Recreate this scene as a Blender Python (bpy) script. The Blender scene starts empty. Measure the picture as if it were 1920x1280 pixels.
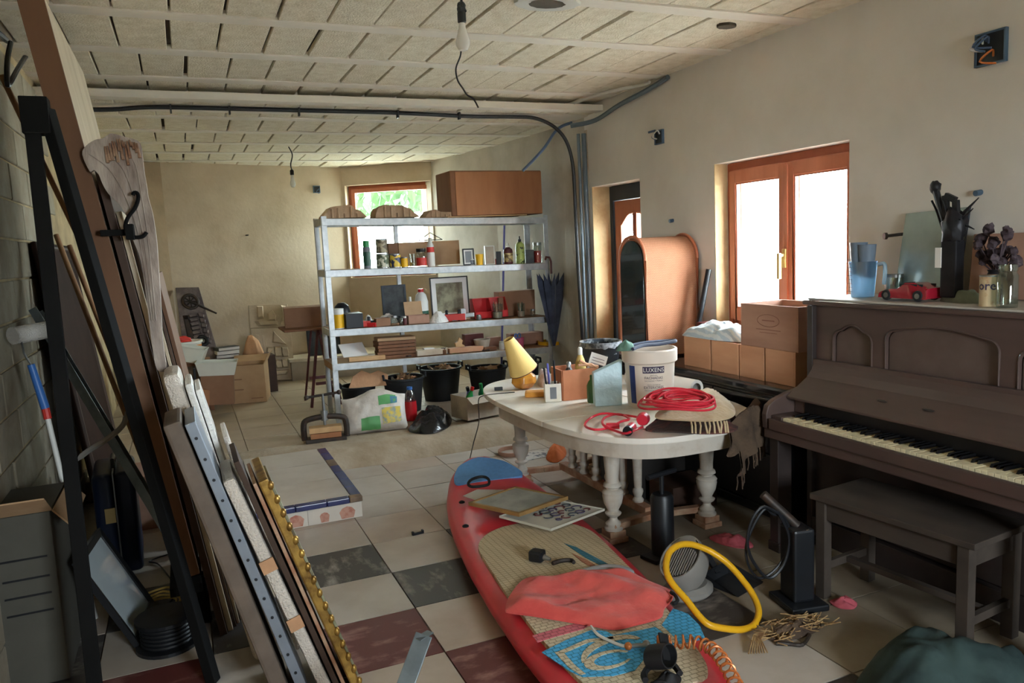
import bpy, bmesh, math, random
from mathutils import Vector, Matrix, Euler, noise
PI = math.pi
SC = bpy.context.scene
COL = SC.collection
random.seed(7)

# ------------------------------------------------------------------ camera
FPX = 1436.4                      # focal length in pixels of the 1920x1280 frame
CAMZ = 1.65
_dx = Vector((3410., -340., FPX)).normalized()      # room +x, +y in camera axes (right, down, forward)
_dy = Vector((-620., -150., FPX)).normalized()
_dy = (_dy - _dx * _dx.dot(_dy)).normalized()
_up = _dy.cross(_dx)
if _up.y > 0: _up = -_up
ROWS = (_dx, _dy, _up)            # world = ROWS . cam
CAM_POS = Vector((0, 0, CAMZ))
cam_data = bpy.data.cameras.new('camera')
cam = bpy.data.objects.new('camera', cam_data); COL.objects.link(cam)
cam_data.sensor_width = 36.0
cam_data.lens = 36.0 * FPX / 1920.0
cam_data.clip_start = 0.05
_m = Matrix.Identity(4)
for _r in range(3):
    _m[_r][0] = ROWS[_r].x; _m[_r][1] = -ROWS[_r].y; _m[_r][2] = -ROWS[_r].z
_m.translation = CAM_POS
cam.matrix_world = _m
SC.camera = cam

# ------------------------------------------------------------------ light
vs = SC.view_settings
vs.view_transform = 'Standard'; vs.look = 'None'; vs.gamma = 1.0
vs.use_curve_mapping = False
vs.exposure = 1.0
world = bpy.data.worlds.new('overcast_sky'); SC.world = world
world.use_nodes = True
_bg = world.node_tree.nodes['Background']
_bg.inputs['Color'].default_value = (0.84, 0.94, 1.0, 1)
_bg.inputs['Strength'].default_value = 30.0
SC.cycles.diffuse_bounces = 6
SC.cycles.max_bounces = 10
SC.cycles.transparent_max_bounces = 16
SC.cycles.sample_clamp_indirect = 6.0
SC.cycles.use_denoising = True
SC.cycles.caustics_reflective = False
SC.cycles.caustics_refractive = False
def portal(loc, direction, sx, sy):
    l = bpy.data.lights.new('daylight_portal', 'AREA'); l.shape = 'RECTANGLE'
    l.size = sx; l.size_y = sy; l.energy = 1.0
    l.cycles.is_portal = True
    o = bpy.data.objects.new('daylight_portal', l); COL.objects.link(o)
    o.location = loc
    o.rotation_euler = Vector(direction).to_track_quat('-Z', 'Y').to_euler()
    return o

# room constants
XR = 3.45; XL = -0.78; YB = -1.9; ZC = 2.855; ZF = 2.77; PZ = 0.13; YS = 6.25
WIN_Y0, WIN_Y1, WIN_Z0, WIN_Z1 = 3.24, 4.42, 1.02, 2.145
DOOR_Y0, DOOR_Y1, DOOR_Z1 = 5.36, 6.08, 2.14
FW = [Vector((3.47, 6.25)), Vector((3.47, 6.75)), Vector((3.34, 8.16)), Vector((3.04, 9.57)),
      Vector((2.02, 10.25)), Vector((-0.12, 9.70)), Vector((-0.12, 6.25))]
portal((XR + 0.31, (WIN_Y0 + WIN_Y1) / 2, (WIN_Z0 + WIN_Z1) / 2), (-1, 0, 0), WIN_Y1 - WIN_Y0, WIN_Z1 - WIN_Z0)
portal((XR + 0.31, (DOOR_Y0 + DOOR_Y1) / 2, 1.05), (-1, 0, 0), DOOR_Y1 - DOOR_Y0, 2.05)
portal((1.55, YB - 0.31, 1.6), (0, 1, 0), 1.1, 1.0)

# ------------------------------------------------------------------ layout helpers
def ray(u, v):
    d = Vector((u - 960., v - 640., FPX))
    return Vector((ROWS[0].dot(d), ROWS[1].dot(d), ROWS[2].dot(d)))
def P(u, v, z=None, x=None, y=None):
    d = ray(u, v)
    if z is not None: t = (z - CAMZ) / d.z
    elif x is not None: t = x / d.x
    else: t = y / d.y
    return CAM_POS + d * t
def PL(u, v, p0, n):
    d = ray(u, v); n = Vector(n)
    return CAM_POS + d * ((Vector(p0) - CAM_POS).dot(n) / d.dot(n))
def mpp(p):                        # metres per pixel at a point
    q = Vector(p) - CAM_POS
    return (ROWS[0].z * q.x + ROWS[1].z * q.y + ROWS[2].z * q.z) / FPX
VDIR = Vector((0.387, 0.914, 0)).normalized()
FACE = -math.atan2(0.387, 0.914)   # turn that faces a thing to the door of the room
def fit(u0, u1, v0, v1, z):
    p = P((u0 + u1) / 2, v1, z=z); k = mpp(p)
    return p, (u1 - u0) * k, (v1 - v0) * k

# ------------------------------------------------------------------ materials
def lin(c):
    return tuple(((x / 255) / 12.92 if x / 255 <= 0.04045 else ((x / 255 + 0.055) / 1.055) ** 2.4) for x in c)
MATS = {}
def mat(name, rgb, rough=0.6, metal=0.0, var=0.12, scale=5.0, bump=0.0, bscale=40.0, alt=None, spec=0.4,
        rnd=False, stretch=None, detail=4.0, sharp=0.5, coat=0.0, sheen=0.0, altpos=(0.42, 0.62), wave=None):
    m = bpy.data.materials.new(name); m.use_nodes = True
    nt = m.node_tree; b = nt.nodes['Principled BSDF']
    b.inputs['Roughness'].default_value = rough
    b.inputs['Metallic'].default_value = metal
    b.inputs['Specular IOR Level'].default_value = spec
    if coat: b.inputs['Coat Weight'].default_value = coat
    if sheen: b.inputs['Sheen Weight'].default_value = sheen
    tc = nt.nodes.new('ShaderNodeTexCoord'); vec = tc.outputs['Object']
    if rnd:
        oi = nt.nodes.new('ShaderNodeObjectInfo')
        ml = nt.nodes.new('ShaderNodeMath'); ml.operation = 'MULTIPLY'; ml.inputs[1].default_value = 37.0
        nt.links.new(oi.outputs['Random'], ml.inputs[0])
        va = nt.nodes.new('ShaderNodeVectorMath'); va.operation = 'ADD'
        nt.links.new(vec, va.inputs[0]); nt.links.new(ml.outputs[0], va.inputs[1]); vec = va.outputs[0]
    if stretch:
        mp = nt.nodes.new('ShaderNodeMapping'); mp.inputs['Scale'].default_value = stretch
        nt.links.new(vec, mp.inputs['Vector']); vec = mp.outputs['Vector']
    c = lin(rgb)
    lo = tuple(x * (1 - var) for x in c); hi = tuple(min(1, x * (1 + var)) for x in c)
    if alt is not None: lo, hi = c, lin(alt)
    if wave:
        n = nt.nodes.new('ShaderNodeTexWave'); n.inputs['Scale'].default_value = wave
        n.inputs['Distortion'].default_value = 3.0; n.inputs['Detail'].default_value = 2.0
    else:
        n = nt.nodes.new('ShaderNodeTexNoise'); n.inputs['Scale'].default_value = scale
        n.inputs['Detail'].default_value = detail; n.inputs['Roughness'].default_value = 0.6
    nt.links.new(vec, n.inputs['Vector'])
    cr = nt.nodes.new('ShaderNodeValToRGB')
    cr.color_ramp.elements[0].position = altpos[0] if alt is not None else 0.3
    cr.color_ramp.elements[1].position = altpos[1] if alt is not None else 0.7
    cr.color_ramp.elements[0].color = (*lo, 1); cr.color_ramp.elements[1].color = (*hi, 1)
    nt.links.new(n.outputs[0], cr.inputs['Fac'])
    nt.links.new(cr.outputs['Color'], b.inputs['Base Color'])
    if bump:
        n2 = nt.nodes.new('ShaderNodeTexNoise'); n2.inputs['Scale'].default_value = bscale; n2.inputs['Detail'].default_value = 3.0
        nt.links.new(vec, n2.inputs['Vector'])
        bp = nt.nodes.new('ShaderNodeBump'); bp.inputs['Strength'].default_value = bump; bp.inputs['Distance'].default_value = 0.01
        nt.links.new(n2.outputs[0], bp.inputs['Height']); nt.links.new(bp.outputs['Normal'], b.inputs['Normal'])
    MATS[name] = m
    return m
def glass(name, tint=(1, 1, 1), rough=0.05, gl=0.12, frost=0.0):
    m = bpy.data.materials.new(name); m.use_nodes = True; nt = m.node_tree
    for n in list(nt.nodes):
        if n.type == 'BSDF_PRINCIPLED': nt.nodes.remove(n)
    out = [n for n in nt.nodes if n.type == 'OUTPUT_MATERIAL'][0]
    t = nt.nodes.new('ShaderNodeBsdfTransparent'); t.inputs['Color'].default_value = (*tint, 1)
    g = nt.nodes.new('ShaderNodeBsdfGlossy'); g.inputs['Roughness'].default_value = rough
    mx = nt.nodes.new('ShaderNodeMixShader'); mx.inputs['Fac'].default_value = gl
    nt.links.new(t.outputs[0], mx.inputs[1]); nt.links.new(g.outputs[0], mx.inputs[2])
    res = mx.outputs[0]
    if frost:
        d = nt.nodes.new('ShaderNodeBsdfTranslucent'); d.inputs['Color'].default_value = (*tint, 1)
        m2 = nt.nodes.new('ShaderNodeMixShader'); m2.inputs['Fac'].default_value = frost
        nt.links.new(res, m2.inputs[1]); nt.links.new(d.outputs[0], m2.inputs[2]); res = m2.outputs[0]
    nt.links.new(res, out.inputs['Surface'])
    MATS[name] = m
    return m

# ------------------------------------------------------------------ mesh builder
def TR(loc=(0, 0, 0), rot=(0, 0, 0), sc=(1, 1, 1)):
    return Matrix.Translation(loc) @ Euler(rot).to_matrix().to_4x4() @ Matrix.Diagonal((*sc, 1))
def along(a, b, roll=0.0):          # frame whose z axis runs from a to b
    a = Vector(a); b = Vector(b); d = b - a
    q = d.to_track_quat('Z', 'Y')
    return Matrix.Translation(a) @ q.to_matrix().to_4x4() @ Matrix.Rotation(roll, 4, 'Z'), d.length
class MB:
    def __init__(s): s.v = []; s.f = []
    def add(s, vs, fs, M=None):
        o = len(s.v)
        s.v += [tuple(M @ Vector(p)) if M is not None else tuple(p) for p in vs]
        s.f += [tuple(i + o for i in f) for f in fs]
        return s
    def box(s, c, d, M=None):
        x, y, z = (k / 2 for k in d)
        vs = [(c[0] + i * x, c[1] + j * y, c[2] + k * z) for k in (-1, 1) for j in (-1, 1) for i in (-1, 1)]
        return s.add(vs, [(0, 2, 3, 1), (4, 5, 7, 6), (0, 1, 5, 4), (2, 6, 7, 3), (0, 4, 6, 2), (1, 3, 7, 5)], M)
    def bx(s, x0, x1, y0, y1, z0, z1, M=None):
        return s.box(((x0 + x1) / 2, (y0 + y1) / 2, (z0 + z1) / 2), (x1 - x0, y1 - y0, z1 - z0), M)
    def bar(s, a, b, w, t, roll=0.0):
        M, L = along(a, b, roll)
        return s.box((0, 0, L / 2), (w, t, L), M)
    def lathe(s, prof, n=20, M=None, cap=True, sx=1.0, sy=1.0):
        vs = []; fs = []
        for r, z in prof:
            for i in range(n):
                a = 2 * PI * i / n
                vs.append((r * math.cos(a) * sx, r * math.sin(a) * sy, z))
        for k in range(len(prof) - 1):
            for i in range(n):
                j = (i + 1) % n
                fs.append((k * n + i, k * n + j, (k + 1) * n + j, (k + 1) * n + i))
        if cap:
            if prof[0][0] > 1e-5: fs.append(tuple(reversed(range(n))))
            if prof[-1][0] > 1e-5: fs.append(tuple((len(prof) - 1) * n + i for i in range(n)))
        return s.add(vs, fs, M)
    def cyl(s, a, b, r, n=12, r2=None):
        M, L = along(a, b)
        return s.lathe([(r, 0), (r if r2 is None else r2, L)], n, M)
    def tube(s, pts, r, n=6, closed=False):
        pts = [Vector(p) for p in pts]; N = len(pts)
        rr = r if isinstance(r, (list, tuple)) else [r] * N
        vs = []; fs = []; up = None
        for i, p in enumerate(pts):
            if closed: t = pts[(i + 1) % N] - pts[i - 1]
            else: t = pts[min(i + 1, N - 1)] - pts[max(i - 1, 0)]
            if t.length < 1e-9: t = Vector((0, 0, 1))
            t.normalize()
            if up is None:
                up = Vector((0, 0, 1)) if abs(t.z) < 0.9 else Vector((1, 0, 0))
            side = t.cross(up)
            if side.length < 1e-6: side = t.orthogonal()
            side.normalize(); up = side.cross(t).normalized()
            for k in range(n):
                a = 2 * PI * k / n
                vs.append(p + (side * math.cos(a) + up * math.sin(a)) * rr[i])
        for i in range(N if closed else N - 1):
            j = (i + 1) % N
            for k in range(n):
                l = (k + 1) % n
                fs.append((i * n + k, i * n + l, j * n + l, j * n + k))
        if not closed:
            fs.append(tuple(reversed(range(n)))); fs.append(tuple((N - 1) * n + k for k in range(n)))
        return s.add(vs, fs)
    def prism(s, poly, z0, z1, M=None):
        n = len(poly)
        vs = [(p[0], p[1], z0) for p in poly] + [(p[0], p[1], z1) for p in poly]
        fs = [tuple(reversed(range(n))), tuple(range(n, 2 * n))]
        fs += [(i, (i + 1) % n, n + (i + 1) % n, n + i) for i in range(n)]
        return s.add(vs, fs, M)
    def ball(s, c, r, seg=16, rng=10, M=None, amp=0.0, seed=0.0, fr=3.0):
        r = r if isinstance(r, (list, tuple)) else (r, r, r)
        vs = []; fs = []
        for i in range(rng + 1):
            th = PI * i / rng
            for j in range(seg):
                ph = 2 * PI * j / seg
                d = Vector((math.sin(th) * math.cos(ph), math.sin(th) * math.sin(ph), math.cos(th)))
                k = 1 + (amp * noise.noise(d * fr + Vector((seed, seed * 1.7, 0))) if amp else 0)
                vs.append((c[0] + d.x * r[0] * k, c[1] + d.y * r[1] * k, c[2] + d.z * r[2] * k))
        for i in range(rng):
            for j in range(seg):
                l = (j + 1) % seg
                fs.append((i * seg + j, (i + 1) * seg + j, (i + 1) * seg + l, i * seg + l))
        return s.add(vs, fs, M)
    def mesh(s, name, bevel=0.0, segs=2, smooth=False):
        me = bpy.data.meshes.new(name)
        me.from_pydata([tuple(p) for p in s.v], [], s.f)
        bm = bmesh.new(); bm.from_mesh(me)
        bmesh.ops.remove_doubles(bm, verts=bm.verts, dist=1e-6)
        bmesh.ops.recalc_face_normals(bm, faces=bm.faces)
        if bevel:
            es = [e for e in bm.edges if len(e.link_faces) == 2 and e.calc_face_angle(0) > 0.5]
            bmesh.ops.bevel(bm, geom=es, offset=bevel, segments=segs, affect='EDGES', profile=0.6, clamp_overlap=True)
        bm.to_mesh(me); bm.free()
        if smooth:
            for p in me.polygons: p.use_smooth = True
            try:
                me.set_sharp_from_angle(angle=math.radians(smooth if smooth is not True else 40))
            except Exception: pass
        return me
def obj(name, mb, m, parent=None, bevel=0.0, smooth=False, loc=None, rot=None, segs=2):
    me = mb.mesh(name, bevel, segs, smooth) if isinstance(mb, MB) else mb
    if m is not None:
        me.materials.clear(); me.materials.append(m if not isinstance(m, str) else MATS[m])
    o = bpy.data.objects.new(name, me); COL.objects.link(o)
    if parent is not None: o.parent = parent
    if loc is not None: o.location = loc
    if rot is not None: o.rotation_euler = rot
    return o
def tag(o, label, cat, group=None):
    o['label'] = label; o['category'] = cat
    if group: o['group'] = group
    return o
def thing(name, label, cat, loc=(0, 0, 0), rz=0.0, group=None, rot=None):
    o = bpy.data.objects.new(name, None); COL.objects.link(o); o.empty_display_size = 0.05
    o.location = loc; o.rotation_euler = rot if rot is not None else (0, 0, rz)
    return tag(o, label, cat, group)
def struct(name, mb, m, bevel=0.0, smooth=False):
    o = obj(name, mb, m, None, bevel, smooth); o['kind'] = 'structure'; return o
def share(o, parent, loc, rot=None, m=None):
    c = o.copy(); COL.objects.link(c); c.parent = parent; c.location = loc
    if rot is not None: c.rotation_euler = rot
    if m is not None:
        c.material_slots[0].link = 'OBJECT'; c.material_slots[0].material = MATS[m] if isinstance(m, str) else m
    return c
def catmull(pts, n=8, closed=False):
    pts = [Vector(p) for p in pts]; N = len(pts); out = []
    rng = range(N if closed else N - 1)
    for i in rng:
        if closed: a, b, c, d = pts[i - 1], pts[i], pts[(i + 1) % N], pts[(i + 2) % N]
        else: a, b, c, d = pts[max(i - 1, 0)], pts[i], pts[i + 1], pts[min(i + 2, N - 1)]
        for k in range(n):
            t = k / n
            out.append(0.5 * ((2 * b) + (c - a) * t + (2 * a - 5 * b + 4 * c - d) * t * t + (3 * b - a - 3 * c + d) * t ** 3))
    if not closed: out.append(pts[-1])
    return out
def heap(pts, z0, H, amp=0.02, fr=8.0, rings=12, seg=72, power=2.0, seed=0.0, edge=0.004, smoothed=True, top=None, lean=None, folds=0.0):
    """a soft closed pile whose outline is a world xy polygon, resting at z0"""
    pts = [Vector((p[0], p[1], 0)) for p in pts]
    c = sum(pts, Vector()) / len(pts)
    k = max(1, seg // len(pts))
    out = catmull(pts, k, True) if smoothed else [pts[i].lerp(pts[(i + 1) % len(pts)], j / k) for i in range(len(pts)) for j in range(k)]
    n = len(out); mb = MB(); vs = []; fs = []
    vs.append((c.x, c.y, z0 + H))
    for r in range(1, rings + 1):
        t = r / rings
        for i, p in enumerate(out):
            q = c.lerp(p, t)
            h = H * (1 - t ** power)
            nz = noise.noise(Vector((q.x * fr, q.y * fr, seed))) + 0.5 * noise.noise(Vector((q.x * fr * 2.3, q.y * fr * 2.3, seed + 5)))
            if folds:
                nz += folds * abs(noise.noise(Vector((q.x * fr * .7 + q.y * fr * .4, seed + 9, q.y * fr * .15)))) * 2
            fade = 1.0 if t < 0.8 else (1 - t) / 0.2
            vs.append((q.x, q.y, max(z0 + 0.001, z0 + h + amp * nz * fade + edge)))
    for i, p in enumerate(out): vs.append((p.x, p.y, z0))
    for i in range(n):
        j = (i + 1) % n
        fs.append((0, 1 + i, 1 + j))
        for r in range(rings):
            a = 1 + r * n
            fs.append((a + i, a + n + i, a + n + j, a + j))
    a = 1 + rings * n
    fs.append(tuple(a + i for i in reversed(range(n))))
    mb.add(vs, fs); return mb
def text_mesh(s, size, depth=0.0, bold=False, bend=None):
    cu = bpy.data.curves.new('txt', 'FONT'); cu.body = s; cu.size = size; cu.align_x = 'CENTER'; cu.align_y = 'CENTER'
    cu.extrude = depth; cu.resolution_u = 2
    if bold: cu.offset = size * 0.02
    o = bpy.data.objects.new('txt', cu); COL.objects.link(o)
    dg = bpy.context.evaluated_depsgraph_get()
    me = bpy.data.meshes.new_from_object(o.evaluated_get(dg))
    bpy.data.objects.remove(o); bpy.data.curves.remove(cu)
    if bend:                        # wrap round a vertical cylinder of radius bend, facing -y
        for v in me.vertices:
            x, y, z = v.co; a = x / bend
            v.co = (math.sin(a) * (bend + z), -math.cos(a) * (bend + z), y)
    else:
        for v in me.vertices:
            x, y, z = v.co; v.co = (x, -z, y)
    return me
# ------------------------------------------------------------------ materials of the room
mat('plaster_right', (222, 218, 211), 0.9, var=0.07, scale=1.6, bump=0.15, bscale=30, alt=(208, 202, 192), altpos=(0.35, 0.75))
mat('plaster_far', (200, 184, 162), 0.9, alt=(176, 158, 134), scale=1.5, bump=0.2, bscale=25, altpos=(0.35, 0.7))
mat('plaster_side', (190, 183, 170), 0.9, alt=(164, 154, 138), scale=2.0, bump=0.2, bscale=25, altpos=(0.35, 0.7))
mat('plaster_brown', (136, 114, 88), 0.9, var=0.15, scale=3, bump=0.2, bscale=25)  # for the far left return wall, its shade put into the plaster colour
mat('mortar', (172, 152, 116), 0.95, var=0.25, scale=5, bump=0.5, bscale=30)
mat('concrete_block', (164, 156, 138), 0.95, alt=(138, 126, 106), scale=4, bump=0.4, bscale=45, rnd=True, altpos=(0.35, 0.7))
mat('ceiling_block', (230, 222, 203), 0.95, alt=(208, 197, 172), scale=14, bump=0.8, bscale=90, rnd=True, altpos=(0.35, 0.75))
mat('joist', (226, 219, 206), 0.9, var=0.1, scale=4, bump=0.2, bscale=40)
mat('gap_dark', (70, 60, 48), 0.95, var=0.3)
mat('tile_white', (192, 184, 174), 0.42, alt=(166, 154, 140), scale=3.0, rnd=True, detail=8, altpos=(0.4, 0.8), bump=0.03, bscale=12)
mat('tile_pink', (188, 174, 160), 0.35, alt=(164, 144, 128), scale=3.0, rnd=True, detail=8, altpos=(0.4, 0.8))
mat('tile_dusty', (152, 140, 122), 0.6, alt=(126, 113, 96), scale=3.0, rnd=True, detail=8, altpos=(0.35, 0.75))  # darker tile: the shade on the right floor is put into its colour
mat('tile_grey', (72, 68, 66), 0.5, alt=(168, 162, 154), scale=5.0, rnd=True, detail=10, altpos=(0.52, 0.72), stretch=(1, 2.2, 1))
mat('tile_brown', (66, 60, 56), 0.45, alt=(150, 140, 130), scale=5.0, rnd=True, detail=10, altpos=(0.52, 0.74), stretch=(2.2, 1, 1))
mat('tile_red', (100, 50, 48), 0.5, alt=(170, 130, 122), scale=5.0, rnd=True, detail=10, altpos=(0.52, 0.74), stretch=(1, 2, 1))
mat('tile_far', (184, 170, 152), 0.35, alt=(154, 136, 114), scale=2.0, rnd=True, detail=8, altpos=(0.35, 0.8))
mat('grout', (128, 108, 90), 0.95, var=0.2)
mat('concrete', (176, 162, 142), 0.95, alt=(148, 130, 106), scale=4, bump=0.5, bscale=30, altpos=(0.35, 0.75))
mat('tile_blue', (38, 44, 92), 0.25, var=0.3, scale=8, rnd=True)
mat('tile_worn', (120, 100, 82), 0.6, var=0.3, scale=12)
mat('tile_decor', (214, 208, 198), 0.3, var=0.06, scale=5, rnd=True)
mat('basket_print', (196, 150, 132), 0.5, alt=(176, 112, 94), scale=30)
mat('window_wood', (198, 126, 96), 0.45, alt=(172, 102, 74), scale=6, stretch=(1, 1, 0.15), altpos=(0.3, 0.75))
mat('window_wood_dark', (160, 86, 56), 0.45, var=0.15, scale=6)
mat('steel_dark', (58, 64, 72), 0.6, var=0.1)
mat('brass', (214, 190, 130), 0.35, 0.6, var=0.05)
mat('ground_outside', (200, 196, 186), 0.9, var=0.08)
glass('pane', (0.95, 0.98, 1.0), 0.03, 0.04)
glass('pane_frosted', (0.95, 1.0, 0.97), 0.3, 0.05, frost=0.0)
mat('leaf', (24, 50, 14), 0.8, alt=(40, 70, 22), scale=3, altpos=(0.3, 0.7))
mat('bark', (90, 70, 50), 0.9)

# ------------------------------------------------------------------ floor
T = 0.44
g = MB().bx(XL - 0.3, XR + 0.3, YB - 0.3, 10.6, -0.1, -0.012)
floor = struct('floor', g, 'grout')
tm = MB().box((0, 0, -0.0055), (T - 0.006, T - 0.006, 0.011)).mesh('tile')
tm.materials.append(MATS['tile_white'])
X0 = 0.853; Y0 = 4.205
def tile_at(i, j):
    """i counts columns from the joint at x=.853, j rows from the joint at y=4.205"""
    if j >= 0: return 'tile_white' if (i * 7 + j * 3) % 4 else 'tile_pink'
    odd = (i + j) % 2
    # measured tiles: (-1,-1) grey, (0,-2) brown, (-1,-3) red, (0,-4) red
    if odd == 0:
        if j <= -3 and i <= 1: return 'tile_red'
        return 'tile_grey' if i < 0 else 'tile_brown'
    return 'tile_white' if (i + 2 * j) % 3 else 'tile_pink'
for i in range(-4, 6):
    for j in range(-11, 5):
        x0, x1 = X0 + i * T, X0 + (i + 1) * T
        y0, y1 = Y0 + j * T, Y0 + (j + 1) * T
        if x0 < XL - 0.25 or y1 > 6.15 or y0 < -0.9: continue
        kind = tile_at(i, j)
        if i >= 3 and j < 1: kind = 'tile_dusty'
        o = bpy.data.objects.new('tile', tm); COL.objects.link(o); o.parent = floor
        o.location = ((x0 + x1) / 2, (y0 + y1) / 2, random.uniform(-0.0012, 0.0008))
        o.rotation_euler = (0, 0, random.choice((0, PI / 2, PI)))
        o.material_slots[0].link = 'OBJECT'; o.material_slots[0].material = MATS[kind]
# raised floor of the far bay
pf = MB().prism([(0.9, 6.05), (3.6, 6.05), (3.6, 10.6), (-0.9, 10.6), (-0.9, 6.05)], -0.01, PZ - 0.011)
platform = struct('floor_raised', pf, 'grout')
for i in range(-3, 8):
    for j in range(0, 10):
        x = 0.35 + (i + 0.5) * T; y = 6.3 + (j + 0.5) * T
        if x < -0.8 or x > 3.7 or y > 10.3: continue
        o = bpy.data.objects.new('tile', tm); COL.objects.link(o); o.parent = platform
        o.location = (x, y, PZ + random.uniform(-0.001, 0.001)); o.rotation_euler = (0, 0, random.choice((0, PI)))
        o.material_slots[0].link = 'OBJECT'; o.material_slots[0].material = MATS['tile_far']
# rough concrete kerb where the old wall was cut away
n = 44; vs = []; fs = []
prof = [(5.80, 0.0), (5.84, 0.055), (5.90, 0.105), (5.99, PZ + 0.004), (6.30, PZ + 0.006), (6.30, 0.0)]
for i in range(n + 1):
    x = 0.9 + (XR - 0.9) * i / n
    for k, (y, z) in enumerate(prof):
        w = 0.016 * noise.noise(Vector((x * 5, k * 3.1, 1))) if k in (0, 1, 2, 3) else 0
        vs.append((x, y + w, z + (0.008 * noise.noise(Vector((x * 9, k, 7))) if k in (1, 2, 3) else 0)))
m_ = len(prof)
for i in range(n):
    for k in range(m_ - 1): fs.append((i * m_ + k, (i + 1) * m_ + k, (i + 1) * m_ + k + 1, i * m_ + k + 1))
fs.append(tuple(range(m_))); fs.append(tuple(n * m_ + k for k in reversed(range(m_))))
struct('trim_1', MB().add(vs, fs), 'concrete', smooth=True)
struct('trim_2', MB().bx(XL, 0.9, 6.035, 6.30, 0.0, PZ + 0.003), 'concrete')
# the tiled step
step = struct('floor_step', MB().bx(-0.16, 0.905, 4.70, 6.06, 0.0, PZ - 0.005), 'grout')
for i, (x0, x1) in enumerate(((-0.15, 0.29), (0.29, 0.845))):
    for j in range(3):
        y0 = 4.745 + j * 0.437; y1 = y0 + 0.433
        obj('tile', MB().bx(x0 + 0.002, x1 - 0.002, y0, y1, PZ - 0.006, PZ + 0.004), 'tile_white', step)
for j in range(7):
    y0 = 4.745 + j * 0.187
    obj('edge_tile', MB().bx(0.847, 0.912, y0, y0 + 0.184, PZ - 0.02, PZ + 0.005), 'tile_blue' if j != 4 else 'tile_worn', step, bevel=0.004)
xs = [-0.15, 0.06, 0.29, 0.5, 0.69, 0.83, 0.912]
for j in range(len(xs) - 1):
    obj('edge_tile', MB().bx(xs[j] + 0.001, xs[j + 1] - 0.001, 4.682, 4.743, PZ - 0.028, PZ + 0.006), 'tile_worn' if j == len(xs) - 2 else 'tile_blue', step, bevel=0.005)
for x0, x1 in ((-0.15, 0.05), (0.05, 0.31), (0.31, 0.57), (0.57, 0.905)):
    t_ = obj('front_tile', MB().bx(x0 + 0.001, x1 - 0.001, 4.69, 4.70, 0.002, PZ - 0.03), 'tile_decor', step)
    for q in range(2):
        cx = x0 + (x1 - x0) * (0.3 + 0.42 * q); k = 0.6 if q == 0 else 1.0
        pts = [(cx - 0.05 * k, 0.05), (cx - 0.038 * k, 0.008), (cx + 0.038 * k, 0.008), (cx + 0.05 * k, 0.05), (cx + 0.03 * k, 0.05 + 0.024 * k), (cx, 0.05 + 0.034 * k), (cx - 0.03 * k, 0.05 + 0.024 * k)]
        obj('basket_print', MB().prism(pts, 0, 0.0006, Matrix(((1, 0, 0, 0), (0, 0, -1, 4.69), (0, 1, 0, 0.0), (0, 0, 0, 1)))), 'basket_print', t_)
struct('roof_overhang', MB().bx(XR + 0.30, XR + 1.35, 1.0, 7.5, 2.55, 2.68), 'joist')  # added out of view to block high sky light and darken the right floor
struct('ground', MB().bx(-40, 40, -40, 50, -0.4, -0.15), 'ground_outside')

# ------------------------------------------------------------------ walls
def hole_boxes(mb, x0, x1, ya, yb, za, zb, holes):
    """a slab between x0..x1 over ya..yb, za..zb with rectangular holes (y0,y1,z0,z1)"""
    ys = sorted({ya, yb, *[h[0] for h in holes], *[h[1] for h in holes]})
    for a, b in zip(ys, ys[1:]):
        hs = sorted([(h[2], h[3]) for h in holes if h[0] <= a + 1e-6 and h[1] >= b - 1e-6]); z = za
        for h0, h1 in hs:
            if h0 > z + 1e-6: mb.bx(x0, x1, a, b, z, h0)
            z = h1
        if z < zb - 1e-6: mb.bx(x0, x1, a, b, z, zb)
    return mb
wr = hole_boxes(MB(), XR, XR + 0.30, YB, 6.25, -0.1, 3.05, [(WIN_Y0, WIN_Y1, WIN_Z0, WIN_Z1), (DOOR_Y0, DOOR_Y1 + 0.07, 0.0, DOOR_Z1)])
struct('wall_right', wr, 'plaster_right')
wl = struct('wall_left', MB().bx(XL - 0.25, XL, YB, 10.0, -0.1, 3.05), 'mortar')
bm_ = MB().box((0, 0, 0), (0.016, 0.485, 0.188)).mesh('block', 0.004, 1); bm_.materials.append(MATS['concrete_block'])
for r in range(15):
    for c_ in range(7):
        y = 2.95 + c_ * 0.5 + (0.25 if r % 2 else 0); z = 0.1 + r * 0.2
        if z > 2.85 or y > 6.1: continue
        o = bpy.data.objects.new('block', bm_); COL.objects.link(o); o.parent = wl
        o.location = (XL + 0.004 + random.uniform(-0.003, 0.003), y, z - (0.05 if r == 14 else 0)); o.rotation_euler = (random.uniform(-.006, .006), 0, 0)
hb = MB()
TS = Matrix(((0, 1, 0, 0), (1, 0, 0, 0), (0, 0, 1, 0), (0, 0, 0, 1)))
hole_boxes(hb, YB - 0.3, YB, XL - 0.25, XR + 0.3, -0.1, 3.05, [(1.0, 2.1, 1.1, 2.1)])  # unseen opening behind the camera, sized to set the fill light
hb.v = [tuple(TS @ Vector(p)) for p in hb.v]
struct('wall_back', hb, 'plaster_side')
def seg_poly(a, b, t=0.25, ea=0.0, eb=0.0):
    d = (b - a).normalized(); nrm = Vector((d.y, -d.x))
    a2 = a - d * ea; b2 = b + d * eb
    return [tuple(a2), tuple(b2), tuple(b2 + nrm * t), tuple(a2 + nrm * t)]
mb = MB()
for a, b in ((0, 1), (1, 2), (2, 3)): mb.prism(seg_poly(FW[a], FW[b], 0.25, 0, 0.06 if b < 3 else 0.3), -0.1, 3.05)
struct('wall_far_right', mb, 'plaster_side')
mb = MB().prism(seg_poly(FW[4], FW[5], 0.25, 0.02, 0.3), -0.1, 3.05)
struct('wall_far', mb, 'plaster_far')
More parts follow.
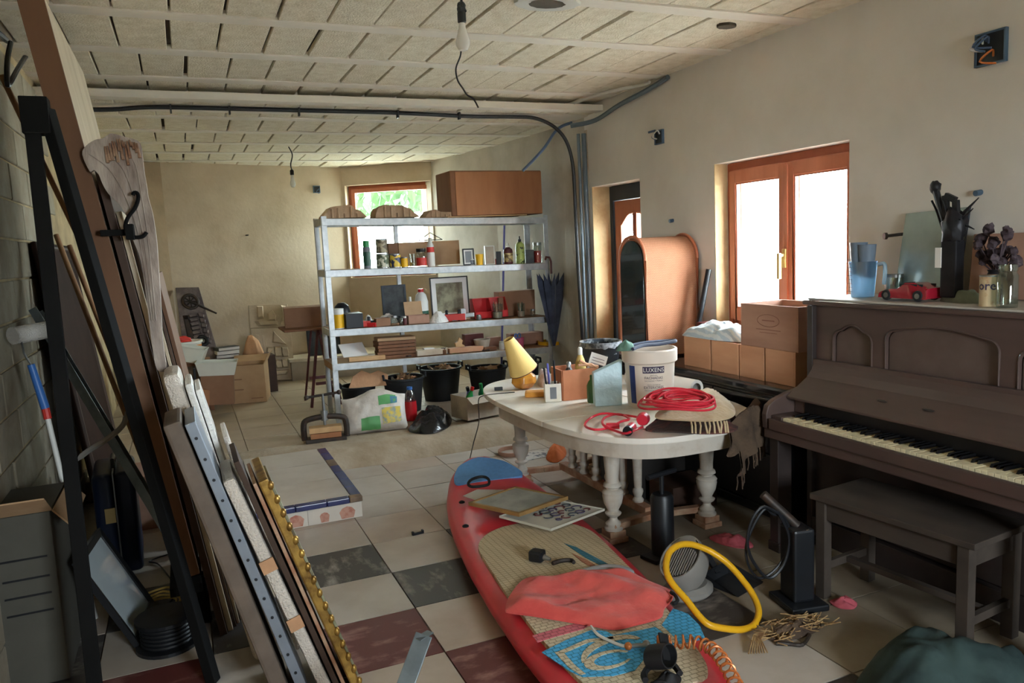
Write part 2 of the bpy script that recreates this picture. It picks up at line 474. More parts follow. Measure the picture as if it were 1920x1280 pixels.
struct('wall_far_left', MB().prism([(-0.12, 9.70), (-0.30, 9.56), (-0.8, 9.5), (-0.8, 9.9), (-0.12, 9.95)], -0.1, 3.05), 'plaster_brown')
# diagonal wall with the far window
A2, B2 = FW[3], FW[4]
D2 = (B2 - A2).normalized(); N2 = Vector((D2.y, -D2.x)); L2 = (B2 - A2).length
def on_diag(u, v):
    p = PL(u, v, (A2.x, A2.y, 0), (N2.x, N2.y, 0)); return (Vector((p.x, p.y)) - A2).dot(D2), p.z
sR, zR = on_diag(807, 337); sL, zL = on_diag(646, 349)
F_S0, F_S1 = max(0.02, sR), min(L2 - 0.03, sL); F_Z1 = (zR + zL) / 2; F_Z0 = on_diag(680, 520)[1]
hb = hole_boxes(MB(), 0, 0.25, 0, L2, -0.1, 3.05, [(F_S0, F_S1, F_Z0, F_Z1)])
MW2 = Matrix(((N2.x, D2.x, 0, A2.x), (N2.y, D2.y, 0, A2.y), (0, 0, 1, 0), (0, 0, 0, 1)))
hb.v = [tuple(MW2 @ Vector(p)) for p in hb.v]
struct('wall_far_diagonal', hb, 'plaster_far')
_c = MW2 @ Vector((0.27, (F_S0 + F_S1) / 2, (F_Z0 + F_Z1) / 2))
portal(_c, (-N2.x, -N2.y, 0), F_S1 - F_S0, F_Z1 - F_Z0)

# ------------------------------------------------------------------ ceilings
ceil = struct('ceiling', MB().bx(XL - 0.25, XR + 0.3, YB - 0.3, 6.25, ZC + 0.03, ZC + 0.3), 'gap_dark')
ceil2 = struct('ceiling_far', MB().bx(XL - 0.25, XR + 0.6, 6.25, 10.8, ZF + 0.03, ZF + 0.38), 'gap_dark')
BW = 0.25
blk = MB().box((0, 0, 0.02), (BW - 0.011, 0.60, 0.04)).mesh('ceiling_block', 0.004, 1); blk.materials.append(MATS['ceiling_block'])
jst = MB().bx(0, 1, -0.058, 0.058, 0, 0.05).mesh('joist'); jst.materials.append(MATS['joist'])
def lay(parent, z, ycs, x0, x1):
    for k, yc in enumerate(ycs):
        o = bpy.data.objects.new('joist', jst); COL.objects.link(o); o.parent = parent
        o.location = (x0, yc, z - 0.004); o.scale = (x1 - x0, 1, 1)
        x = x0 - random.uniform(0, 0.2)
        while x < x1:
            w = BW + random.choice((0, 0, 0, 0.004, 0.012))
            o = bpy.data.objects.new('ceiling_block', blk); COL.objects.link(o); o.parent = parent
            o.location = (x + BW / 2, yc + 0.36, z + random.uniform(-0.003, 0.006)); o.rotation_euler = (random.uniform(-.004, .004), random.uniform(-.01, .01), random.uniform(-.008, .008))
            x += w
lay(ceil, ZC, [4.28 + 0.72 * k for k in range(-5, 3)], XL + 0.0, XR)
lay(ceil2, ZF, [6.68 + 0.715 * k for k in range(-1, 6)], XL, XR + 0.02)
# dropped edge between both ceilings, ragged plaster
n = 60; vs = []; fs = []
for i in range(n + 1):
    x = XL + (XR - XL) * i / n
    j = 0.03 * noise.noise(Vector((x * 4, 0, 3)))
    for (y, z) in ((6.10 + j, ZC + 0.03), (6.13 + j, ZF + 0.015 + j * .4), (6.19, ZF - 0.006), (6.42, ZF - 0.004), (6.42, ZC + 0.03)): vs.append((x, y, z))
for i in range(n):
    for k in range(4): fs.append((i * 5 + k, (i + 1) * 5 + k, (i + 1) * 5 + k + 1, i * 5 + k + 1))
fs.append((0, 1, 2, 3, 4)); fs.append(tuple(n * 5 + k for k in (4, 3, 2, 1, 0)))
struct('trim_3', MB().add(vs, fs), 'joist', smooth=True)

mat('plaster_reveal', (186, 162, 122), 0.9, alt=(168, 142, 102), scale=5, bump=0.2, bscale=30)
struct('trim_7', MB().bx(XR + .001, XR + .11, WIN_Y1 - .006, WIN_Y1 - .001, WIN_Z0 + .001, WIN_Z1 - .001), 'plaster_reveal')
struct('trim_8', MB().bx(XR + .001, XR + .179, DOOR_Y1 + .064, DOOR_Y1 + .069, .001, DOOR_Z1 - .001), 'plaster_reveal')
# ------------------------------------------------------------------ window in the right wall
win = bpy.data.objects.new('window_1', None); COL.objects.link(win); win['kind'] = 'structure'
xf = XR + 0.11
def rect_frame(mb, x0, x1, y0, y1, z0, z1, w, wb=None, wt=None):
    wb = wb or w; wt = wt or w
    mb.bx(x0, x1, y0, y0 + w, z0, z1); mb.bx(x0, x1, y1 - w, y1, z0, z1)
    mb.bx(x0, x1, y0 + w, y1 - w, z0, z0 + wb); mb.bx(x0, x1, y0 + w, y1 - w, z1 - wt, z1)
    return mb
obj('frame', rect_frame(MB(), xf, xf + 0.07, WIN_Y0 + 0.002, WIN_Y1 - 0.007, WIN_Z0 + 0.002, WIN_Z1 - 0.002, 0.05, 0.05, 0.065), 'window_wood_dark', win, bevel=0.004)
ym = (WIN_Y0 + WIN_Y1) / 2
for y0, y1 in ((WIN_Y0 + 0.04, ym - 0.001), (ym + 0.001, WIN_Y1 - 0.04)):
    s = obj('sash', rect_frame(MB(), xf - 0.015, xf + 0.04, y0, y1, WIN_Z0 + 0.045, WIN_Z1 - 0.055, 0.062, 0.08, 0.085), 'window_wood', win, bevel=0.006)
    obj('glazing_bead', rect_frame(MB(), xf - 0.008, xf + 0.0, y0 + 0.06, y1 - 0.06, WIN_Z0 + 0.123, WIN_Z1 - 0.138, 0.012), 'window_wood', s)
    obj('pane', MB().bx(xf + 0.012, xf + 0.018, y0 + 0.06, y1 - 0.06, WIN_Z0 + 0.12, WIN_Z1 - 0.135), 'pane', s)
obj('meeting_strip', MB().bx(xf - 0.028, xf - 0.014, ym - 0.022, ym + 0.014, WIN_Z0 + 0.06, WIN_Z1 - 0.07), 'window_wood', win, bevel=0.003)
h = obj('handle', MB().bx(xf - 0.04, xf - 0.026, ym - 0.018, ym + 0.012, 1.43, 1.55).bx(xf - 0.075, xf - 0.04, ym - 0.010, ym + 0.004, 1.5, 1.52).bx(xf - 0.085, xf - 0.062, ym - 0.012, ym + 0.012, 1.36, 1.525), 'brass', win, bevel=0.004)
h['label'] = 'cream window handle'

# ------------------------------------------------------------------ far window
fw = bpy.data.objects.new('window_2', None); COL.objects.link(fw); fw['kind'] = 'structure'
fw.matrix_world = MW2
m1 = rect_frame(MB(), 0.12, 0.18, F_S0 + .002, F_S1 - .002, F_Z0 + .002, F_Z1 - .002, 0.05, 0.06, 0.055)
obj('frame', m1, 'window_wood_dark', fw, bevel=0.004)
s = obj('sash', rect_frame(MB(), 0.105, 0.15, F_S0 + .04, F_S1 - .04, F_Z0 + .05, F_Z1 - .045, 0.05), 'window_wood', fw, bevel=0.005)
obj('pane', MB().bx(0.125, 0.131, F_S0 + .085, F_S1 - .085, F_Z0 + .095, F_Z1 - .09), 'pane_frosted', s)

# ------------------------------------------------------------------ door in the right wall
dr = bpy.data.objects.new('door_1', None); COL.objects.link(dr); dr['kind'] = 'structure'
xd = XR + 0.18; y0, y1 = DOOR_Y0, DOOR_Y1 + 0.07
obj('door_frame', MB().bx(xd, xd + 0.09, y0 + .002, y0 + 0.05, 0, DOOR_Z1 - .002).bx(xd, xd + 0.09, y1 - 0.05, y1 - .002, 0, DOOR_Z1 - .002).bx(xd, xd + 0.09, y0 + 0.05, y1 - 0.05, DOOR_Z1 - 0.13, DOOR_Z1 - .002), 'steel_dark', dr, bevel=0.003)
# leaf with two arched lights above and a panel below
ya, yb = y0 + 0.055, y1 - 0.055; zt = DOOR_Z1 - 0.135; yc = (ya + yb) / 2
def light_poly(a, b, outer):
    """arched glazed light between y=a..b whose crown rises towards the middle of the door"""
    pts = [(a, 1.05), (b, 1.05)]
    hi, lo = zt - 0.12, zt - 0.24
    for k in range(9):
        t = k / 8; y = b + (a - b) * t
        q = (y - min(ya, yb)) / (yb - ya); q = 1 - abs(q - 0.5) * 2
        zz = lo + (hi - lo) * (0.5 - 0.5 * math.cos(PI * min(1, max(0, (q - 0.15) / 0.65))))
        pts.append((y, zz))
    return pts
bm = bmesh.new()
lights = [(ya + 0.11, yc - 0.025), (yc + 0.025, yb - 0.11)]
def leaf_mesh():
    mb = MB()
    # stiles, rails, mullion
    mb.bx(xd + .02, xd + .06, ya, ya + 0.11, 0.01, zt).bx(xd + .02, xd + .06, yb - 0.11, yb, 0.01, zt)
    mb.bx(xd + .02, xd + .06, yc - 0.025, yc + 0.025, 1.05, zt)
    mb.bx(xd + .02, xd + .06, ya + 0.11, yb - 0.11, 0.01, 0.2).bx(xd + .02, xd + .06, ya + 0.11, yb - 0.11, 0.95, 1.05)
    mb.bx(xd + .03, xd + .05, ya + 0.11, yb - 0.11, 0.2, 0.95)
    for a, b in lights:
        pts = [p for p in light_poly(a, b, True)][2:]
        poly = pts + [(a, zt), (b, zt)]
        mb.prism(poly, xd + .02, xd + .06, Matrix(((0, 0, 1, 0), (1, 0, 0, 0), (0, 1, 0, 0), (0, 0, 0, 1))))
    return mb
lf = obj('door_leaf', leaf_mesh(), 'window_wood', dr)
for a, b in lights:
    obj('pane', MB().prism(light_poly(a, b, False), xd + .037, xd + .043, Matrix(((0, 0, 1, 0), (1, 0, 0, 0), (0, 1, 0, 0), (0, 0, 0, 1)))), 'pane', lf)
    pts = [(xd + .015, p[0], p[1]) for p in light_poly(a, b, False)]
    obj('bead', MB().tube(pts, 0.008, 5, True), 'window_wood', lf)
obj('door_handle', MB().cyl((xd + .02, ya + .06, 1.05), (xd - .04, ya + .06, 1.05), .008).cyl((xd - .035, ya + .06, 1.05), (xd - .035, ya + .17, 1.05), .008), 'brass', lf)

# greenery outside the far window
tr = thing('garden_tree', 'green leafy tree in daylight outside the far frosted window', 'tree', (A2.x + N2.x * 5.0 - .6, A2.y + N2.y * 5.0 + .6, -0.15))
obj('trunk', MB().cyl((0, 0, 0), (0.1, 0, 3.2), 0.16, 10, 0.09), 'bark', tr)
mb = MB()
for k in range(1600):
    a = random.uniform(0, 2 * PI); q = random.random() ** 0.5
    c_ = Vector((math.cos(a) * q * 2.6, math.sin(a) * q * 2.6, 3.75 + random.uniform(-1.25, 1.2)))
    M_ = TR(c_, (random.uniform(0, PI), random.uniform(0, PI), random.uniform(0, PI)))
    mb.add([(-.16, 0, 0), (0, -.08, .02), (.16, 0, 0), (0, .08, .02)], [(0, 1, 2, 3)], M_)
o = obj('foliage', mb, 'leaf', tr); o['kind'] = 'stuff'
# ------------------------------------------------------------------ materials of things
mat('galvanised', (204, 208, 210), 0.4, 0.5, alt=(176, 182, 186), scale=18, altpos=(0.35, 0.7))
mat('chipboard', (176, 140, 104), 0.85, alt=(150, 112, 78), scale=40, altpos=(0.3, 0.7))
mat('cream_paint', (234, 228, 217), 0.45, alt=(208, 192, 166), scale=3.5, altpos=(0.5, 0.85), bump=0.08, bscale=20, detail=8)
mat('table_wood', (160, 112, 84), 0.5, alt=(190, 160, 132), scale=10, altpos=(0.4, 0.7))
mat('table_paint', (196, 188, 176), 0.55, alt=(168, 150, 128), scale=8, altpos=(0.5, 0.8))
mat('piano_wood', (92, 74, 68), 0.45, alt=(70, 56, 52), scale=5, stretch=(1, .15, 1), altpos=(0.3, 0.75), coat=0.15)
mat('piano_panel', (100, 84, 78), 0.5, alt=(84, 70, 64), scale=7, altpos=(0.3, 0.75))
mat('piano_dark', (54, 46, 44), 0.4, var=0.2, coat=0.15)
mat('ivory', (232, 218, 182), 0.35, var=0.08, scale=20, rnd=True)
mat('ebony', (18, 18, 20), 0.35, var=0.2)
mat('dusty_lid', (196, 192, 184), 0.7, alt=(150, 142, 132), scale=5, altpos=(0.35, 0.8))
mat('black_lacquer', (26, 27, 30), 0.18, var=0.3, scale=4, coat=0.5)
mat('black_wood', (40, 36, 34), 0.5, var=0.25, scale=6)
mat('bench_wood', (72, 62, 54), 0.8, alt=(52, 44, 38), scale=8, stretch=(1, .2, 1), altpos=(0.3, 0.75))
mat('crate_wood', (204, 156, 122), 0.75, alt=(182, 130, 98), scale=6, stretch=(1, .2, 1), altpos=(0.3, 0.75), rnd=True)
mat('crate_old', (176, 138, 118), 0.8, alt=(150, 110, 92), scale=6, stretch=(1, .25, 1), altpos=(0.3, 0.75))
mat('crate_print', (136, 92, 76), 0.8)

mat('rattan_rim', (176, 104, 72), 0.5, var=0.15)
mat('dark_glass', (34, 46, 50), 0.12, var=0.1, coat=0.4)
mat('sup_red', (216, 54, 68), 0.32, alt=(198, 44, 58), scale=3, altpos=(0.3, 0.7), spec=0.5)
mat('sup_blue', (96, 150, 206), 0.6, var=0.08, scale=40)
mat('strap_black', (24, 24, 26), 0.7, var=0.2)
mat('white_print', (226, 224, 220), 0.6, var=0.03)
mat('grey_print', (120, 124, 130), 0.6, var=0.1)
def pad_material(name, rgb, cell, depth=0.6):
    m = mat(name, rgb, 0.8, var=0.07, scale=9)
    nt = m.node_tree; b = nt.nodes['Principled BSDF']
    tc = nt.nodes.new('ShaderNodeTexCoord'); br = nt.nodes.new('ShaderNodeTexBrick')
    br.offset = 0.0 if cell[2] == 0 else 0.5
    br.inputs['Scale'].default_value = 1.0; br.inputs['Brick Width'].default_value = cell[0]; br.inputs['Row Height'].default_value = cell[1]
    br.inputs['Mortar Size'].default_value = 0.0022; br.inputs['Mortar Smooth'].default_value = 0.4
    nt.links.new(tc.outputs['Object'], br.inputs['Vector'])
    bp = nt.nodes.new('ShaderNodeBump'); bp.invert = True; bp.inputs['Strength'].default_value = depth; bp.inputs['Distance'].default_value = 0.004
    nt.links.new(br.outputs['Fac'], bp.inputs['Height']); nt.links.new(bp.outputs['Normal'], b.inputs['Normal'])
    cr = [n for n in nt.nodes if n.type == 'VALTORGB'][0]
    mx = nt.nodes.new('ShaderNodeMix'); mx.data_type = 'RGBA'; mx.blend_type = 'MULTIPLY'
    mx.inputs['B'].default_value = (0.62, 0.6, 0.56, 1)
    nt.links.new(br.outputs['Fac'], mx.inputs['Factor']); nt.links.new(cr.outputs['Color'], mx.inputs['A'])
    nt.links.new(mx.outputs['Result'], b.inputs['Base Color'])
    return m
_rt = pad_material('rattan', (186, 128, 96), (0.014, 0.009, 1), 1.0)
_mp = _rt.node_tree.nodes.new('ShaderNodeMapping'); _mp.inputs['Rotation'].default_value = (PI / 2, 0, 0)
_bt = [n for n in _rt.node_tree.nodes if n.type == 'TEX_BRICK'][0]; _ln = _bt.inputs['Vector'].links[0].from_socket
_rt.node_tree.links.new(_ln, _mp.inputs['Vector']); _rt.node_tree.links.new(_mp.outputs['Vector'], _bt.inputs['Vector'])
pad_material('pad_beige', (196, 180, 150), (0.03, 0.022, 0))
pad_material('pad_tail', (206, 192, 164), (0.03, 0.022, 1), 1.0)
pad_material('pad_blue', (74, 172, 222), (0.03, 0.022, 1), 1.0)
pad_material('pad_teal', (58, 118, 140), (0.03, 0.022, 0))
pad_material('pad_pink', (206, 110, 122), (0.03, 0.022, 1), 1.0)
pad_material('pad_rust', (168, 110, 84), (0.03, 0.022, 0))

# ------------------------------------------------------------------ metal shelving unit
SX0, SX1, SY0, SY1 = 1.16, 3.36, 6.90, 7.33
TILT = 0.022
LEV = {1: 1.965, 2: 1.512, 3: 0.98, 4: 0.672}          # top of each board at the left end
def shelf_z(l, x): return LEV[l] - TILT * (x - SX0)
def PS(l, u, v, dz=0.0):          # a point of shelf l seen at a pixel
    n = Vector((TILT, 0, 1)); return PL(u, v, (SX0, 0, LEV[l] + dz), n)
shelf = thing('shelving_unit', 'galvanised steel shelving unit with four loaded chipboard shelves', 'shelf', (SX0, SY0, PZ))
def W(x, y, z): return (x - SX0, y - SY0, z - PZ)
for (x, y) in ((SX0, SY0), (SX1, SY0), (SX0, SY1), (SX1 - 0.02, SY1), ((SX0 + SX1) / 2 - .35, SY1)):
    a = 1 if x < SX1 - 0.1 else -1; b = 1 if y == SY0 else -1
    m = MB(); x_, y_, _ = W(x, y, 0); top = 1.985 - TILT * (x - SX0) - PZ
    m.bx(min(x_, x_ + a * .045), max(x_, x_ + a * .045), y_ - .0015, y_ + .0015, 0, top)
    m.bx(x_ - .0015, x_ + .0015, min(y_, y_ + b * .045), max(y_, y_ + b * .045), 0, top)
    p_ = obj('post', m, 'galvanised', shelf)
for l in LEV:
    z0, z1 = shelf_z(l, SX0), shelf_z(l, SX1)
    zz = lambda x: shelf_z(l, x) - PZ
    def slope_box(x0, x1, y0, y1, zt, zb):
        vs = [(x0, y0, zz(x0 + SX0) + zb), (x1, y0, zz(x1 + SX0) + zb), (x1, y1, zz(x1 + SX0) + zb), (x0, y1, zz(x0 + SX0) + zb),
              (x0, y0, zz(x0 + SX0) + zt), (x1, y0, zz(x1 + SX0) + zt), (x1, y1, zz(x1 + SX0) + zt), (x0, y1, zz(x0 + SX0) + zt)]
        return MB().add(vs, [(3, 2, 1, 0), (4, 5, 6, 7), (0, 1, 5, 4), (2, 3, 7, 6), (1, 2, 6, 5), (3, 0, 4, 7)])
    w = SX1 - SX0; d = SY1 - SY0
    obj('front_beam', slope_box(0.0, w, -0.004, 0.012, 0.0, -0.062), 'galvanised', shelf, bevel=0.004)
    obj('rear_beam', slope_box(0.0, w, d - 0.012, d + 0.004, 0.0, -0.06), 'galvanised', shelf, bevel=0.004)
    obj('side_beam', slope_box(-0.004, 0.012, 0.012, d - 0.012, 0.0, -0.06), 'galvanised' if l != 4 else 'chipboard', shelf, bevel=0.003)
    obj('side_beam', slope_box(w - 0.012, w + 0.004, 0.012, d - 0.012, 0.0, -0.06), 'galvanised', shelf, bevel=0.003)
    obj('shelf_board', slope_box(0.013, w - 0.013, 0.013, d - 0.013, 0.0, -0.018), 'chipboard', shelf)

# ------------------------------------------------------------------ white painted table
TZ = 0.68
TC = Vector((2.34, 4.12)); TA, TB = 0.60, 1.04
def sup_el(a, b, e, n=72, c=(0, 0)):
    out = []
    for i in range(n):
        t = 2 * PI * i / n; cx, sy = math.cos(t), math.sin(t)
        out.append((c[0] + a * math.copysign(abs(cx) ** (2 / e), cx), c[1] + b * math.copysign(abs(sy) ** (2 / e), sy)))
    return out
table = thing('dining_table', 'white painted oval table with turned legs and a row of balusters', 'table', (TC.x, TC.y, 0))
def clip_y(poly, y0, y1):
    def cut(pl, s, lim):
        out = []
        for i in range(len(pl)):
            a, b = pl[i], pl[(i + 1) % len(pl)]
            ia, ib = s * a[1] <= s * lim, s * b[1] <= s * lim
            if ia: out.append(a)
            if ia != ib:
                t = (lim - a[1]) / (b[1] - a[1]); out.append((a[0] + (b[0] - a[0]) * t, lim))
        return out
    return cut(cut(poly, 1, y1), -1, y0)
top = sup_el(TA, TB, 3.0, 96)
for y0, y1 in ((-1.2, -0.362), (-0.354, 0.354), (0.362, 1.2)):
    obj('table_leaf', MB().prism(clip_y(top, y0, y1), TZ - 0.032, TZ), 'cream_paint', table, bevel=0.006)
rim = sup_el(TA - 0.03, TB - 0.03, 3.0, 96)
obj('apron', MB().prism(clip_y(rim, -1.2, 0.36), TZ - 0.115, TZ - 0.033), 'table_paint', table, bevel=0.004)
LEGP = [(0.052, 0.0), (0.052, 0.012), (0.042, 0.02), (0.045, 0.035), (0.024, 0.055), (0.022, 0.07), (0.042, 0.085), (0.046, 0.095), (0.03, 0.105), (0.032, 0.115),
        (0.05, 0.15), (0.058, 0.19), (0.056, 0.205), (0.06, 0.212), (0.052, 0.225), (0.034, 0.232), (0.036, 0.24), (0.052, 0.248), (0.048, 0.262), (0.037, 0.27),
        (0.037, 0.30), (0.046, 0.42), (0.05, 0.45), (0.05, 0.46), (0.056, 0.475), (0.05, 0.485), (0.05, 0.5)]
for x, y in ((2.05, 4.78), (2.07, 3.57), (2.65, 3.50), (2.66, 4.78)):
    M_ = TR((x - TC.x, y - TC.y, 0.065))
    lg = obj('leg', MB().lathe(LEGP, 20, M_), 'table_paint', table, smooth=True)
    obj('plinth', MB().bx(-.06, .06, -.06, .06, 0.0, 0.03, TR((x - TC.x, y - TC.y, 0))).bx(-.05, .05, -.05, .05, 0.03, 0.066, TR((x - TC.x, y - TC.y, 0))), 'table_wood', lg, bevel=0.005)
for k, yy in enumerate((4.78, 3.55)):
    pts = [(2.05 - TC.x, yy - TC.y, 0.085), (2.2 - TC.x, yy - TC.y + (-.03 if k == 0 else .03), 0.085), (2.35 - TC.x, yy - TC.y + (-.05 if k == 0 else .05), 0.085), (2.5 - TC.x, yy - TC.y + (-.03 if k == 0 else .03), 0.085), (2.65 - TC.x, yy - TC.y, 0.085)]
    m = MB()
    for a, b in zip(pts, pts[1:]): m.bar(a, b, 0.035, 0.05, PI / 2)
    obj('stretcher', m, 'table_wood', table, bevel=0.004)
obj('stretcher', MB().bx(-.03, .03, 3.62 - TC.y, 4.72 - TC.y, 0.075, 0.125), 'table_wood', table, bevel=0.006)
BALP = [(0.03, 0.0), (0.034, 0.012), (0.022, 0.03), (0.032, 0.06), (0.03, 0.075), (0.022, 0.085), (0.024, 0.1), (0.028, 0.24), (0.03, 0.26), (0.022, 0.27), (0.026, 0.29), (0.03, 0.38), (0.03, 0.44)]
for k in range(6):
    obj('baluster', MB().lathe(BALP, 14, TR((0, 3.74 - TC.y + k * 0.165, 0.125))), 'table_paint', table, smooth=True)

# ------------------------------------------------------------------ upright piano
PY0, PY1 = 1.52, 3.08
piano = thing('upright_piano', 'old brown upright piano with open lid and yellowed keys', 'piano', (0, 0, 0))
piano.location = (3.05, 2.3, 0)
def pb(x0, x1, y0, y1, z0, z1, mb=None): return (mb or MB()).bx(x0 - 3.05, x1 - 3.05, y0 - 2.3, y1 - 2.3, z0, z1)
for y in (PY0, PY1 - 0.035):
    pb_ = pb(2.99, 3.43, y, y + 0.035, 0.0, 1.27)
    obj('side_panel', pb_, 'piano_dark', piano, bevel=0.005)
obj('back_panel', pb(3.395, 3.42, PY0 + .035, PY1 - .035, 0.02, 1.26), 'piano_dark', piano)
obj('lower_panel', pb(3.02, 3.045, PY0 + .036, PY1 - .036, 0.14, 0.60), 'piano_dark', piano, bevel=0.004)
obj('plinth', pb(2.99, 3.06, PY0 + .036, PY1 - .036, 0.0, 0.135), 'piano_dark', piano, bevel=0.004)
obj('keybed', pb(2.70, 3.06, PY0, PY1, 0.605, 0.655), 'piano_wood', piano, bevel=0.006)
obj('key_slip', pb(2.685, 2.712, PY0 + .02, PY1 - .05, 0.657, 0.712), 'piano_wood', piano, bevel=0.005)
for y in (PY0 + 0.02, PY1 - 0.09):       # front legs
    m = MB().prism([(-.045, -.03), (.045, -.03), (.045, .03), (-.045, .03)], 0, 0.604, TR((2.76 - 3.05, y + .035 - 2.3, 0)))
    m.bx(2.71 - 3.05, 3.02 - 3.05, y - 2.3 - .005, y + .075 - 2.3, 0.0, 0.05)
    obj('front_leg', m, 'piano_dark', piano, bevel=0.004)
# cheeks with a rounded nose
for y0 in (PY0, PY1 - 0.035):
    pts = [(2.69, .656), (3.0, .656), (3.0, .86), (2.84, .83), (2.74, .80), (2.70, .775), (2.685, .73)]
    obj('cheek', MB().prism([(p[0] - 3.05, p[1]) for p in pts], 0, 0.035, Matrix(((1, 0, 0, 0), (0, 0, 1, y0 - 2.3), (0, 1, 0, 0), (0, 0, 0, 1)))), 'piano_wood', piano, bevel=0.006)
for y0, y1 in ((PY0 + .036, PY0 + .11), (PY1 - .11, PY1 - .036)):
    obj('key_block', pb(2.715, 2.86, y0, y1, 0.657, 0.725), 'piano_wood', piano, bevel=0.004)
KY0, KY1 = PY0 + 0.113, PY1 - 0.113; kw = (KY1 - KY0) / 52
wk = MB().bx(0, 0.15, -kw / 2 + .0006, kw / 2 - .0006, 0, 0.022).mesh('white_key', 0.0015, 1); wk.materials.append(MATS['ivory'])
bk = MB().add([(0, -.005, 0), (.095, -.005, 0), (.095, .005, 0), (0, .005, 0), (.008, -.004, .013), (.095, -.004, .013), (.095, .004, .013), (.008, .004, .013)],
              [(3, 2, 1, 0), (4, 5, 6, 7), (0, 1, 5, 4), (1, 2, 6, 5), (2, 3, 7, 6), (3, 0, 4, 7)]).mesh('black_key'); bk.materials.append(MATS['ebony'])
for k in range(52):
    y = KY1 - (k + .5) * kw
    o = bpy.data.objects.new('white_key', wk); COL.objects.link(o); o.parent = piano; o.location = (2.722 - 3.05, y - 2.3, 0.7 + random.uniform(-.001, .001))
    if k < 51 and (k % 7) in (0, 2, 3, 5, 6):
        o = bpy.data.objects.new('black_key', bk); COL.objects.link(o); o.parent = piano; o.location = (2.776 - 3.05, y - kw / 2 - 2.3, 0.722)
# fall board, folded back: a soft curve
prof = [(2.868, .722), (2.872, .80), (2.815, .80), (2.815, .812), (2.90, .865), (2.955, .90), (2.985, .935), (3.0, .985), (3.02, .985), (3.02, .722)]
m_fb = Matrix(((1, 0, 0, -3.05), (0, 0, 1, PY0 + .037 - 2.3), (0, 1, 0, 0), (0, 0, 0, 1)))
obj('fall_board', MB().prism(prof, 0, PY1 - PY0 - .074, m_fb), 'piano_wood', piano, bevel=0.004)
obj('felt_strip', pb(2.866, 2.868, KY0, KY1, 0.724, 0.798), 'ebony', piano)
for y in (2.52, 2.28):
    obj('fall_board_catch', MB().ball((2.895 - 3.05, y - 2.3, 0.865), (.012, .03, .005), 10, 6), 'piano_dark', piano)
# upper frame with three recessed arched panels
def arch(y0, y1, z0, z1, k=6, rise=0.03, rad=0.05):
    pts = [(y0, z0), (y1, z0)]
    for i in range(k + 1):
        a = i / k * PI / 2; pts.append((y1 - rad + rad * math.cos(a), z1 - rise - rad + rad * math.sin(a) + rise * 0.0))
    for i in range(1, 8):
        t = i / 8; y = (y1 - rad) + (y0 + rad - y1 + rad) * t
        pts.append((y, z1 - rise + rise * math.sin(PI * t)))
    for i in range(k + 1):
        a = PI / 2 + i / k * PI / 2; pts.append((y0 + rad + rad * math.cos(a), z1 - rise - rad + rad * math.sin(a)))
    return pts
MX = lambda x: Matrix(((0, 0, 1, x - 3.05), (1, 0, 0, -2.3), (0, 1, 0, 0), (0, 0, 0, 1)))
panels = [(2.69, 2.93, .945, 1.18), (2.06, 2.61, .945, 1.205), (1.62, 1.98, .945, 1.18)]
obj('upper_board', pb(3.045, 3.06, PY0 + .036, PY1 - .036, 0.93, 1.268), 'piano_wood', piano)
fr = MB()
ys = [PY0 + .036] + [v for p_ in sorted(panels) for v in p_[:2]] + [PY1 - .036]
for a, b in zip(ys[::2], ys[1::2]): fr.bx(3.02 - 3.05, 3.044 - 3.05, a - 2.3, b - 2.3, .93, 1.268)
for (a, b, z0, z1) in panels:
    ar = arch(a, b, z0, z1)
    up_ = ar[2:] + [(a, 1.268), (b, 1.268)]
    fr.prism(up_, 0, .024, MX(3.02)); fr.bx(3.02 - 3.05, 3.044 - 3.05, a - 2.3, b - 2.3, .93, z0)
obj('upper_frame', fr, 'piano_wood', piano)
for (a, b, z0, z1) in panels:
    obj('inlay_panel', MB().prism(arch(a + .004, b - .004, z0 + .004, z1 - .004), 0, .008, MX(3.036)), 'piano_panel', piano, bevel=0.002)
    obj('panel_moulding', MB().tube([(3.02 - 3.05, p_[0] - 2.3, p_[1]) for p_ in arch(a, b, z0, z1)], 0.006, 6, True), 'piano_wood', piano, smooth=True)
obj('music_ledge', pb(2.985, 3.044, PY0 + .036, PY1 - .036, 0.986, 0.998) if False else pb(2.995, 3.02, PY0 + .036, PY1 - .036, 0.93, 0.99), 'piano_wood', piano, bevel=0.004)
obj('lid', pb(2.985, 3.432, PY0 - .03, PY1 + .03, 1.272, 1.296), 'piano_wood', piano, bevel=0.008)
obj('lid_dust_board', pb(3.005, 3.43, PY0 - .01, PY1 + .01, 1.2965, 1.306), 'dusty_lid', piano, bevel=0.003)

# ------------------------------------------------------------------ bench
bench = thing('piano_bench', 'plain dusty wooden bench pulled up to the piano', 'bench', (2.735, 2.22, 0), math.radians(6))
obj('seat', MB().bx(-.19, .19, -.37, .37, .455, .482), 'bench_wood', bench, bevel=0.004)
m = MB()
obj('apron', m.bx(-.165, -.145, -.30, .30, .37, .454).bx(.145, .165, -.30, .30, .37, .454).bx(-.165, .165, -.335, -.30, .37, .454).bx(-.165, .165, .30, .335, .37, .454), 'bench_wood', bench)
for x in (-.155, .155):
    for y in (-.32, .32):
        obj('leg', MB().bx(x - .024, x + .024, y - .024, y + .024, 0, .454), 'bench_wood', bench, bevel=0.003)
for y in (-.32, .32): obj('stretcher', MB().bx(-.13, .13, y - .012, y + .012, .13, .165), 'bench_wood', bench)
obj('stretcher', MB().bx(-.015, .015, -.307, .307, .135, .16), 'bench_wood', bench)

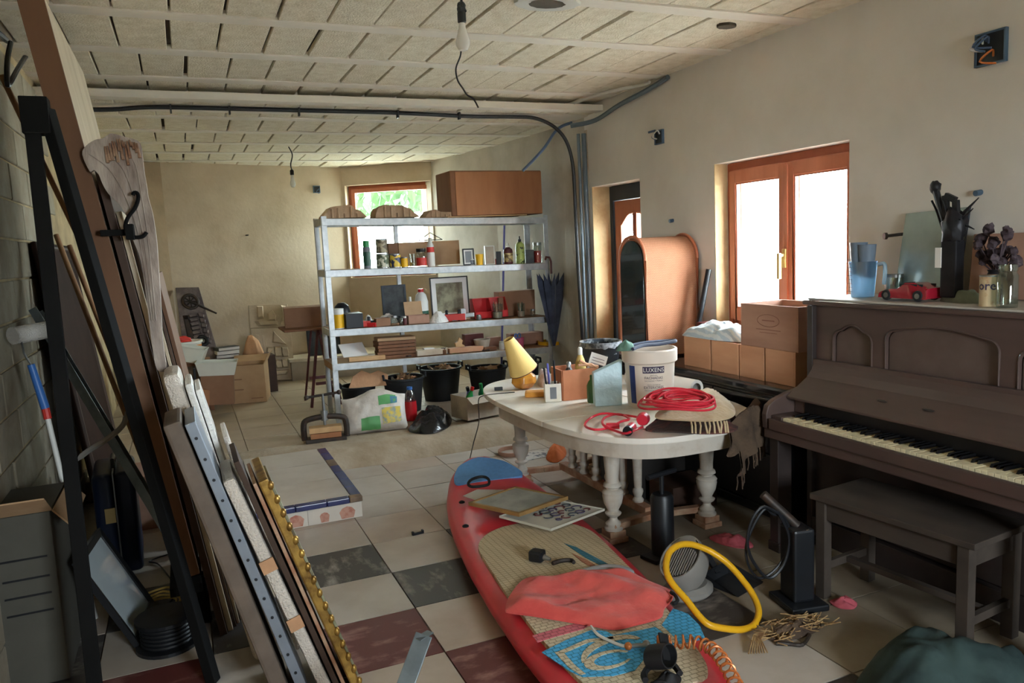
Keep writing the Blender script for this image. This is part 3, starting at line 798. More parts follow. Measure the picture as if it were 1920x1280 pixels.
# ------------------------------------------------------------------ black sideboard with crates
sb = thing('sideboard', 'low black lacquered sideboard under the wooden crates beside the piano', 'cabinet', (3.2, 4.15, 0))
def s_(x0, x1, y0, y1, z0, z1): return MB().bx(x0 - 3.2, x1 - 3.2, y0 - 4.15, y1 - 4.15, z0, z1)
obj('body', s_(3.0, 3.44, 3.23, 5.08, 0.06, 0.74), 'black_lacquer', sb, bevel=0.006)
obj('top', s_(2.965, 3.445, 3.20, 5.10, 0.742, 0.80), 'black_lacquer', sb, bevel=0.018, segs=3)
obj('plinth', s_(3.03, 3.44, 3.25, 5.06, 0.0, 0.058), 'black_wood', sb)
for y0, y1 in ((3.26, 3.86), (3.87, 4.46), (4.47, 5.05)):
    d_ = obj('door', s_(2.985, 2.999, y0, y1, 0.40, 0.72), 'black_lacquer', sb, bevel=0.004)
    d_ = obj('drawer', s_(2.98, 2.999, y0, y1, 0.09, 0.39), 'black_wood', sb, bevel=0.004)
obj('rail', s_(2.972, 2.984, 3.24, 5.07, 0.385, 0.398), 'black_wood', sb, bevel=0.003)
def crate(name, label, loc, dx, dy, dz, m, rz=0.0, marks=True):
    """an open wooden crate: five boards"""
    t = thing(name, label, 'crate', loc, rz, 'wooden crates on the sideboard'); k = 0.012
    obj('end_board', MB().bx(-dx / 2, dx / 2, -dy / 2, -dy / 2 + k, 0, dz), m, t, bevel=0.002)
    obj('end_board', MB().bx(-dx / 2, dx / 2, dy / 2 - k, dy / 2, 0, dz), m, t, bevel=0.002)
    obj('side_board', MB().bx(-dx / 2, -dx / 2 + k, -dy / 2 + k, dy / 2 - k, 0, dz), m, t, bevel=0.002)
    obj('side_board', MB().bx(dx / 2 - k, dx / 2, -dy / 2 + k, dy / 2 - k, 0, dz), m, t, bevel=0.002)
    obj('bottom_board', MB().bx(-dx / 2 + k, dx / 2 - k, -dy / 2 + k, dy / 2 - k, 0, k), m, t)
    return t
ys = [3.225, 3.475, 3.70, 3.97, 4.26]
labs = ['open wooden crate in the lower row right against the piano end', 'wooden crate, second of the lower row from the piano', 'wooden crate under the left end of the top crate', 'wooden crate at the left end of the row with cloth spilling over']
for k in range(4):
    crate('wine_crate', labs[k], (3.225, (ys[k] + ys[k + 1]) / 2, 0.80), 0.34, ys[k + 1] - ys[k] - 0.012, 0.195, 'crate_wood')
tcr = crate('wine_crate', 'weathered wooden crate on top of the crate row with a faint oval stamp', (3.215, 3.445, 0.996), 0.32, 0.47, 0.25, 'crate_old')
o_ = obj('stamp', MB().tube([(-.1605, .09 * math.cos(a), .16 + .035 * math.sin(a)) for a in [2 * PI * i / 20 for i in range(20)]], .0015, 4, True), 'crate_print', tcr)
obj('stamp', MB().bx(-.1612, -.160, -.10, .10, .105, .109).bx(-.1612, -.160, -.07, .07, .088, .091).bx(-.1612, -.160, -.05, .05, .157, .163), 'crate_print', tcr)

# ------------------------------------------------------------------ arched rattan cabinet
rc = thing('rattan_cabinet', 'arched woven rattan cabinet with a dark glazed front', 'cabinet', (2.985, 4.765, 0.815))
def archp(w, h, n=14):
    r = w / 2; return [(-r, 0), (r, 0)] + [(r * math.cos(PI * i / n), h - r + r * math.sin(PI * i / n)) for i in range(n + 1)]
AX = lambda x: Matrix(((0, 0, 1, x), (1, 0, 0, 0), (0, 1, 0, 0), (0, 0, 0, 1)))
o_ = MB().prism(archp(.33, .85), 0, .43, AX(0.005)); obj('shell', o_, 'rattan', rc, smooth=30)
obj('door', MB().prism(archp(.30, .83), 0, .012, AX(-.006)), 'dark_glass', rc)
for x in (0.0, .44):
    obj('rim', MB().tube([(x, p[0], p[1]) for p in archp(.345, .86, 20)], .012, 8, True), 'rattan_rim', rc, smooth=True)

# ------------------------------------------------------------------ inflatable paddle board
NOSE = Vector((1.735, 4.82, 0)); AXD = Vector((-0.139, -0.990, 0)).normalized(); SID = Vector((AXD.y, -AXD.x, 0)) * -1   # SID: to the right seen from the nose end... +x side
sup = thing('paddle_board', 'red inflatable paddle board with beige and blue deck pads lying on the floor', 'paddle board', (NOSE.x, NOSE.y, 0))
WK = [(0, .0), (.015, .07), (.05, .125), (.12, .185), (.25, .245), (.5, .31), (.8, .352), (1.1, .374), (1.5, .385), (1.9, .378), (2.3, .355), (2.6, .32), (2.85, .275), (3.02, .225), (3.1, .16), (3.13, .0)]
def wsup(s):
    for (a, wa), (b, wb) in zip(WK, WK[1:]):
        if s <= b:
            t = (s - a) / (b - a); t2 = t if s < .3 or s > 2.9 else t
            return wa + (wb - wa) * t2
    return 0.0
def rock(s): return 0.10 * max(0, (0.9 - s) / 0.9) ** 2
def smoothw(s):
    return (wsup(max(0, s - .04)) + 2 * wsup(s) + wsup(min(3.13, s + .04))) / 4 if .08 < s < 3.05 else wsup(s)
ST = [0.0, .006, .02, .04, .07] + [0.1 + 0.06 * i for i in range(49)] + [3.03, 3.07, 3.1, 3.12, 3.13]
HT = 0.135; NS = 24
def sup_pt(s, x, z): return AXD * s + SID * x + Vector((0, 0, z))
vs = []; fs = []
for s in ST:
    w = max(0.004, smoothw(s)); e = 3.2
    for k in range(NS):
        a = 2 * PI * k / NS; cx, sz = math.cos(a), math.sin(a)
        x = math.copysign(abs(cx) ** (2 / e), cx) * w
        # round rails, flat deck
        hz = HT / 2 * min(1, 0.35 + w * 6)
        z = math.copysign(abs(sz) ** (2 / 2.4), sz) * hz
        q = sup_pt(s, x, 0.012 + HT / 2 + z + rock(s)); vs.append(q)
for i in range(len(ST) - 1):
    for k in range(NS):
        l = (k + 1) % NS; fs.append((i * NS + k, i * NS + l, (i + 1) * NS + l, (i + 1) * NS + k))
fs.append(tuple(range(NS))); fs.append(tuple((len(ST) - 1) * NS + k for k in reversed(range(NS))))
obj('hull', MB().add(vs, fs), 'sup_red', sup, smooth=60)
DZ = 0.012 + HT
def deck_pad(name, s0, s1, inset, m, z=0.004, front=0.18, back=0.05, n=40):
    lft = []; rgt = []
    for i in range(n + 1):
        s = s0 + (s1 - s0) * i / n; w = max(0.0, smoothw(s) - inset)
        q = 1.0
        if s - s0 < front: q = math.sqrt(max(0, 1 - (1 - (s - s0) / front) ** 2))
        if s1 - s < back: q = min(q, math.sqrt(max(0, 1 - (1 - (s1 - s) / back) ** 2)) * .25 + .75)
        w *= q; lft.append((s, -w)); rgt.append((s, w))
    vs = []; fs = []
    K = 9
    for i in range(n + 1):
        for k in range(K):
            x = lft[i][1] + (rgt[i][1] - lft[i][1]) * k / (K - 1); s = lft[i][0]
            vs.append(sup_pt(s, x, DZ + z + rock(s) * 1.0))
    N_ = len(vs)
    vs += [Vector(v) - Vector((0, 0, 0.02)) for v in vs]
    for i in range(n):
        for k in range(K - 1):
            a = i * K + k; fs.append((a, a + 1, a + K + 1, a + K))
    ed = [k for k in range(K)] + [i * K + K - 1 for i in range(1, n + 1)] + [n * K + k for k in range(K - 2, -1, -1)] + [i * K for i in range(n - 1, 0, -1)]
    for a, b in zip(ed, ed[1:] + ed[:1]): fs.append((a, b, b + N_, a + N_))
    return obj(name, MB().add(vs, fs), m, sup)
deck_pad('deck_pad', 1.12, 2.02, 0.075, 'pad_beige', 0.003, front=0.3)
deck_pad('tail_pad', 2.03, 2.80, 0.075, 'pad_tail', 0.003, front=0.001, back=0.12)
deck_pad('nose_pad', 0.05, 0.40, 0.04, 'sup_blue', 0.003, front=0.12, back=0.1)
def deck_px(name, pts, m, dz=0.005, t=0.003):
    """a flat print on the deck, its outline read from the photograph"""
    q = [P(u, v, z=DZ + dz) - NOSE for u, v in pts]
    vs = [(p.x, p.y, DZ + dz - t) for p in q] + [(p.x, p.y, DZ + dz) for p in q]; n = len(q)
    fs = [tuple(reversed(range(n))), tuple(range(n, 2 * n))] + [(i, (i + 1) % n, n + (i + 1) % n, n + i) for i in range(n)]
    return obj(name, MB().add(vs, fs), m, sup)
deck_px('pink_stripe', [(998, 1191), (1062, 1172), (1115, 1163), (1095, 1178), (1040, 1193), (1008, 1203)], 'pad_pink')
bl = deck_px('blue_emblem', [(1016, 1222), (1060, 1200), (1110, 1180), (1135, 1182), (1150, 1190), (1205, 1180), (1240, 1172), (1262, 1140), (1290, 1150), (1312, 1172), (1322, 1196), (1290, 1203), (1250, 1210), (1210, 1232), (1190, 1256), (1150, 1266), (1092, 1268), (1070, 1258)], 'pad_blue')
def arc_px(c, rx, ry, a0, a1, w, rot=0.0, n=20):
    o1 = []; o2 = []
    for i in range(n + 1):
        a = a0 + (a1 - a0) * i / n
        x, y = math.cos(a), math.sin(a)
        for lst, k in ((o1, 1.0), (o2, 1 - w * (0.3 + 0.7 * math.sin(PI * i / n)))):
            px, py = x * rx * k, y * ry * k
            lst.append((c[0] + px * math.cos(rot) - py * math.sin(rot), c[1] + px * math.sin(rot) + py * math.cos(rot)))
    return o1 + o2[::-1]
for nm, poly in (('emblem_swirl', arc_px((1140, 1236), 46, 17, 0.4, 2 * PI - .5, .42, -.2)), ('emblem_swirl', arc_px((1150, 1222), 62, 30, PI * .95, PI * 1.85, .35, -.25)),
                 ('emblem_line', [(1040, 1222), (1056, 1222), (1080, 1248), (1098, 1262), (1088, 1264), (1066, 1250)]),
                 ('emblem_line', [(1044, 1222), (1100, 1198), (1150, 1193), (1150, 1197), (1104, 1203), (1056, 1224)]),
                 ('emblem_line', [(1222, 1170), (1238, 1180), (1262, 1204), (1272, 1202), (1250, 1180), (1236, 1168)])):
    deck_px(nm, poly, 'pad_tail', 0.0075)
deck_px('teal_stripe', [(1058, 1018), (1080, 1025), (1150, 1062), (1140, 1066), (1098, 1045)], 'pad_teal')
deck_px('rust_stripe', [(1072, 1036), (1098, 1048), (1122, 1062), (1112, 1064), (1090, 1052)], 'pad_rust')
deck_px('deck_logo', [(868, 929), (895, 917), (960, 918), (985, 924), (940, 935), (890, 936)], 'white_print', 0.006 + rock(.45))
hp = [P(u, v, z=DZ + 0.03 + rock(.25)) - NOSE for u, v in ((878, 907), (884, 902), (900, 898), (912, 898), (917, 901), (915, 905), (900, 907), (884, 909))]
obj('carry_handle', MB().tube([(p.x, p.y, p.z) for p in catmull([(q_.x, q_.y, q_.z + .015 * math.sin(i * PI / 4)) for i, q_ in enumerate(hp)], 4, True)], .009, 7, True), 'strap_black', sup, smooth=True)
for (u, v) in ((866, 943), (873, 988)):
    p = P(u, v, z=DZ + .004) - NOSE
    obj('d_ring', MB().lathe([(.018, 0), (.018, .006), (.008, .012)], 12, TR((p.x, p.y, DZ - .004 + rock(.6)))), 'strap_black', sup)
# ------------------------------------------------------------------ small-thing builders
mat('cardboard', (186, 154, 120), 0.85, alt=(166, 132, 98), scale=4, altpos=(0.35, 0.75))
mat('cardboard_dark', (142, 106, 82), 0.85, var=0.12)
mat('white_plastic', (226, 226, 220), 0.4, var=0.04)
mat('clear_plastic', (214, 216, 208), 0.35, var=0.05)
mat('black_plastic', (26, 28, 32), 0.4, var=0.2)
mat('black_rubber', (34, 36, 40), 0.6, var=0.2)
mat('red_plastic', (196, 30, 34), 0.35, var=0.1)
mat('red_paint', (178, 44, 36), 0.45, var=0.15)
mat('green_plastic', (36, 140, 70), 0.35, var=0.1)
mat('dark_green', (34, 78, 62), 0.4, var=0.1)
mat('yellow_plastic', (240, 186, 36), 0.4, var=0.06)
mat('blue_plastic', (60, 110, 180), 0.4, var=0.08)
mat('purple_plastic', (96, 96, 170), 0.4, var=0.1)
mat('pink_plastic', (232, 110, 150), 0.45, var=0.06)
mat('orange_plastic', (236, 140, 44), 0.45, var=0.06)
mat('steel', (150, 152, 152), 0.35, 0.85, var=0.12, scale=10)
mat('iron', (60, 54, 50), 0.55, 0.5, alt=(92, 66, 50), scale=14, altpos=(0.5, 0.8))
mat('dark_wood', (74, 50, 38), 0.6, alt=(52, 34, 26), scale=6, altpos=(0.3, 0.75))
mat('brown_wood', (136, 92, 62), 0.65, alt=(106, 68, 44), scale=7, stretch=(1, 1, .3), altpos=(0.3, 0.75))
mat('pale_wood', (206, 170, 124), 0.7, alt=(182, 140, 96), scale=7, stretch=(1, .3, 1), altpos=(0.3, 0.75))
mat('orange_wood', (172, 118, 78), 0.65, alt=(146, 94, 60), scale=6, stretch=(1, 1, .2), altpos=(0.3, 0.75))
mat('paper', (232, 230, 226), 0.8, var=0.03)
mat('kraft_paper', (190, 146, 110), 0.9, var=0.15, scale=9, bump=0.3, bscale=25)
mat('grey_paper', (176, 164, 148), 0.9, var=0.15, scale=9, bump=0.3, bscale=25)
mat('plaster_cast', (206, 192, 172), 0.85, alt=(182, 164, 140), scale=6, bump=0.2, bscale=40, altpos=(0.35, 0.75))
mat('sand_mould', (186, 158, 130), 0.9, alt=(158, 128, 100), scale=8, bump=0.4, bscale=40, altpos=(0.35, 0.75))
mat('slate', (92, 82, 82), 0.6, alt=(140, 126, 122), scale=7, bump=0.8, bscale=16, altpos=(0.4, 0.7))
mat('red_label', (206, 60, 52), 0.5, var=0.1, scale=20)
mat('tin_label_green', (80, 92, 66), 0.45, alt=(206, 206, 186), scale=26, altpos=(0.48, 0.54))
mat('tin_label_brown', (104, 92, 72), 0.45, alt=(176, 164, 136), scale=26, altpos=(0.48, 0.54))
mat('tin_label_blue', (56, 62, 92), 0.45, alt=(226, 190, 70), scale=22, altpos=(0.48, 0.54))
mat('gold_label', (190, 168, 112), 0.45, alt=(104, 82, 50), scale=26, altpos=(0.48, 0.56))
mat('lime_label', (176, 194, 110), 0.45, alt=(64, 70, 48), scale=22, altpos=(0.55, 0.6))
mat('maroon', (92, 42, 44), 0.5, var=0.15)
mat('picture_art', (150, 148, 118), 0.5, alt=(96, 84, 62), scale=7, altpos=(0.4, 0.6), detail=6)
mat('dark_panel', (62, 66, 66), 0.5, alt=(40, 42, 44), scale=12, altpos=(0.4, 0.6))
glass('clear_glass', (0.93, 0.97, 0.95), 0.05, 0.16)
glass('jar_glass', (0.8, 0.85, 0.82), 0.05, 0.2)
glass('blue_clear', (0.72, 0.84, 0.92), 0.1, 0.2)
mat('wrap', (226, 224, 218), 0.25, var=0.05, bump=0.8, bscale=60, spec=0.6)
mat('brush_mix', (150, 120, 90), 0.7, alt=(96, 70, 56), scale=40)
mat('navy_cloth', (48, 54, 74), 0.8, alt=(70, 78, 100), scale=5, sheen=0.2)
mat('white_cloth', (222, 220, 214), 0.9, var=0.05, bump=0.3, bscale=30)
mat('red_cloth', (168, 70, 66), 0.9, var=0.15, bump=0.4, bscale=30)

def base(u, v, sup):
    return PS(sup, u, v) if isinstance(sup, int) else P(u, v, z=sup)
def seat_on(u0, u1, v0, v1, sup, r=None):
    """where a thing seen in a pixel box stands: centre on its support, width, height"""
    if isinstance(sup, int):
        k = mpp(P((u0 + u1) / 2, v1, y=SY0 + .1)); w = (u1 - u0) * k; h = (v1 - v0) * k
        r = w / 2 if r is None else r
        p = base((u0 + u1) / 2, v1, sup)
        y = SY0 + (.03 if sup > 2 else .04) + min(r, .17)
        c = P((u0 + u1) / 2, v1, y=y)
        c.x = min(max(c.x, SX0 + .02 + w / 2), SX1 - .03 - w / 2)
        c.z = shelf_z(sup, c.x) + TILT * w / 2 + 0.0015
        return c, w, h
    p = base((u0 + u1) / 2, v1, sup); k = mpp(p); w = (u1 - u0) * k; h = (v1 - v0) * k
    r = w / 2 if r is None else r
    c = p + VDIR * r
    return c, w, h
def at_y(o, y):                    # push a thing back along the line of sight
    o.location.x *= y / o.location.y; o.location.y = y
    return o
def round_thing(name, label, cat, box, sup, parts, group=None, n=20, sub=None, lift=0.0):
    """parts: list of (part name, [(r fraction, z fraction)...], material)"""
    c, w, h = seat_on(*box, sup); c.z += lift
    if len(parts) == 1:
        o = obj(name, MB().lathe([(r * w / 2, z * h) for r, z in parts[0][1]], n), parts[0][2], None, smooth=True, loc=c)
        return tag(o, label, cat, group)
    t = thing(name, label, cat, c, FACE, group)
    for pn, prof, m in parts:
        obj(pn, MB().lathe([(r * w / 2, z * h) for r, z in prof], n), m, t, smooth=True)
    return t
def box_thing(name, label, cat, box, sup, depth, m, rz=None, group=None, bevel=0.003, lift=0.0):
    c, w, h = seat_on(*box, sup, r=depth / 2); c.z += lift
    o = obj(name, MB().bx(-w / 2, w / 2, -depth / 2, depth / 2, 0, h), m, None, bevel=bevel, loc=c, rot=(0, 0, FACE if rz is None else rz))
    return tag(o, label, cat, group)
TIN = lambda lab, body='steel': [('body', [(.97, 0), (.97, .96), (.93, .96)], body), ('label', [(.985, .06), (.985, .9)], lab), ('rim', [(.98, .95), (1.0, .97), (1.0, 1), (.88, 1.0), (.88, .96)], body)]
JARP = [(.9, 0), (1, .05), (1, .75), (.8, .88), (.8, 1)]

# ---- top shelf
def mould(label, box, sil, depth):
    c, w, h = seat_on(*box, 1, r=depth / 2)
    t = thing('stone_mould', label, 'mould', c, -0.02, 'carved moulds on the top shelf')
    MX_ = Matrix(((1, 0, 0, 0), (0, 0, 1, -depth / 2), (0, 1, 0, 0), (0, 0, 0, 1)))
    pts = [((x - .5) * w, y * h) for x, y in sil]
    obj('block', MB().prism(pts, 0, depth, MX_), 'sand_mould', t, bevel=0.006)
    xs = [p[0] for p in pts]; top = lambda x: max([y for (a, y) in pts if abs(a - x) < .06 * w] or [h * .4])
    for k in range(5):
        x = -.28 * w + .14 * w * k
        obj('rib', MB().cyl((x, -depth / 2 - .004, .03 * h), (x, -depth / 2 - .004, top(x) * .85), .011, 8), 'sand_mould', t, smooth=True)
    obj('groove', MB().bx(-.3 * w, .3 * w, -depth / 2 - .006, -depth / 2 + .002, h * .42, h * .5), 'sand_mould', t)
    return t
mould('low sand coloured carved mould at the left end of the top shelf', (597, 680, 384, 408), [(0, 0), (1, 0), (.96, .2), (.85, .55), (.72, .7), (.68, .95), (.6, 1), (.3, .92), (.2, .85), (.1, .5), (.02, .2)], .26)
mould('tall humped sand coloured carved mould in front of the far window', (697, 782, 382, 407), [(0, 0), (1, 0), (.97, .15), (.88, .35), (.8, .65), (.6, .9), (.32, .95), (.24, 1), (.18, .9), (.14, .75), (.1, .8), (.05, .6), (.02, .3)], .26)
mould('small sand coloured carved mould beside the big brown box', (788, 852, 390, 405), [(0, 0), (1, 0), (1, .6), (.5, .7), (.35, 1), (.2, .9), (.1, .5)], .24)
c, w, h = seat_on(850, 1034, 322, 403, 1, r=.2)
bb = thing('veneer_box', 'big brown veneered box lying on top of the shelving unit', 'box', (c.x, SY0 + .24, c.z + .012), 0.03)
obj('carcass', MB().bx(-w / 2, w / 2, -.2, .2, 0, h), 'brown_wood', bb, bevel=0.01)
obj('front_panel', MB().bx(-w / 2 + .05, w / 2 - .003, -.207, -.2, .005, h - .01), 'orange_wood', bb, bevel=0.003)
obj('base_board', MB().bx(-w / 2 - .05, w / 2 - .18, -.215, .2, -.011, -.001), 'pale_wood', bb)

# ---- second shelf
round_thing('spray_can', 'slim spray can with a green cap on the second shelf', 'can', (682, 696, 445, 497), 2, [('body', [(1, 0), (1, .74), (.8, .78)], 'grey_print'), ('label', [(1.01, .1), (1.01, .6)], 'dark_green'), ('cap', [(.85, .77), (.85, .98), (.7, 1)], 'green_plastic')])
lo = round_thing('paint_tin', 'paint tin with dark blue label at the bottom of the stacked pair', 'tin', (706, 730, 469, 496), 2, TIN('tin_label_green'), 'paint tins on the second shelf')
up_ = round_thing('paint_tin', 'dull brown paint tin standing on another tin', 'tin', (705, 727, 442, 469), 2, TIN('tin_label_brown'), 'paint tins on the second shelf')
_h = (496 - 469) * mpp(lo.location); up_.location = (lo.location.x, lo.location.y, lo.location.z + _h + .001)
round_thing('paint_tin', 'yellow and blue labelled paint tin right of the stacked tins', 'tin', (730, 752, 469, 495), 2, TIN('tin_label_blue'), 'paint tins on the second shelf')
round_thing('paint_tin', 'smallest yellow tin on the second shelf', 'tin', (752, 765, 476, 495), 2, TIN('yellow_plastic'), 'paint tins on the second shelf')
round_thing('drinking_glass', 'clear tumbler right of the small yellow tin', 'glass', (767, 780, 469, 494), 2, [('wall', [(.75, 0), (1, 1), (.93, 1), (.7, .06)], 'clear_glass'), ('contents', [(.68, .07), (.78, .35)], 'gold_label')])
round_thing('jar', 'dark lidded jar with a red label beside the white bottle', 'jar', (781, 800, 460, 494), 2, [('body', JARP[:4] + [(.8, .8)], 'jar_glass'), ('label', [(1.01, .08), (1.01, .5)], 'red_label'), ('lid', [(.9, .82), (.95, .84), (.95, 1)], 'black_plastic')])
round_thing('squeeze_bottle', 'white squeeze bottle with a red band on the second shelf', 'bottle', (801, 816, 441, 494), 2, [('body', [(.9, 0), (1, .04), (1, .45), (.85, .52), (.92, .6), (.85, .74), (.5, .86), (.45, .9)], 'white_plastic'), ('label', [(.93, .5), (.93, .68)], 'red_label'), ('cap', [(.45, .9), (.45, .98), (.2, 1)], 'clear_plastic')])
cb = box_thing('flattened_carton', 'flattened brown cardboard box standing behind the jars', 'cardboard', (745, 867, 443, 489), 2, .03, 'cardboard', 0.0)
at_y(cb, SY1 - .09)
bx_ = box_thing('cardboard_box', 'dark narrow cardboard box behind the paint tins', 'box', (727, 746, 443, 489), 2, .1, 'cardboard_dark', 0.0); at_y(bx_, SY1 - .12)
p = cb.location; hz = 46 * mpp(p)
hg = MB().tube([(p.x - .10, p.y, p.z + hz + .004), (p.x + .02, p.y, p.z + hz + .075), (p.x + .14, p.y, p.z + hz + .004)], .004, 5)
tag(obj('wire_hanger', hg.tube([(p.x - .10, p.y, p.z + hz + .004), (p.x + .14, p.y, p.z + hz + .004)], .004, 5), 'black_plastic'), 'bent black wire hanger perched on the cardboard panel', 'hanger')
def picture(name, label, box, sup, m_art, m_frame, m_mat=None, border=.02, tilt=0.12, rz=0.0, yback=None, cat='picture', bottom=None):
    c, w, h = seat_on(*box, sup, r=.02)
    if yback: c.x *= yback / c.y; c.y = yback
    t = thing(name, label, cat, c, rot=(-tilt, 0, rz))
    f = MB()
    f.bx(-w / 2, -w / 2 + border, -.01, .01, 0, h).bx(w / 2 - border, w / 2, -.01, .01, 0, h).bx(-w / 2 + border, w / 2 - border, -.01, .01, 0, border).bx(-w / 2 + border, w / 2 - border, -.01, .01, h - border, h)
    obj('frame', f, m_frame, t)
    q = border
    if m_mat:
        obj('mount', MB().bx(-w / 2 + q, w / 2 - q, -.002, .008, q, h - q), m_mat, t); q = border * 1.0 + w * .12
        obj('print', MB().bx(-w / 2 + q, w / 2 - q, -.0035, -.002, q, h - q), m_art, t)
    else:
        obj('print', MB().bx(-w / 2 + q, w / 2 - q, -.003, .008, q, h - q), m_art, t)
    return t
picture('photo_frame', 'small black photo frame leaning right of the cardboard panel', (868, 890, 458, 489), 2, 'grey_print', 'black_plastic', 'paper', .012, .1, -.15)
round_thing('thread_reel', 'small grey reel at the foot of the photo frame', 'reel', (879, 890, 479, 490), 2, [('core', [(.7, .1), (.7, .9)], 'grey_print'), ('flange', [(1, 0), (1, .1), (.7, .1)], 'clear_plastic'), ('flange', [(.7, .9), (1, .9), (1, 1)], 'clear_plastic')])
round_thing('cup', 'bright yellow plastic cup on the second shelf', 'cup', (891, 907, 469, 489), 2, [('cup', [(.78, 0), (1, 1), (.92, 1), (.7, .06)], 'yellow_plastic')])
picture('clear_stand', 'tall clear acrylic stand behind the red cloth', (909, 928, 449, 484), 2, 'grey_paper', 'clear_plastic', None, .008, .03, -.1, cat='stand')
c, w, h = seat_on(909, 938, 474, 488, 2)
tag(obj('red_rag', heap([(c.x + math.cos(a) * w / 2, c.y + math.sin(a) * .06) for a in [2 * PI * i / 10 for i in range(10)]], c.z, h * .8, .012, 30, 6, 40, seed=3), 'red_cloth', smooth=True), 'crumpled dull red rag right of the yellow cup', 'rag')
box_thing('small_case', 'small black case behind the red rag', 'case', (930, 940, 460, 484), 2, .05, 'black_plastic')
for q, (lab, bx2, m1, m2, m3) in enumerate((('flask shaped bottle with a gold patterned label and pale spout', (944, 962, 446, 485), 'maroon', 'gold_label', 'white_plastic'), ('lime green bottle with a black pump top', (967, 984, 431, 482), 'lime_label', 'lime_label', 'black_plastic'))):
    round_thing('bottle', lab, 'bottle', bx2, 2, [('body', [(.9, 0), (1, .05), (.94, .3), (1, .55), (.9, .7), (.35, .8)], m1), ('label', [(1.0, .1), (.96, .3), (1.02, .52)], m2), ('cap', [(.35, .79), (.35, .88), (.15, .9), (.15, 1)], m3)], 'bottles at the right of the second shelf')
box_thing('storage_box', 'dark grey box between the lime bottle and the red jar', 'box', (985, 1001, 455, 480), 2, .09, 'dark_panel')
round_thing('jar', 'glass jar filled with red pieces near the right end of shelf two', 'jar', (1000, 1016, 445, 483), 2, [('glass', [(.9, 0), (1, .05), (1, .8), (.9, .85)], 'jar_glass'), ('contents', [(.8, .03), (.88, .1), (.88, .6)], 'red_label'), ('lid', [(1, .86), (1, 1)], 'steel')])
0 and round_thing('jar', 'empty glass jar with white lid at the right end of shelf two', 'jar', (1017, 1033, 443, 482), 2, [('glass', [(.9, 0), (1, .05), (1, .8), (.9, .85)], 'jar_glass'), ('lid', [(.9, .86), (.9, .93), (.3, 1)], 'white_plastic')])

# ---- third shelf
round_thing('powder_can', 'yellow and white cardboard can at the left end of shelf three', 'can', (626, 646, 575, 612), 3, [('body', [(1, 0), (1, .97), (.95, 1)], 'white_print'), ('label', [(1.01, .04), (1.01, .72)], 'yellow_plastic'), ('lid', [(1.02, .95), (1.02, 1.01)], 'clear_plastic')])
box_thing('black_crate', 'black plastic crate behind the yellow can', 'crate', (645, 677, 579, 606), 3, .18, 'black_plastic', 0.0).location.y -= .015
c, w, h = seat_on(626, 660, 560, 606, 3)
hm = thing('helmet', 'glossy dark helmet resting behind the yellow can', 'helmet', (c.x * (SY1 - .14) / c.y, SY1 - .14, c.z))
obj('shell', MB().lathe([(.0, h), (w * .2, h * .97), (w * .38, h * .84), (w * .48, h * .6), (w * .5, h * .35), (w * .48, .02), (w * .44, 0), (w * .40, 0)], 20), 'black_plastic', hm, smooth=True)
obj('visor_strip', MB().lathe([(w * .505, h * .30), (w * .508, h * .36), (w * .505, h * .4)], 20, cap=False), 'steel', hm, smooth=True)
def cloth_on(name, label, box, sup, m, dep=.1, amp=.015, seed=1, cat='cloth', fr=25, yc=None):
    c, w, h = seat_on(*box, sup, r=dep / 2)
    if yc: c.x *= yc / c.y; c.y = yc
    return tag(obj(name, heap([(c.x + math.cos(a) * w / 2 * random.uniform(.8, 1.05), c.y + math.sin(a) * dep * random.uniform(.8, 1.0)) for a in [2 * PI * i / 11 for i in range(11)]], c.z, h * .85, amp, fr, 8, 55, seed=seed), m, smooth=True), label, cat)
_wc = cloth_on('white_cloth', 'crumpled white cloth beside the black crate on shelf three', (680, 702, 584, 605), 3, 'white_cloth', .07, seed=4, yc=SY0 + .26)
cloth_on('paper_sheet', 'loose white sheets behind the brown carton on shelf three', (704, 748, 577, 598), 3, 'paper', .06, seed=8, cat='paper', yc=SY0 + .29)
box_thing('carton', 'low brown carton in the middle of shelf three', 'box', (703, 730, 588, 603), 3, .1, 'cardboard_dark', 0.0)
def tool_on(name, label, box, sup, m1, m2, rz=0.2):
    c, w, h = seat_on(*box, sup, r=.04)
    t = thing(name, label, 'tool', c, rz)
    obj('body', MB().bx(-w / 2, w * .2, -.018, .018, .002, h * .6), m1, t, bevel=0.008)
    obj('handle', MB().bx(w * .05, w * .22, -.016, .016, .002, h).bx(w * .2, w / 2, -.013, .013, h * .25, h * .6), m2, t, bevel=0.006)
    return t
tool_on('hand_drill', 'red and black hand tool lying by the white cloth', (676, 702, 589, 608), 3, 'red_paint', 'black_plastic')
box_thing('red_box', 'little red box at the front edge of shelf three', 'box', (690, 706, 603, 611), 3, .05, 'red_plastic')
round_thing('jar', 'small grey lidded jar in the middle of shelf three', 'jar', (733, 746, 584, 602), 3, [('glass', JARP[:3] + [(.85, .8)], 'jar_glass'), ('lid', [(.9, .8), (.9, 1)], 'steel')])
dp = picture('dark_picture', 'dark framed picture leaning at the back of shelf three', (718, 766, 524, 596), 3, 'dark_panel', 'steel_dark', None, .02, .06, 0.0, yback=SY1 - .08)
ob = thing('small_carton', 'open pink and brown carton with raised lid on shelf three', 'box', seat_on(763, 803, 589, 605, 3, r=.06)[0], 0.0)
k = 40 * mpp(ob.location); hh = 16 * mpp(ob.location)
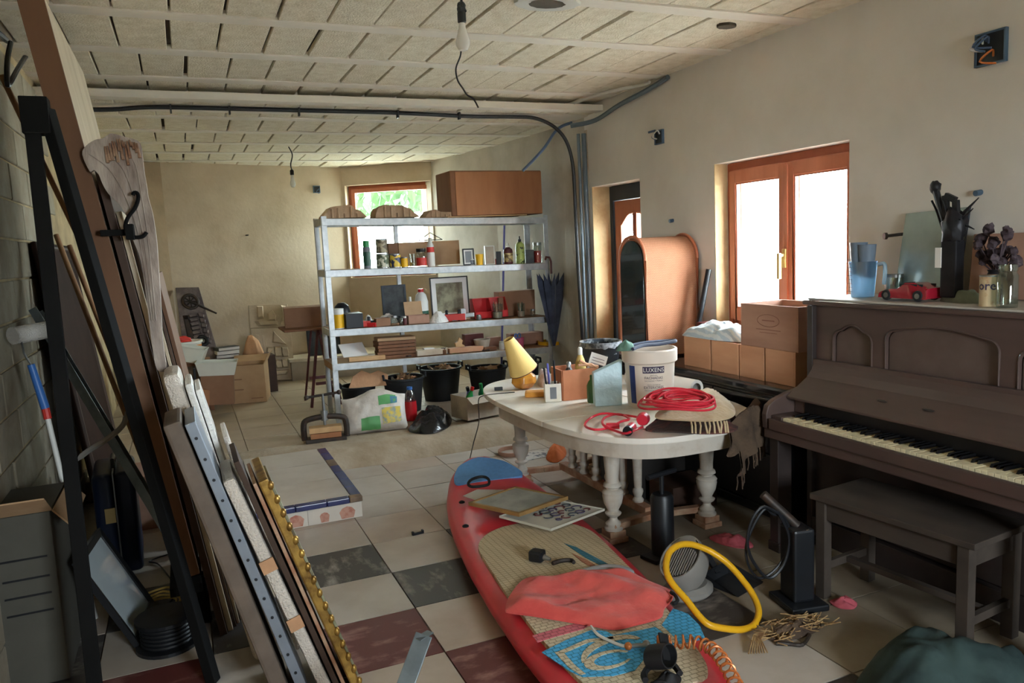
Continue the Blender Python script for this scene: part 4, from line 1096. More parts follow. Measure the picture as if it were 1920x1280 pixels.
obj('tray', MB().bx(-k / 2, k / 2, -.06, -.055, 0, hh).bx(-k / 2, k / 2, .055, .06, 0, hh).bx(-k / 2, -k / 2 + .005, -.055, .055, 0, hh).bx(k / 2 - .005, k / 2, -.055, .055, 0, hh).bx(-k / 2, k / 2, -.06, .06, 0, .004), 'crate_old', ob)
obj('lid', MB().bx(-k / 2, k / 2 - .03, -.0025, .0025, 0, .13, TR((0, .058, hh - .003), (-.25, 0, 0))), 'cardboard', ob)
at_y(round_thing('detergent_jug', 'white jug with dark green base and red cap at the back of shelf three', 'jug', (779, 805, 536, 598), 3, [('body', [(.95, 0), (1, .04), (1, .32)], 'dark_green'), ('upper_body', [(1, .32), (1, .6), (.75, .82), (.35, .9)], 'white_plastic'), ('cap', [(.42, .9), (.42, 1)], 'red_plastic')]), SY1 - .11)
at_y(round_thing('tube_bottle', 'thin pale pink bottle behind the open carton', 'bottle', (767, 775, 549, 597), 3, [('body', [(.9, 0), (1, .05), (.9, .8)], 'tile_pink'), ('cap', [(.7, .8), (.6, 1)], 'white_plastic')]), SY1 - .1)
picture('framed_picture', 'large picture with pale mount and black edge standing on shelf three', (808, 884, 507, 588), 3, 'picture_art', 'black_wood', 'white_print', .012, .08, -.06, yback=SY1 - .09)
cloth_on('plastic_bag', 'crumpled clear plastic bags in the middle of shelf three', (803, 842, 578, 601), 3, 'wrap', .07, seed=15, cat='bag', amp=.02)
tl = tool_on('pipe_clamp', 'long red and steel clamp with two black knobs on shelf three', (832, 890, 575, 598), 3, 'red_paint', 'steel', -.1)
for x in (-.12, .0): obj('knob', MB().lathe([(.014, 0), (.018, .02), (.012, .06), (.016, .075), (.0, .085)], 12, TR((x, 0, .03))), 'black_plastic', tl, smooth=True)
rb = thing('parts_bin', 'bright red plastic parts bin with a sloping open front', 'bin', seat_on(885, 950, 553, 592, 3, r=.08)[0], 0.0); at_y(rb, SY0 + .215)
k = 66 * mpp(rb.location); hh = 37 * mpp(rb.location)
sd = [(-.07, 0), (.07, 0), (.07, hh), (.0, hh), (-.07, hh * .35)]
MXZ = lambda x: Matrix(((0, 0, 1, x), (1, 0, 0, 0), (0, 1, 0, 0), (0, 0, 0, 1)))
for x in (-k / 2, 0, k / 2 - .004): obj('side_wall', MB().prism(sd, 0, .004, MXZ(x)), 'red_plastic', rb)
obj('tray', MB().bx(-k / 2, k / 2, -.07, .07, 0, .004).bx(-k / 2, k / 2, .066, .07, 0, hh).bx(-k / 2, k / 2, -.07, -.066, 0, hh * .35).bx(-k / 2, k / 2, .0, .07, hh - .004, hh), 'red_plastic', rb)
def brush_jar(label, box, sup, m, stick, n=6, hgt=1.5):
    t = round_thing('brush_jar', label, 'jar', box, sup, [('glass', [(.8, 0), (.95, .05), (1, .9), (.95, .9), (.9, .08), (.7, .04)], 'clear_glass'), ('water', [(.75, .05), (.85, .4)], 'grey_paper')])
    k = (box[1] - box[0]) * mpp(t.location); hh = (box[3] - box[2]) * mpp(t.location)
    for i in range(n):
        a = 2 * PI * i / n
        obj('brush', MB().cyl((.15 * k * math.cos(a), .15 * k * math.sin(a), .02), (.32 * k * math.cos(a), .32 * k * math.sin(a), hh * random.uniform(.85, hgt)), .004, 6), stick if i % 2 else m, t)
    return t
brush_jar('glass of brushes standing before the red bin', (922, 944, 562, 593), 3, 'brush_mix', 'crate_wood', 7, 1.15)
brush_jar('jam jar of pencils right of the red bin', (969, 985, 560, 589), 3, 'brush_mix', 'dark_green', 6, 1.0)
o = box_thing('cardboard_box', 'brown cardboard box at the right end of shelf three', 'box', (954, 1030, 538, 585), 3, .12, 'cardboard_dark', 0.04); at_y(o, SY1 - .12); o.location.x = min(o.location.x, SX1 - .26)

# ---- fourth shelf
t_ = box_thing('torn_paper', 'large torn sheet of white paper propped at the left of shelf four', 'paper', (646, 694, 627, 662), 4, .004, 'paper', .2); t_.rotation_euler = (-.9, 0, .15); t_.location.y = SY0 + .1; t_.location.z += .04
st = Vector(PS(4, 726, 662)); k = mpp(st)
for i in range(6):
    hh = 6.2 * k
    o = obj('wood_board', MB().bx(-36 * k + random.uniform(0, .02), 34 * k, -.09, .09, 0, hh * .85), 'cardboard' if i == 5 else 'brown_wood', None, bevel=.002, loc=(st.x, SY0 + .15, shelf_z(4, st.x) + .004 + i * hh), rot=(0, .021, random.uniform(-.08, .08)))
    tag(o, ['bottom board of the stack on shelf four', 'second board up in the stack on shelf four', 'third board up in the stack on shelf four', 'fourth board up in the stack on shelf four', 'fifth board up in the stack on shelf four', 'pale top board of the stack on shelf four'][i], 'board', 'boards stacked on shelf four')
pl = box_thing('pine_plank', 'pale pine plank at the front edge of shelf four', 'plank', (654, 722, 672, 680), 4, .05, 'pale_wood', 0.0); pl.location.y = SY0 + .045; pl.rotation_euler = (0, .021, 0)
for i, (u, v, lab) in enumerate(((660, 668, 'rusty flat tool at the left of shelf four'), (741, 666, 'dark rusty spanner beside the board stack'))):
    c = PS(4, u, v); tt = thing('iron_tool', lab, 'tool', (c.x, SY0 + (.2 if i == 0 else .1), shelf_z(4, c.x) + .006), .4 - i)
    obj('shank', MB().bx(-.07, .07, -.008, .008, 0, .012), 'iron', tt, bevel=.002); obj('jaw', MB().lathe([(.022, 0), (.022, .014)], 6, TR((.08, 0, 0))), 'iron', tt)
c = PS(4, 765, 668)
vl = thing('brass_valve', 'small old valve with a T handle in the middle of shelf four', 'valve', (c.x, SY0 + .08, shelf_z(4, c.x) + .003))
obj('body', MB().lathe([(.03, 0), (.03, .015), (.014, .03), (.02, .05), (.01, .06), (.01, .1)], 12), 'iron', vl, smooth=True)
obj('handle', MB().cyl((-.05, 0, .1), (.05, 0, .1), .008, 8), 'steel', vl)
obj('side_pipe', MB().cyl((0, 0, .04), (.08, .01, .04), .012, 10), 'iron', vl)
for i, (bx2, lab, m, dep, nm) in enumerate((((778, 838, 654, 664), 'flat whitewashed board in the middle of shelf four', 'plaster_cast', .1, 'white_board'), ((795, 815, 645, 648), 'thin white plate lying on the whitewashed board', 'paper', .06, 'white_plate'), ((838, 906, 651, 660), 'thin orange brown plank right of the whitewashed board', 'crate_wood', .09, 'wood_plank'), ((905, 930, 648, 655), 'small brown offcut near the grey pot', 'brown_wood', .06, 'wood_offcut'))):
    o = box_thing(nm, lab, 'board', bx2, 4, dep, m, 0.05)
    if i == 1: o.location.z += .05; o.location.y = SY0 + .1
    o.rotation_euler = (0, .021, .05); o.location.z += .003
c, w, h = seat_on(850, 873, 625, 651, 4, r=.02)
sc_ = obj('carved_offcut', MB().prism([(-.5 * w, 0), (.5 * w, 0), (.45 * w, .35 * h), (.2 * w, .5 * h), (.3 * w, .75 * h), (.0, h), (-.15 * w, .7 * h), (-.4 * w, .6 * h), (-.35 * w, .3 * h)], -.012, .012, Matrix(((1, 0, 0, 0), (0, 0, 1, 0), (0, 1, 0, 0), (0, 0, 0, 1)))), 'pale_wood', None, loc=(c.x * (SY0 + .17) / c.y, SY0 + .17, c.z + .004), rot=(0, 0, .1), bevel=.003)
tag(sc_, 'cut-out pale wood figure standing on shelf four', 'figure')
mt = box_thing('stone_box', 'reddish stone box with a hollow top behind the grey pot', 'box', (868, 906, 613, 641), 4, .1, 'tile_red', 0.0); at_y(mt, SY1 - .1)
round_thing('mortar_pot', 'grey flared pot on shelf four', 'pot', (888, 920, 625, 646), 4, [('pot', [(.62, 0), (.7, .05), (1, 1), (.88, 1), (.6, .12)], 'grey_paper')])
o = box_thing('brick', 'pale reddish brick behind the grey pot', 'brick', (912, 938, 622, 640), 4, .08, 'crate_old', 0.0); at_y(o, SY1 - .09)
o = box_thing('long_box', 'long low reddish box at the right of shelf four', 'box', (950, 1019, 620, 642), 4, .12, 'crate_old', 0.0); at_y(o, SY1 - .11)
round_thing('cup', 'pink plastic cup at the front of shelf four', 'cup', (965, 984, 641, 660), 4, [('cup', [(.8, 0), (1, 1), (.92, 1), (.72, .08)], 'pink_plastic')])
c = PS(4, 975, 656); sc2 = thing('scissors', 'blue handled scissors stuck in the pink cup', 'scissors', (c.x, c.y + .045, shelf_z(4, c.x) + .02), .3)
obj('blade', MB().bx(-.004, .004, -.002, .002, 0, .09), 'steel', sc2)
for x in (-.022, .022): obj('handle', MB().tube([(x + .018 * math.cos(a), 0, .115 + .024 * math.sin(a)) for a in [2 * PI * i / 12 for i in range(12)]], .005, 6, True), 'blue_plastic', sc2)
c = PS(4, 1018, 641)
tag(obj('yellow_ring', MB().lathe([(.13, 0), (.135, .0), (.135, .035), (.125, .035), (.125, 0), (.13, 0)], 32, cap=False), 'yellow_plastic', None, smooth=30, loc=(c.x - .03, SY0 + .17, shelf_z(4, c.x) + .006), rot=(0, .021, 0)), 'olive yellow flat ring at the right end of shelf four', 'ring')
tag(obj('blue_pole', MB().cyl((2.96, SY1 + .03, PZ), (3.10, SY1 + .05, 1.9), .011, 10), 'purple_plastic'), 'blue pole standing upright behind the right of the shelving unit', 'pole')

# ---- more clutter, shelf three and four
random.seed(77)
CL = [('small_jar', 'jar', 'short jar with black lid between cloth and carton on shelf three', (747, 757, 586, 603), 3, 'jar_glass', 'black_plastic'), ('small_jar', 'jar', 'little brown bottle left of the open carton on shelf three', (755, 763, 588, 604), 3, 'maroon', 'white_plastic'),
      ('small_jar', 'jar', 'tiny steel pot beside the red bin on shelf three', (893, 903, 586, 596), 3, 'steel', 'steel'), ('small_jar', 'jar', 'small clear pot right of the pencil jar on shelf three', (994, 1004, 574, 588), 3, 'jar_glass', 'steel'),
      ('small_jar', 'jar', 'stubby brown pot in the middle of shelf four', (826, 838, 650, 662), 4, 'brown_wood', 'dark_wood'), ('small_jar', 'jar', 'small white pot near the grey pot on shelf four', (936, 946, 636, 652), 4, 'white_plastic', 'clear_plastic')]
for nm, ct_, lab, bx2, sp_, m1, m2 in CL:
    round_thing(nm, lab, ct_, bx2, sp_, [('body', [(.9, 0), (1, .06), (1, .7), (.8, .8)], m1), ('lid', [(.82, .8), (.82, 1)], m2)], 'small pots on the shelves')
for i, (u, v, l_, m1, m2, lab) in enumerate(((712, 610, .11, 'steel', 'black_plastic', 'screwdriver with black handle at the front of shelf three'), (735, 609, .09, 'iron', 'crate_wood', 'wood handled chisel at the front of shelf three'), (818, 604, .12, 'steel', 'yellow_plastic', 'yellow handled screwdriver on shelf three'), (860, 600, .1, 'steel', 'black_plastic', 'dark handled file beside the red clamp'), (905, 661, .11, 'iron', 'dark_wood', 'dark wooden handled rasp on shelf four'), (790, 668, .12, 'steel', 'red_plastic', 'red handled awl at the front of shelf four'), (848, 664, .1, 'steel', 'green_plastic', 'green handled tool on shelf four'))):
    l3 = 3 if v < 630 else 4; pq = P(u, v, y=SY0 + .035)
    tt = thing('hand_tool', lab, 'tool', (pq.x, SY0 + .04 + .02 * (i % 2), shelf_z(l3, pq.x) + .012), random.uniform(-.3, .3), 'hand tools on the shelves')
    obj('blade', MB().cyl((-l_ * .6, 0, 0), (0, 0, 0), .004, 6), m1, tt); obj('handle', MB().lathe([(.006, 0), (.011, .01), (.009, .04), (.011, .07), (.004, .075)], 10, TR((0, 0, 0), (0, PI / 2, 0))), m2, tt, smooth=True)
# ---- umbrella hooked on the shelf end
um = thing('umbrella', 'folded navy umbrella hanging at the right end of the shelving unit', 'umbrella', (3.34, 6.82, 0.62))
tops = MB(); vs = []; fs = []
for i in range(13):
    t = i / 12; z = .02 + t * .66
    for k in range(16):
        a = 2 * PI * k / 16; r = (.012 + .115 * t ** .8) * (1 + .28 * math.cos(8 * a) * (.3 + t)) * (1.0 if t < .97 else .97)
        vs.append((r * math.cos(a) * .95, r * math.sin(a) * .45, z + (.07 * math.cos(8 * a) if i == 12 else 0)))
for i in range(12):
    for k in range(16): l = (k + 1) % 16; fs.append((i * 16 + k, i * 16 + l, (i + 1) * 16 + l, (i + 1) * 16 + k))
fs.append(tuple(reversed(range(16)))); fs.append(tuple(12 * 16 + k for k in range(16)))
obj('canopy', MB().add(vs, fs), 'navy_cloth', um)
obj('shaft', MB().cyl((0, 0, -.03), (0, 0, .76), .005, 6), 'steel', um)
obj('handle', MB().tube([(0, 0, .74), (0, 0, .86), (-.01, .01, .9), (-.03, .04, .905), (-.03, .06, .88)], .011, 8), 'maroon', um, smooth=True)
# ------------------------------------------------------------------ under the shelving unit
mat('sack_white', (214, 208, 200), 0.5, alt=(180, 170, 158), scale=7, bump=0.6, bscale=18, altpos=(0.35, 0.75))
mat('sack_green', (92, 158, 96), 0.5, var=0.12, scale=9)
mat('sack_yellow', (214, 190, 84), 0.5, alt=(150, 160, 150), scale=22, altpos=(0.45, 0.6))
mat('sack_blue', (70, 130, 150), 0.5, var=0.2, scale=12)
mat('bin_bag', (22, 23, 26), 0.25, var=0.3, bump=0.9, bscale=18, spec=0.6)
mat('scrap_paper', (196, 180, 156), 0.85, alt=(160, 140, 112), scale=8, altpos=(0.35, 0.7))
mat('orange_rag', (206, 112, 62), 0.9, var=0.15, bump=0.5, bscale=20)
mat('clear_red', (196, 36, 44), 0.25, var=0.1, spec=0.6)
def bucket(label, x, y, r, h, seed):
    t = thing('rubble_bucket', label, 'bucket', (x, y, PZ), 0, 'black rubber buckets under the shelving unit')
    obj('shell', MB().lathe([(r * .76, 0), (r * .95, h * .93), (r * 1.02, h * .95), (r * 1.02, h), (r * .93, h), (r * .9, h * .93), (r * .72, .02)], 28), 'black_rubber', t, smooth=True)
    for s in (-1, 1):
        obj('handle', MB().tube([(s * r * 1.0, -.06, h * .96), (s * r * 1.02, -.05, h * 1.1), (s * r * 1.02, .05, h * 1.1), (s * r * 1.0, .06, h * .96)], .012, 6), 'black_rubber', t, smooth=True)
    obj('contents', MB().lathe([(r * .89, h * .80), (.0, h * .84)], 24, cap=False), 'scrap_paper', t)
    random.seed(seed)
    for k in range(9):
        a = random.uniform(0, 2 * PI); q = random.uniform(0, .45) * r
        M_ = TR((q * math.cos(a), q * math.sin(a), h * random.uniform(.88, 1.0)), (random.uniform(-.6, .6), random.uniform(-.6, .6), random.uniform(0, 3)))
        w = random.uniform(.08, .17)
        mb = MB(); n = 5; vs = [((i / n - .5) * w, (j / n - .5) * w * .8, .03 * noise.noise(Vector((i * .9, j * .9, k + seed)))) for j in range(n + 1) for i in range(n + 1)]
        fs = [(j * (n + 1) + i, j * (n + 1) + i + 1, (j + 1) * (n + 1) + i + 1, (j + 1) * (n + 1) + i) for j in range(n) for i in range(n)]
        mb.add(vs, fs, M_); obj('paper_scrap', mb, ('kraft_paper', 'grey_paper', 'cardboard')[k % 3], t)
    return t
for k, (u, v, y, r, lab) in enumerate(((672, 731, 7.18, .17, 'black bucket behind the plastic sack, leftmost under the shelves'), (757, 723, 7.08, .2, 'black bucket of paper scraps behind the red bottle'), (826, 712, 7.42, .22, 'black bucket of torn cartons, third from the left under the shelves'), (914, 702, 7.10, .2, 'wide black bucket with a loop handle under the right of the shelves'), (990, 700, 7.12, .12, 'black bucket furthest right behind the white table'))):
    p = P(u, v, y=y); z = max(p.z, .42); bucket(lab, p.x, y, r, .33 if k not in (0,) else .28, 20 + k)
# cardboard scraps over the first bucket
# plastic sack, leaning back
p = P(703, 815, z=PZ); k = mpp(p); w, h = 122 * k, 74 * k
sk = thing('plastic_sack', 'full white plastic sack printed green and yellow slumped before the buckets', 'sack', (p.x + .035, p.y + .09, PZ + .004), rot=(-.22, 0, -.12))
vs = []; fs = []; NU, NV = 24, 14
def sack_pt(i, j, s):
    x = i / NU * 2 - 1; z = j / NV
    edge = (1 - abs(x) ** 4) * (1 - abs(2 * z - 1) ** 4)
    th = s * .085 * max(0, edge) ** .6 * (1.25 - .5 * z)
    zz = z * h * (1 + .10 * math.sin(x * 3.5 + 1.2) * z) + .0
    nz = .012 * noise.noise(Vector((x * 4, z * 5, s * 3))) * edge
    return (x * w / 2 * (1 - .05 * math.sin(z * PI)), th + nz, max(0, zz + .006 * noise.noise(Vector((x * 5, z * 4, 2))) * (z > 0)))
for s in (-1, 1):
    o_ = len(vs)
    for j in range(NV + 1):
        for i in range(NU + 1): vs.append(sack_pt(i, j, s))
    for j in range(NV):
        for i in range(NU):
            a = o_ + j * (NU + 1) + i; fs.append((a, a + 1, a + NU + 2, a + NU + 1))
obj('bag', MB().add(vs, fs), 'sack_white', sk, smooth=True)
def sack_patch(name, x0, x1, z0, z1, m, skew=0.0):
    n = 6; vs = []; fs = []
    for j in range(n + 1):
        for i in range(n + 1):
            x = x0 + (x1 - x0) * i / n; z = z0 + (z1 - z0) * j / n + skew * (i / n)
            q = sack_pt((x + 1) / 2 * NU, z * NV, -1); vs.append((q[0], q[1] - .0025, q[2]))
    fs = [(j * (n + 1) + i, j * (n + 1) + i + 1, (j + 1) * (n + 1) + i + 1, (j + 1) * (n + 1) + i) for j in range(n) for i in range(n)]
    obj(name, MB().add(vs, fs), m, sk, smooth=True)
sack_patch('green_print', -.48, .12, .06, .38, 'sack_green')
sack_patch('green_print', .12, .68, .62, .84, 'sack_green', .08)
sack_patch('yellow_print', .2, .82, .16, .56, 'sack_yellow', .06)
sack_patch('blue_print', .5, .72, .68, .86, 'sack_blue', .03)
rbt = round_thing('drink_bottle', 'large clear bottle of red liquid standing beside the sack', 'bottle', (758, 782, 726, 790), PZ, [('liquid', [(.9, 0), (1, .04), (.96, .2), (1, .4), (.92, .58)], 'clear_red'), ('neck', [(.92, .58), (.85, .75), (.45, .88), (.4, .92)], 'blue_clear'), ('cap', [(.45, .92), (.45, 1)], 'blue_plastic')])
def px_heap(name, label, cat, pts, z, H, m, amp=.03, fr=9, seed=0, **k):
    q = [P(u, v, z=z) for u, v in pts]
    return tag(obj(name, heap(q, z + .001, H, amp, fr, seed=seed, **k), m, smooth=55), label, cat)
px_heap('rubbish_bag', 'shiny black rubbish bag heaped on the kerb beside the red bottle', 'bag', [(766, 806), (785, 813), (815, 812), (842, 800), (846, 782), (830, 774), (806, 776), (790, 786)], PZ + .008, .12, 'bin_bag', .055, 9, 3, power=2.4)
0 and px_heap('rubbish_bag', 'flat black bag lying under the carton of plastic bottles', 'bag', [(842, 798), (880, 792), (915, 780), (930, 768), (900, 762), (860, 772)], PZ + .008, .06, 'bin_bag', .03, 12, 6)
# carton with bottles of cleaner
p = P(905, 790, z=PZ); k = mpp(p)
ct = thing('bottle_carton', 'torn beige carton full of plastic bottles near the table end', 'carton', (p.x + .02, p.y + .16, PZ + .03), 0.25)
for (a, b, c2, d) in ((-.2, .2, -.13, -.125), (-.2, .2, .125, .13), (-.2, -.195, -.125, .125), (.195, .2, -.125, .125)): obj('wall', MB().bx(a, b, c2, d, 0, .2), 'grey_paper', ct)
obj('flap', MB().bx(-.2, .2, -.10, 0, -.002, .002, TR((0, -.13, .2), (.5, 0, 0))), 'grey_paper', ct)
obj('bottom', MB().bx(-.2, .2, -.13, .13, -.002, .0), 'grey_paper', ct)
for k2, (dx, m, cap, rz, lab) in enumerate(((-.14, 'green_plastic', 'red_plastic', .5, 'mint green cleaner bottle tipped out of the carton'), (-.03, 'purple_plastic', 'black_plastic', -.6, 'violet cleaner bottle lying across the carton'), (.08, 'green_plastic', 'green_plastic', -.35, 'dark green cleaner bottle at the back of the carton'))):
    b_ = thing('cleaner_bottle', lab, 'bottle', ct.matrix_world @ Vector((0, 0, 0)), 0, 'cleaner bottles in the carton')
    b_.location = Vector((ct.location.x + dx, ct.location.y + (-.05, .03, .06)[k2], PZ + .07)); b_.rotation_euler = (.15, rz * .6, .3)
    obj('body', MB().lathe([(.03, 0), (.034, .01), (.034, .15), (.014, .2), (.014, .21)], 14), m, b_, smooth=True); obj('cap', MB().lathe([(.016, .21), (.016, .245)], 12), cap, b_, smooth=True)
# big C clamp pressing wood blocks
p = P(620, 828, z=PZ); k = mpp(p)
cl = thing('c_clamp', 'heavy rusty clamp press squeezing wooden blocks on the kerb', 'clamp', (p.x - .025, p.y + .06, PZ + .003), -0.12)
wc = 78 * k; hc = 46 * k
pts = [(-wc / 2, 0, 0.02), (-wc / 2, 0, hc * .7), (-wc / 2 * .8, 0, hc * .92), (0, 0, hc), (wc / 2 * .8, 0, hc * .92), (wc / 2, 0, hc * .7), (wc / 2, 0, .02)]
obj('arch', MB().tube(catmull(pts, 4), .024, 8), 'iron', cl, smooth=True)
obj('base_plate', MB().bx(-wc * .48, wc * .48, -.07, .07, 0, .03), 'iron', cl, bevel=.005)
obj('screw', MB().cyl((0, 0, .13), (0, 0, hc + .19), .012, 10).cyl((0, 0, hc - .03), (0, 0, hc + .05), .03, 12), 'steel', cl, smooth=True)
obj('t_handle', MB().cyl((-.13, 0, hc + .17), (.13, 0, hc + .19), .011, 8).ball((-.13, 0, hc + .17), .02, 10, 6).ball((.13, 0, hc + .19), .02, 10, 6), 'iron', cl, smooth=True)
for z, m, s in ((.032, 'orange_wood', .36), (.078, 'pale_wood', .38)): obj('wood_block', MB().bx(-wc * s, wc * s, -.06, .06, z, z + .042), m, cl, bevel=.003)
# cardboard scraps in front of the left bucket
for k2, (u, v, lab) in enumerate(((690, 725, 'torn brown cardboard poking out of the left bucket'),)):
    pc = P(u, v, y=7.1); tag(obj('cardboard_scrap', MB().prism([(-.2, 0), (.17, -.02), (.19, .08), (.1, .13), (.02, .11), (-.06, .15), (-.15, .1)], -.004, .004, Matrix(((1, 0, 0, 0), (0, 0, 1, 0), (0, 1, 0, 0), (0, 0, 0, 1)))), 'kraft_paper', None, loc=(pc.x, 7.02, .42), rot=(-.2, 0, .1)), lab, 'cardboard')

# ------------------------------------------------------------------ trestle with a box, far bay
tz = .9
tp = P(563, 613, y=8.0); TX, TY = tp.x, 8.0; tz = tp.z
tb = thing('trestle', 'reddish brown wooden trestle with a board top left of the shelving unit', 'trestle', (TX, TY, PZ))
H_ = tz - PZ
for s in (-1, 1):
    for e in (-1, 1):
        obj('leg', MB().bar((.17 + s * .15, e * .22, 0), (.17 + s * .03, e * .2, H_ - .02), .03, .022), 'maroon', tb, bevel=.002)
obj('rail', MB().bx(.15, .19, -.24, .24, H_ - .07, H_ - .021), 'maroon', tb)
for e in (-1, 1): obj('brace', MB().bx(.08, .26, e * .205 - .01, e * .205 + .01, .22, .25), 'maroon', tb)
obj('top_board', MB().bx(-.19, .28, -.26, .26, H_ - .02, H_), 'brown_wood', tb, bevel=.003)
tag(obj('cardboard_box', MB().bx(-.2, .2, -.14, .14, 0, .2), 'cardboard_dark', None, bevel=.004, loc=(TX + .06, TY + .08, tz + .002), rot=(0, 0, -.1)), 'closed brown cardboard box on the trestle', 'box')
# black slate panel on a white ledge against the far wall
lg = MB().prism([(1.12, 9.62), (3.02, 9.30), (3.0, 9.56), (2.0, 10.2), (1.12, 9.98)], PZ, .36)
struct('trim_4', lg, 'plaster_side')
struct('trim_5', MB().prism([(1.10, 9.60), (3.03, 9.27), (3.01, 9.57), (2.0, 10.21), (1.1, 9.98)], .361, .40), 'joist', bevel=.004)
sp = picture('slate_panel', 'dark scratched panel leaning on the far ledge behind the trestle', (545, 606, 612, 668), .40, 'dark_panel', 'black_wood', None, .015, .1, -.05, cat='panel'); sp.location = (1.55, 9.72, .402)

# ------------------------------------------------------------------ plaster reliefs against the far wall
def slab_px(name, label, corners, y0, m, th=.03, cat='relief'):
    """a slab leaning on the far wall; corners (tl, tr, br, bl) in the photograph"""
    pts = []
    for i, (u, v) in enumerate(corners): pts.append(P(u, v, y=y0[i]))
    c = sum(pts, Vector()) / 4
    n = (pts[1] - pts[0]).cross(pts[3] - pts[0]).normalized()
    if n.y < 0: n = -n
    t = thing(name, label, cat, (c.x, c.y, min(p.z for p in pts)))
    q = [p - t.location for p in pts]
    vs = [tuple(p) for p in q] + [tuple(p + n * th) for p in q]
    obj('slab', MB().add(vs, [(0, 1, 2, 3), (7, 6, 5, 4), (0, 4, 5, 1), (1, 5, 6, 2), (2, 6, 7, 3), (3, 7, 4, 0)]), m, t, bevel=.006)
    def on(a, b, d=0.0):           # slab coordinates, a across, b down
        p = q[0].lerp(q[1], a).lerp(q[3].lerp(q[2], a), b); return p - n * d
    return t, on
def relief(t, on, pts, m, h=.02, name='relief_part'):
    n = len(pts)
    vs = [tuple(on(a, b, .001)) for a, b in pts] + [tuple(on(sum(p[0] for p in pts) / n + (a - sum(p[0] for p in pts) / n) * .72, sum(p[1] for p in pts) / n + (b - sum(p[1] for p in pts) / n) * .72, h)) for a, b in pts]
    fs = [tuple(range(n, 2 * n))] + [(i, (i + 1) % n, n + (i + 1) % n, n + i) for i in range(n)]
    obj(name, MB().add(vs, fs), m, t)
yb = 9.70
t1, on1 = slab_px('plaster_relief', 'large plaster relief of a sailing ship leaning on the far wall', [(470, 616), (545, 613), (554, 711), (477, 714)], (yb + .08, yb + .05, yb - .02, yb), 'plaster_cast')
relief(t1, on1, [(.55, .05), (.88, .34), (.5, .28)], 'plaster_cast', .05)
for (a0, a1, b0, b1) in ((.36, .54, .36, .56), (.54, .72, .35, .56), (.72, .88, .37, .57), (.40, .55, .6, .78), (.55, .70, .6, .78), (.70, .84, .6, .77)):
    relief(t1, on1, [(a0, b0), (a1, b0 + .01), (a1 + .02, (b0 + b1) / 2), (a1 + .01, b1), (a0 + .01, b1), (a0 - .02, (b0 + b1) / 2)], 'plaster_cast', .06)
relief(t1, on1, [(.34, .82), (.9, .8), (.8, .9), (.42, .92)], 'plaster_cast', .05)
relief(t1, on1, [(.26, .12), (.32, .12), (.36, .95), (.31, .95)], 'plaster_cast', .015)
relief(t1, on1, [(.1, .1), (.2, .12), (.16, .4), (.18, .7), (.12, .7), (.1, .4)], 'plaster_cast', .02)
t2, on2 = slab_px('plaster_relief', 'smaller white plaster relief propped above the ship relief', [(466, 572), (539, 569), (543, 612), (469, 615)], (yb + .17, yb + .15, yb + .09, yb + .10), 'plaster_cast')
for poly in ([(.2, .05), (.36, .05), (.36, .6), (.2, .65)], [(.45, .4), (.6, .25), (.68, .5), (.66, .75), (.46, .75)], [(.12, .72), (.7, .72), (.72, .92), (.2, .95)], [(.82, .05), (.95, .1), (.9, .35), (.97, .55), (.9, .92), (.78, .9), (.84, .5)]): relief(t2, on2, poly, 'plaster_cast', .06)
# dark carved lock sculpture
t3, on3 = slab_px('lock_sculpture', 'tall dark sculpture with a wheel leaning in the far left corner', [(329, 539), (373, 538), (424, 712), (352, 716)], (9.62, 9.62, 9.3, 9.3), 'slate', .09, 'sculpture')
def ring_on(t, on, a, b, r, m, tr=.012, name='wheel', h=.03):
    c = on(a, b, h); ux = (on(1, b) - on(0, b)).normalized(); uz = (on(a, 0) - on(a, 1)).normalized()
    return obj(name, MB().tube([tuple(c + ux * r * math.cos(x) + uz * r * math.sin(x)) for x in [2 * PI * i / 20 for i in range(20)]], tr, 8, True), m, t, smooth=True), c, ux, uz
wr_, c, ux, uz = ring_on(t3, on3, .5, .16, .08, 'iron', .018)
for i in range(4): obj('spoke', MB().cyl(tuple(c - (ux * math.cos(i * .8) + uz * math.sin(i * .8)) * .08), tuple(c + (ux * math.cos(i * .8) + uz * math.sin(i * .8)) * .08), .007, 6), 'iron', wr_)
obj('lever', MB().cyl(tuple(c), tuple(on3(1.35, .30, .05)), .016, 8, .01), 'iron', t3)
ring_on(t3, on3, .62, .58, .05, 'black_plastic', .02, 'hub'); ring_on(t3, on3, .62, .58, .018, 'steel', .01, 'hub')
for k2 in range(7): relief(t3, on3, [(.30, .30 + k2 * .045), (.62, .30 + k2 * .045), (.66, .32 + k2 * .045), (.34, .335 + k2 * .045)], 'slate', .045, 'rib')
relief(t3, on3, [(.12, .3), (.3, .3), (.44, .66), (.2, .68)], 'iron', .05, 'plate')
for k2 in range(6): relief(t3, on3, [(.66 + .02 * k2, .28 + k2 * .055), (.9, .30 + k2 * .055), (.86, .335 + k2 * .055), (.68, .33 + k2 * .055)], 'slate', .04, 'tooth')

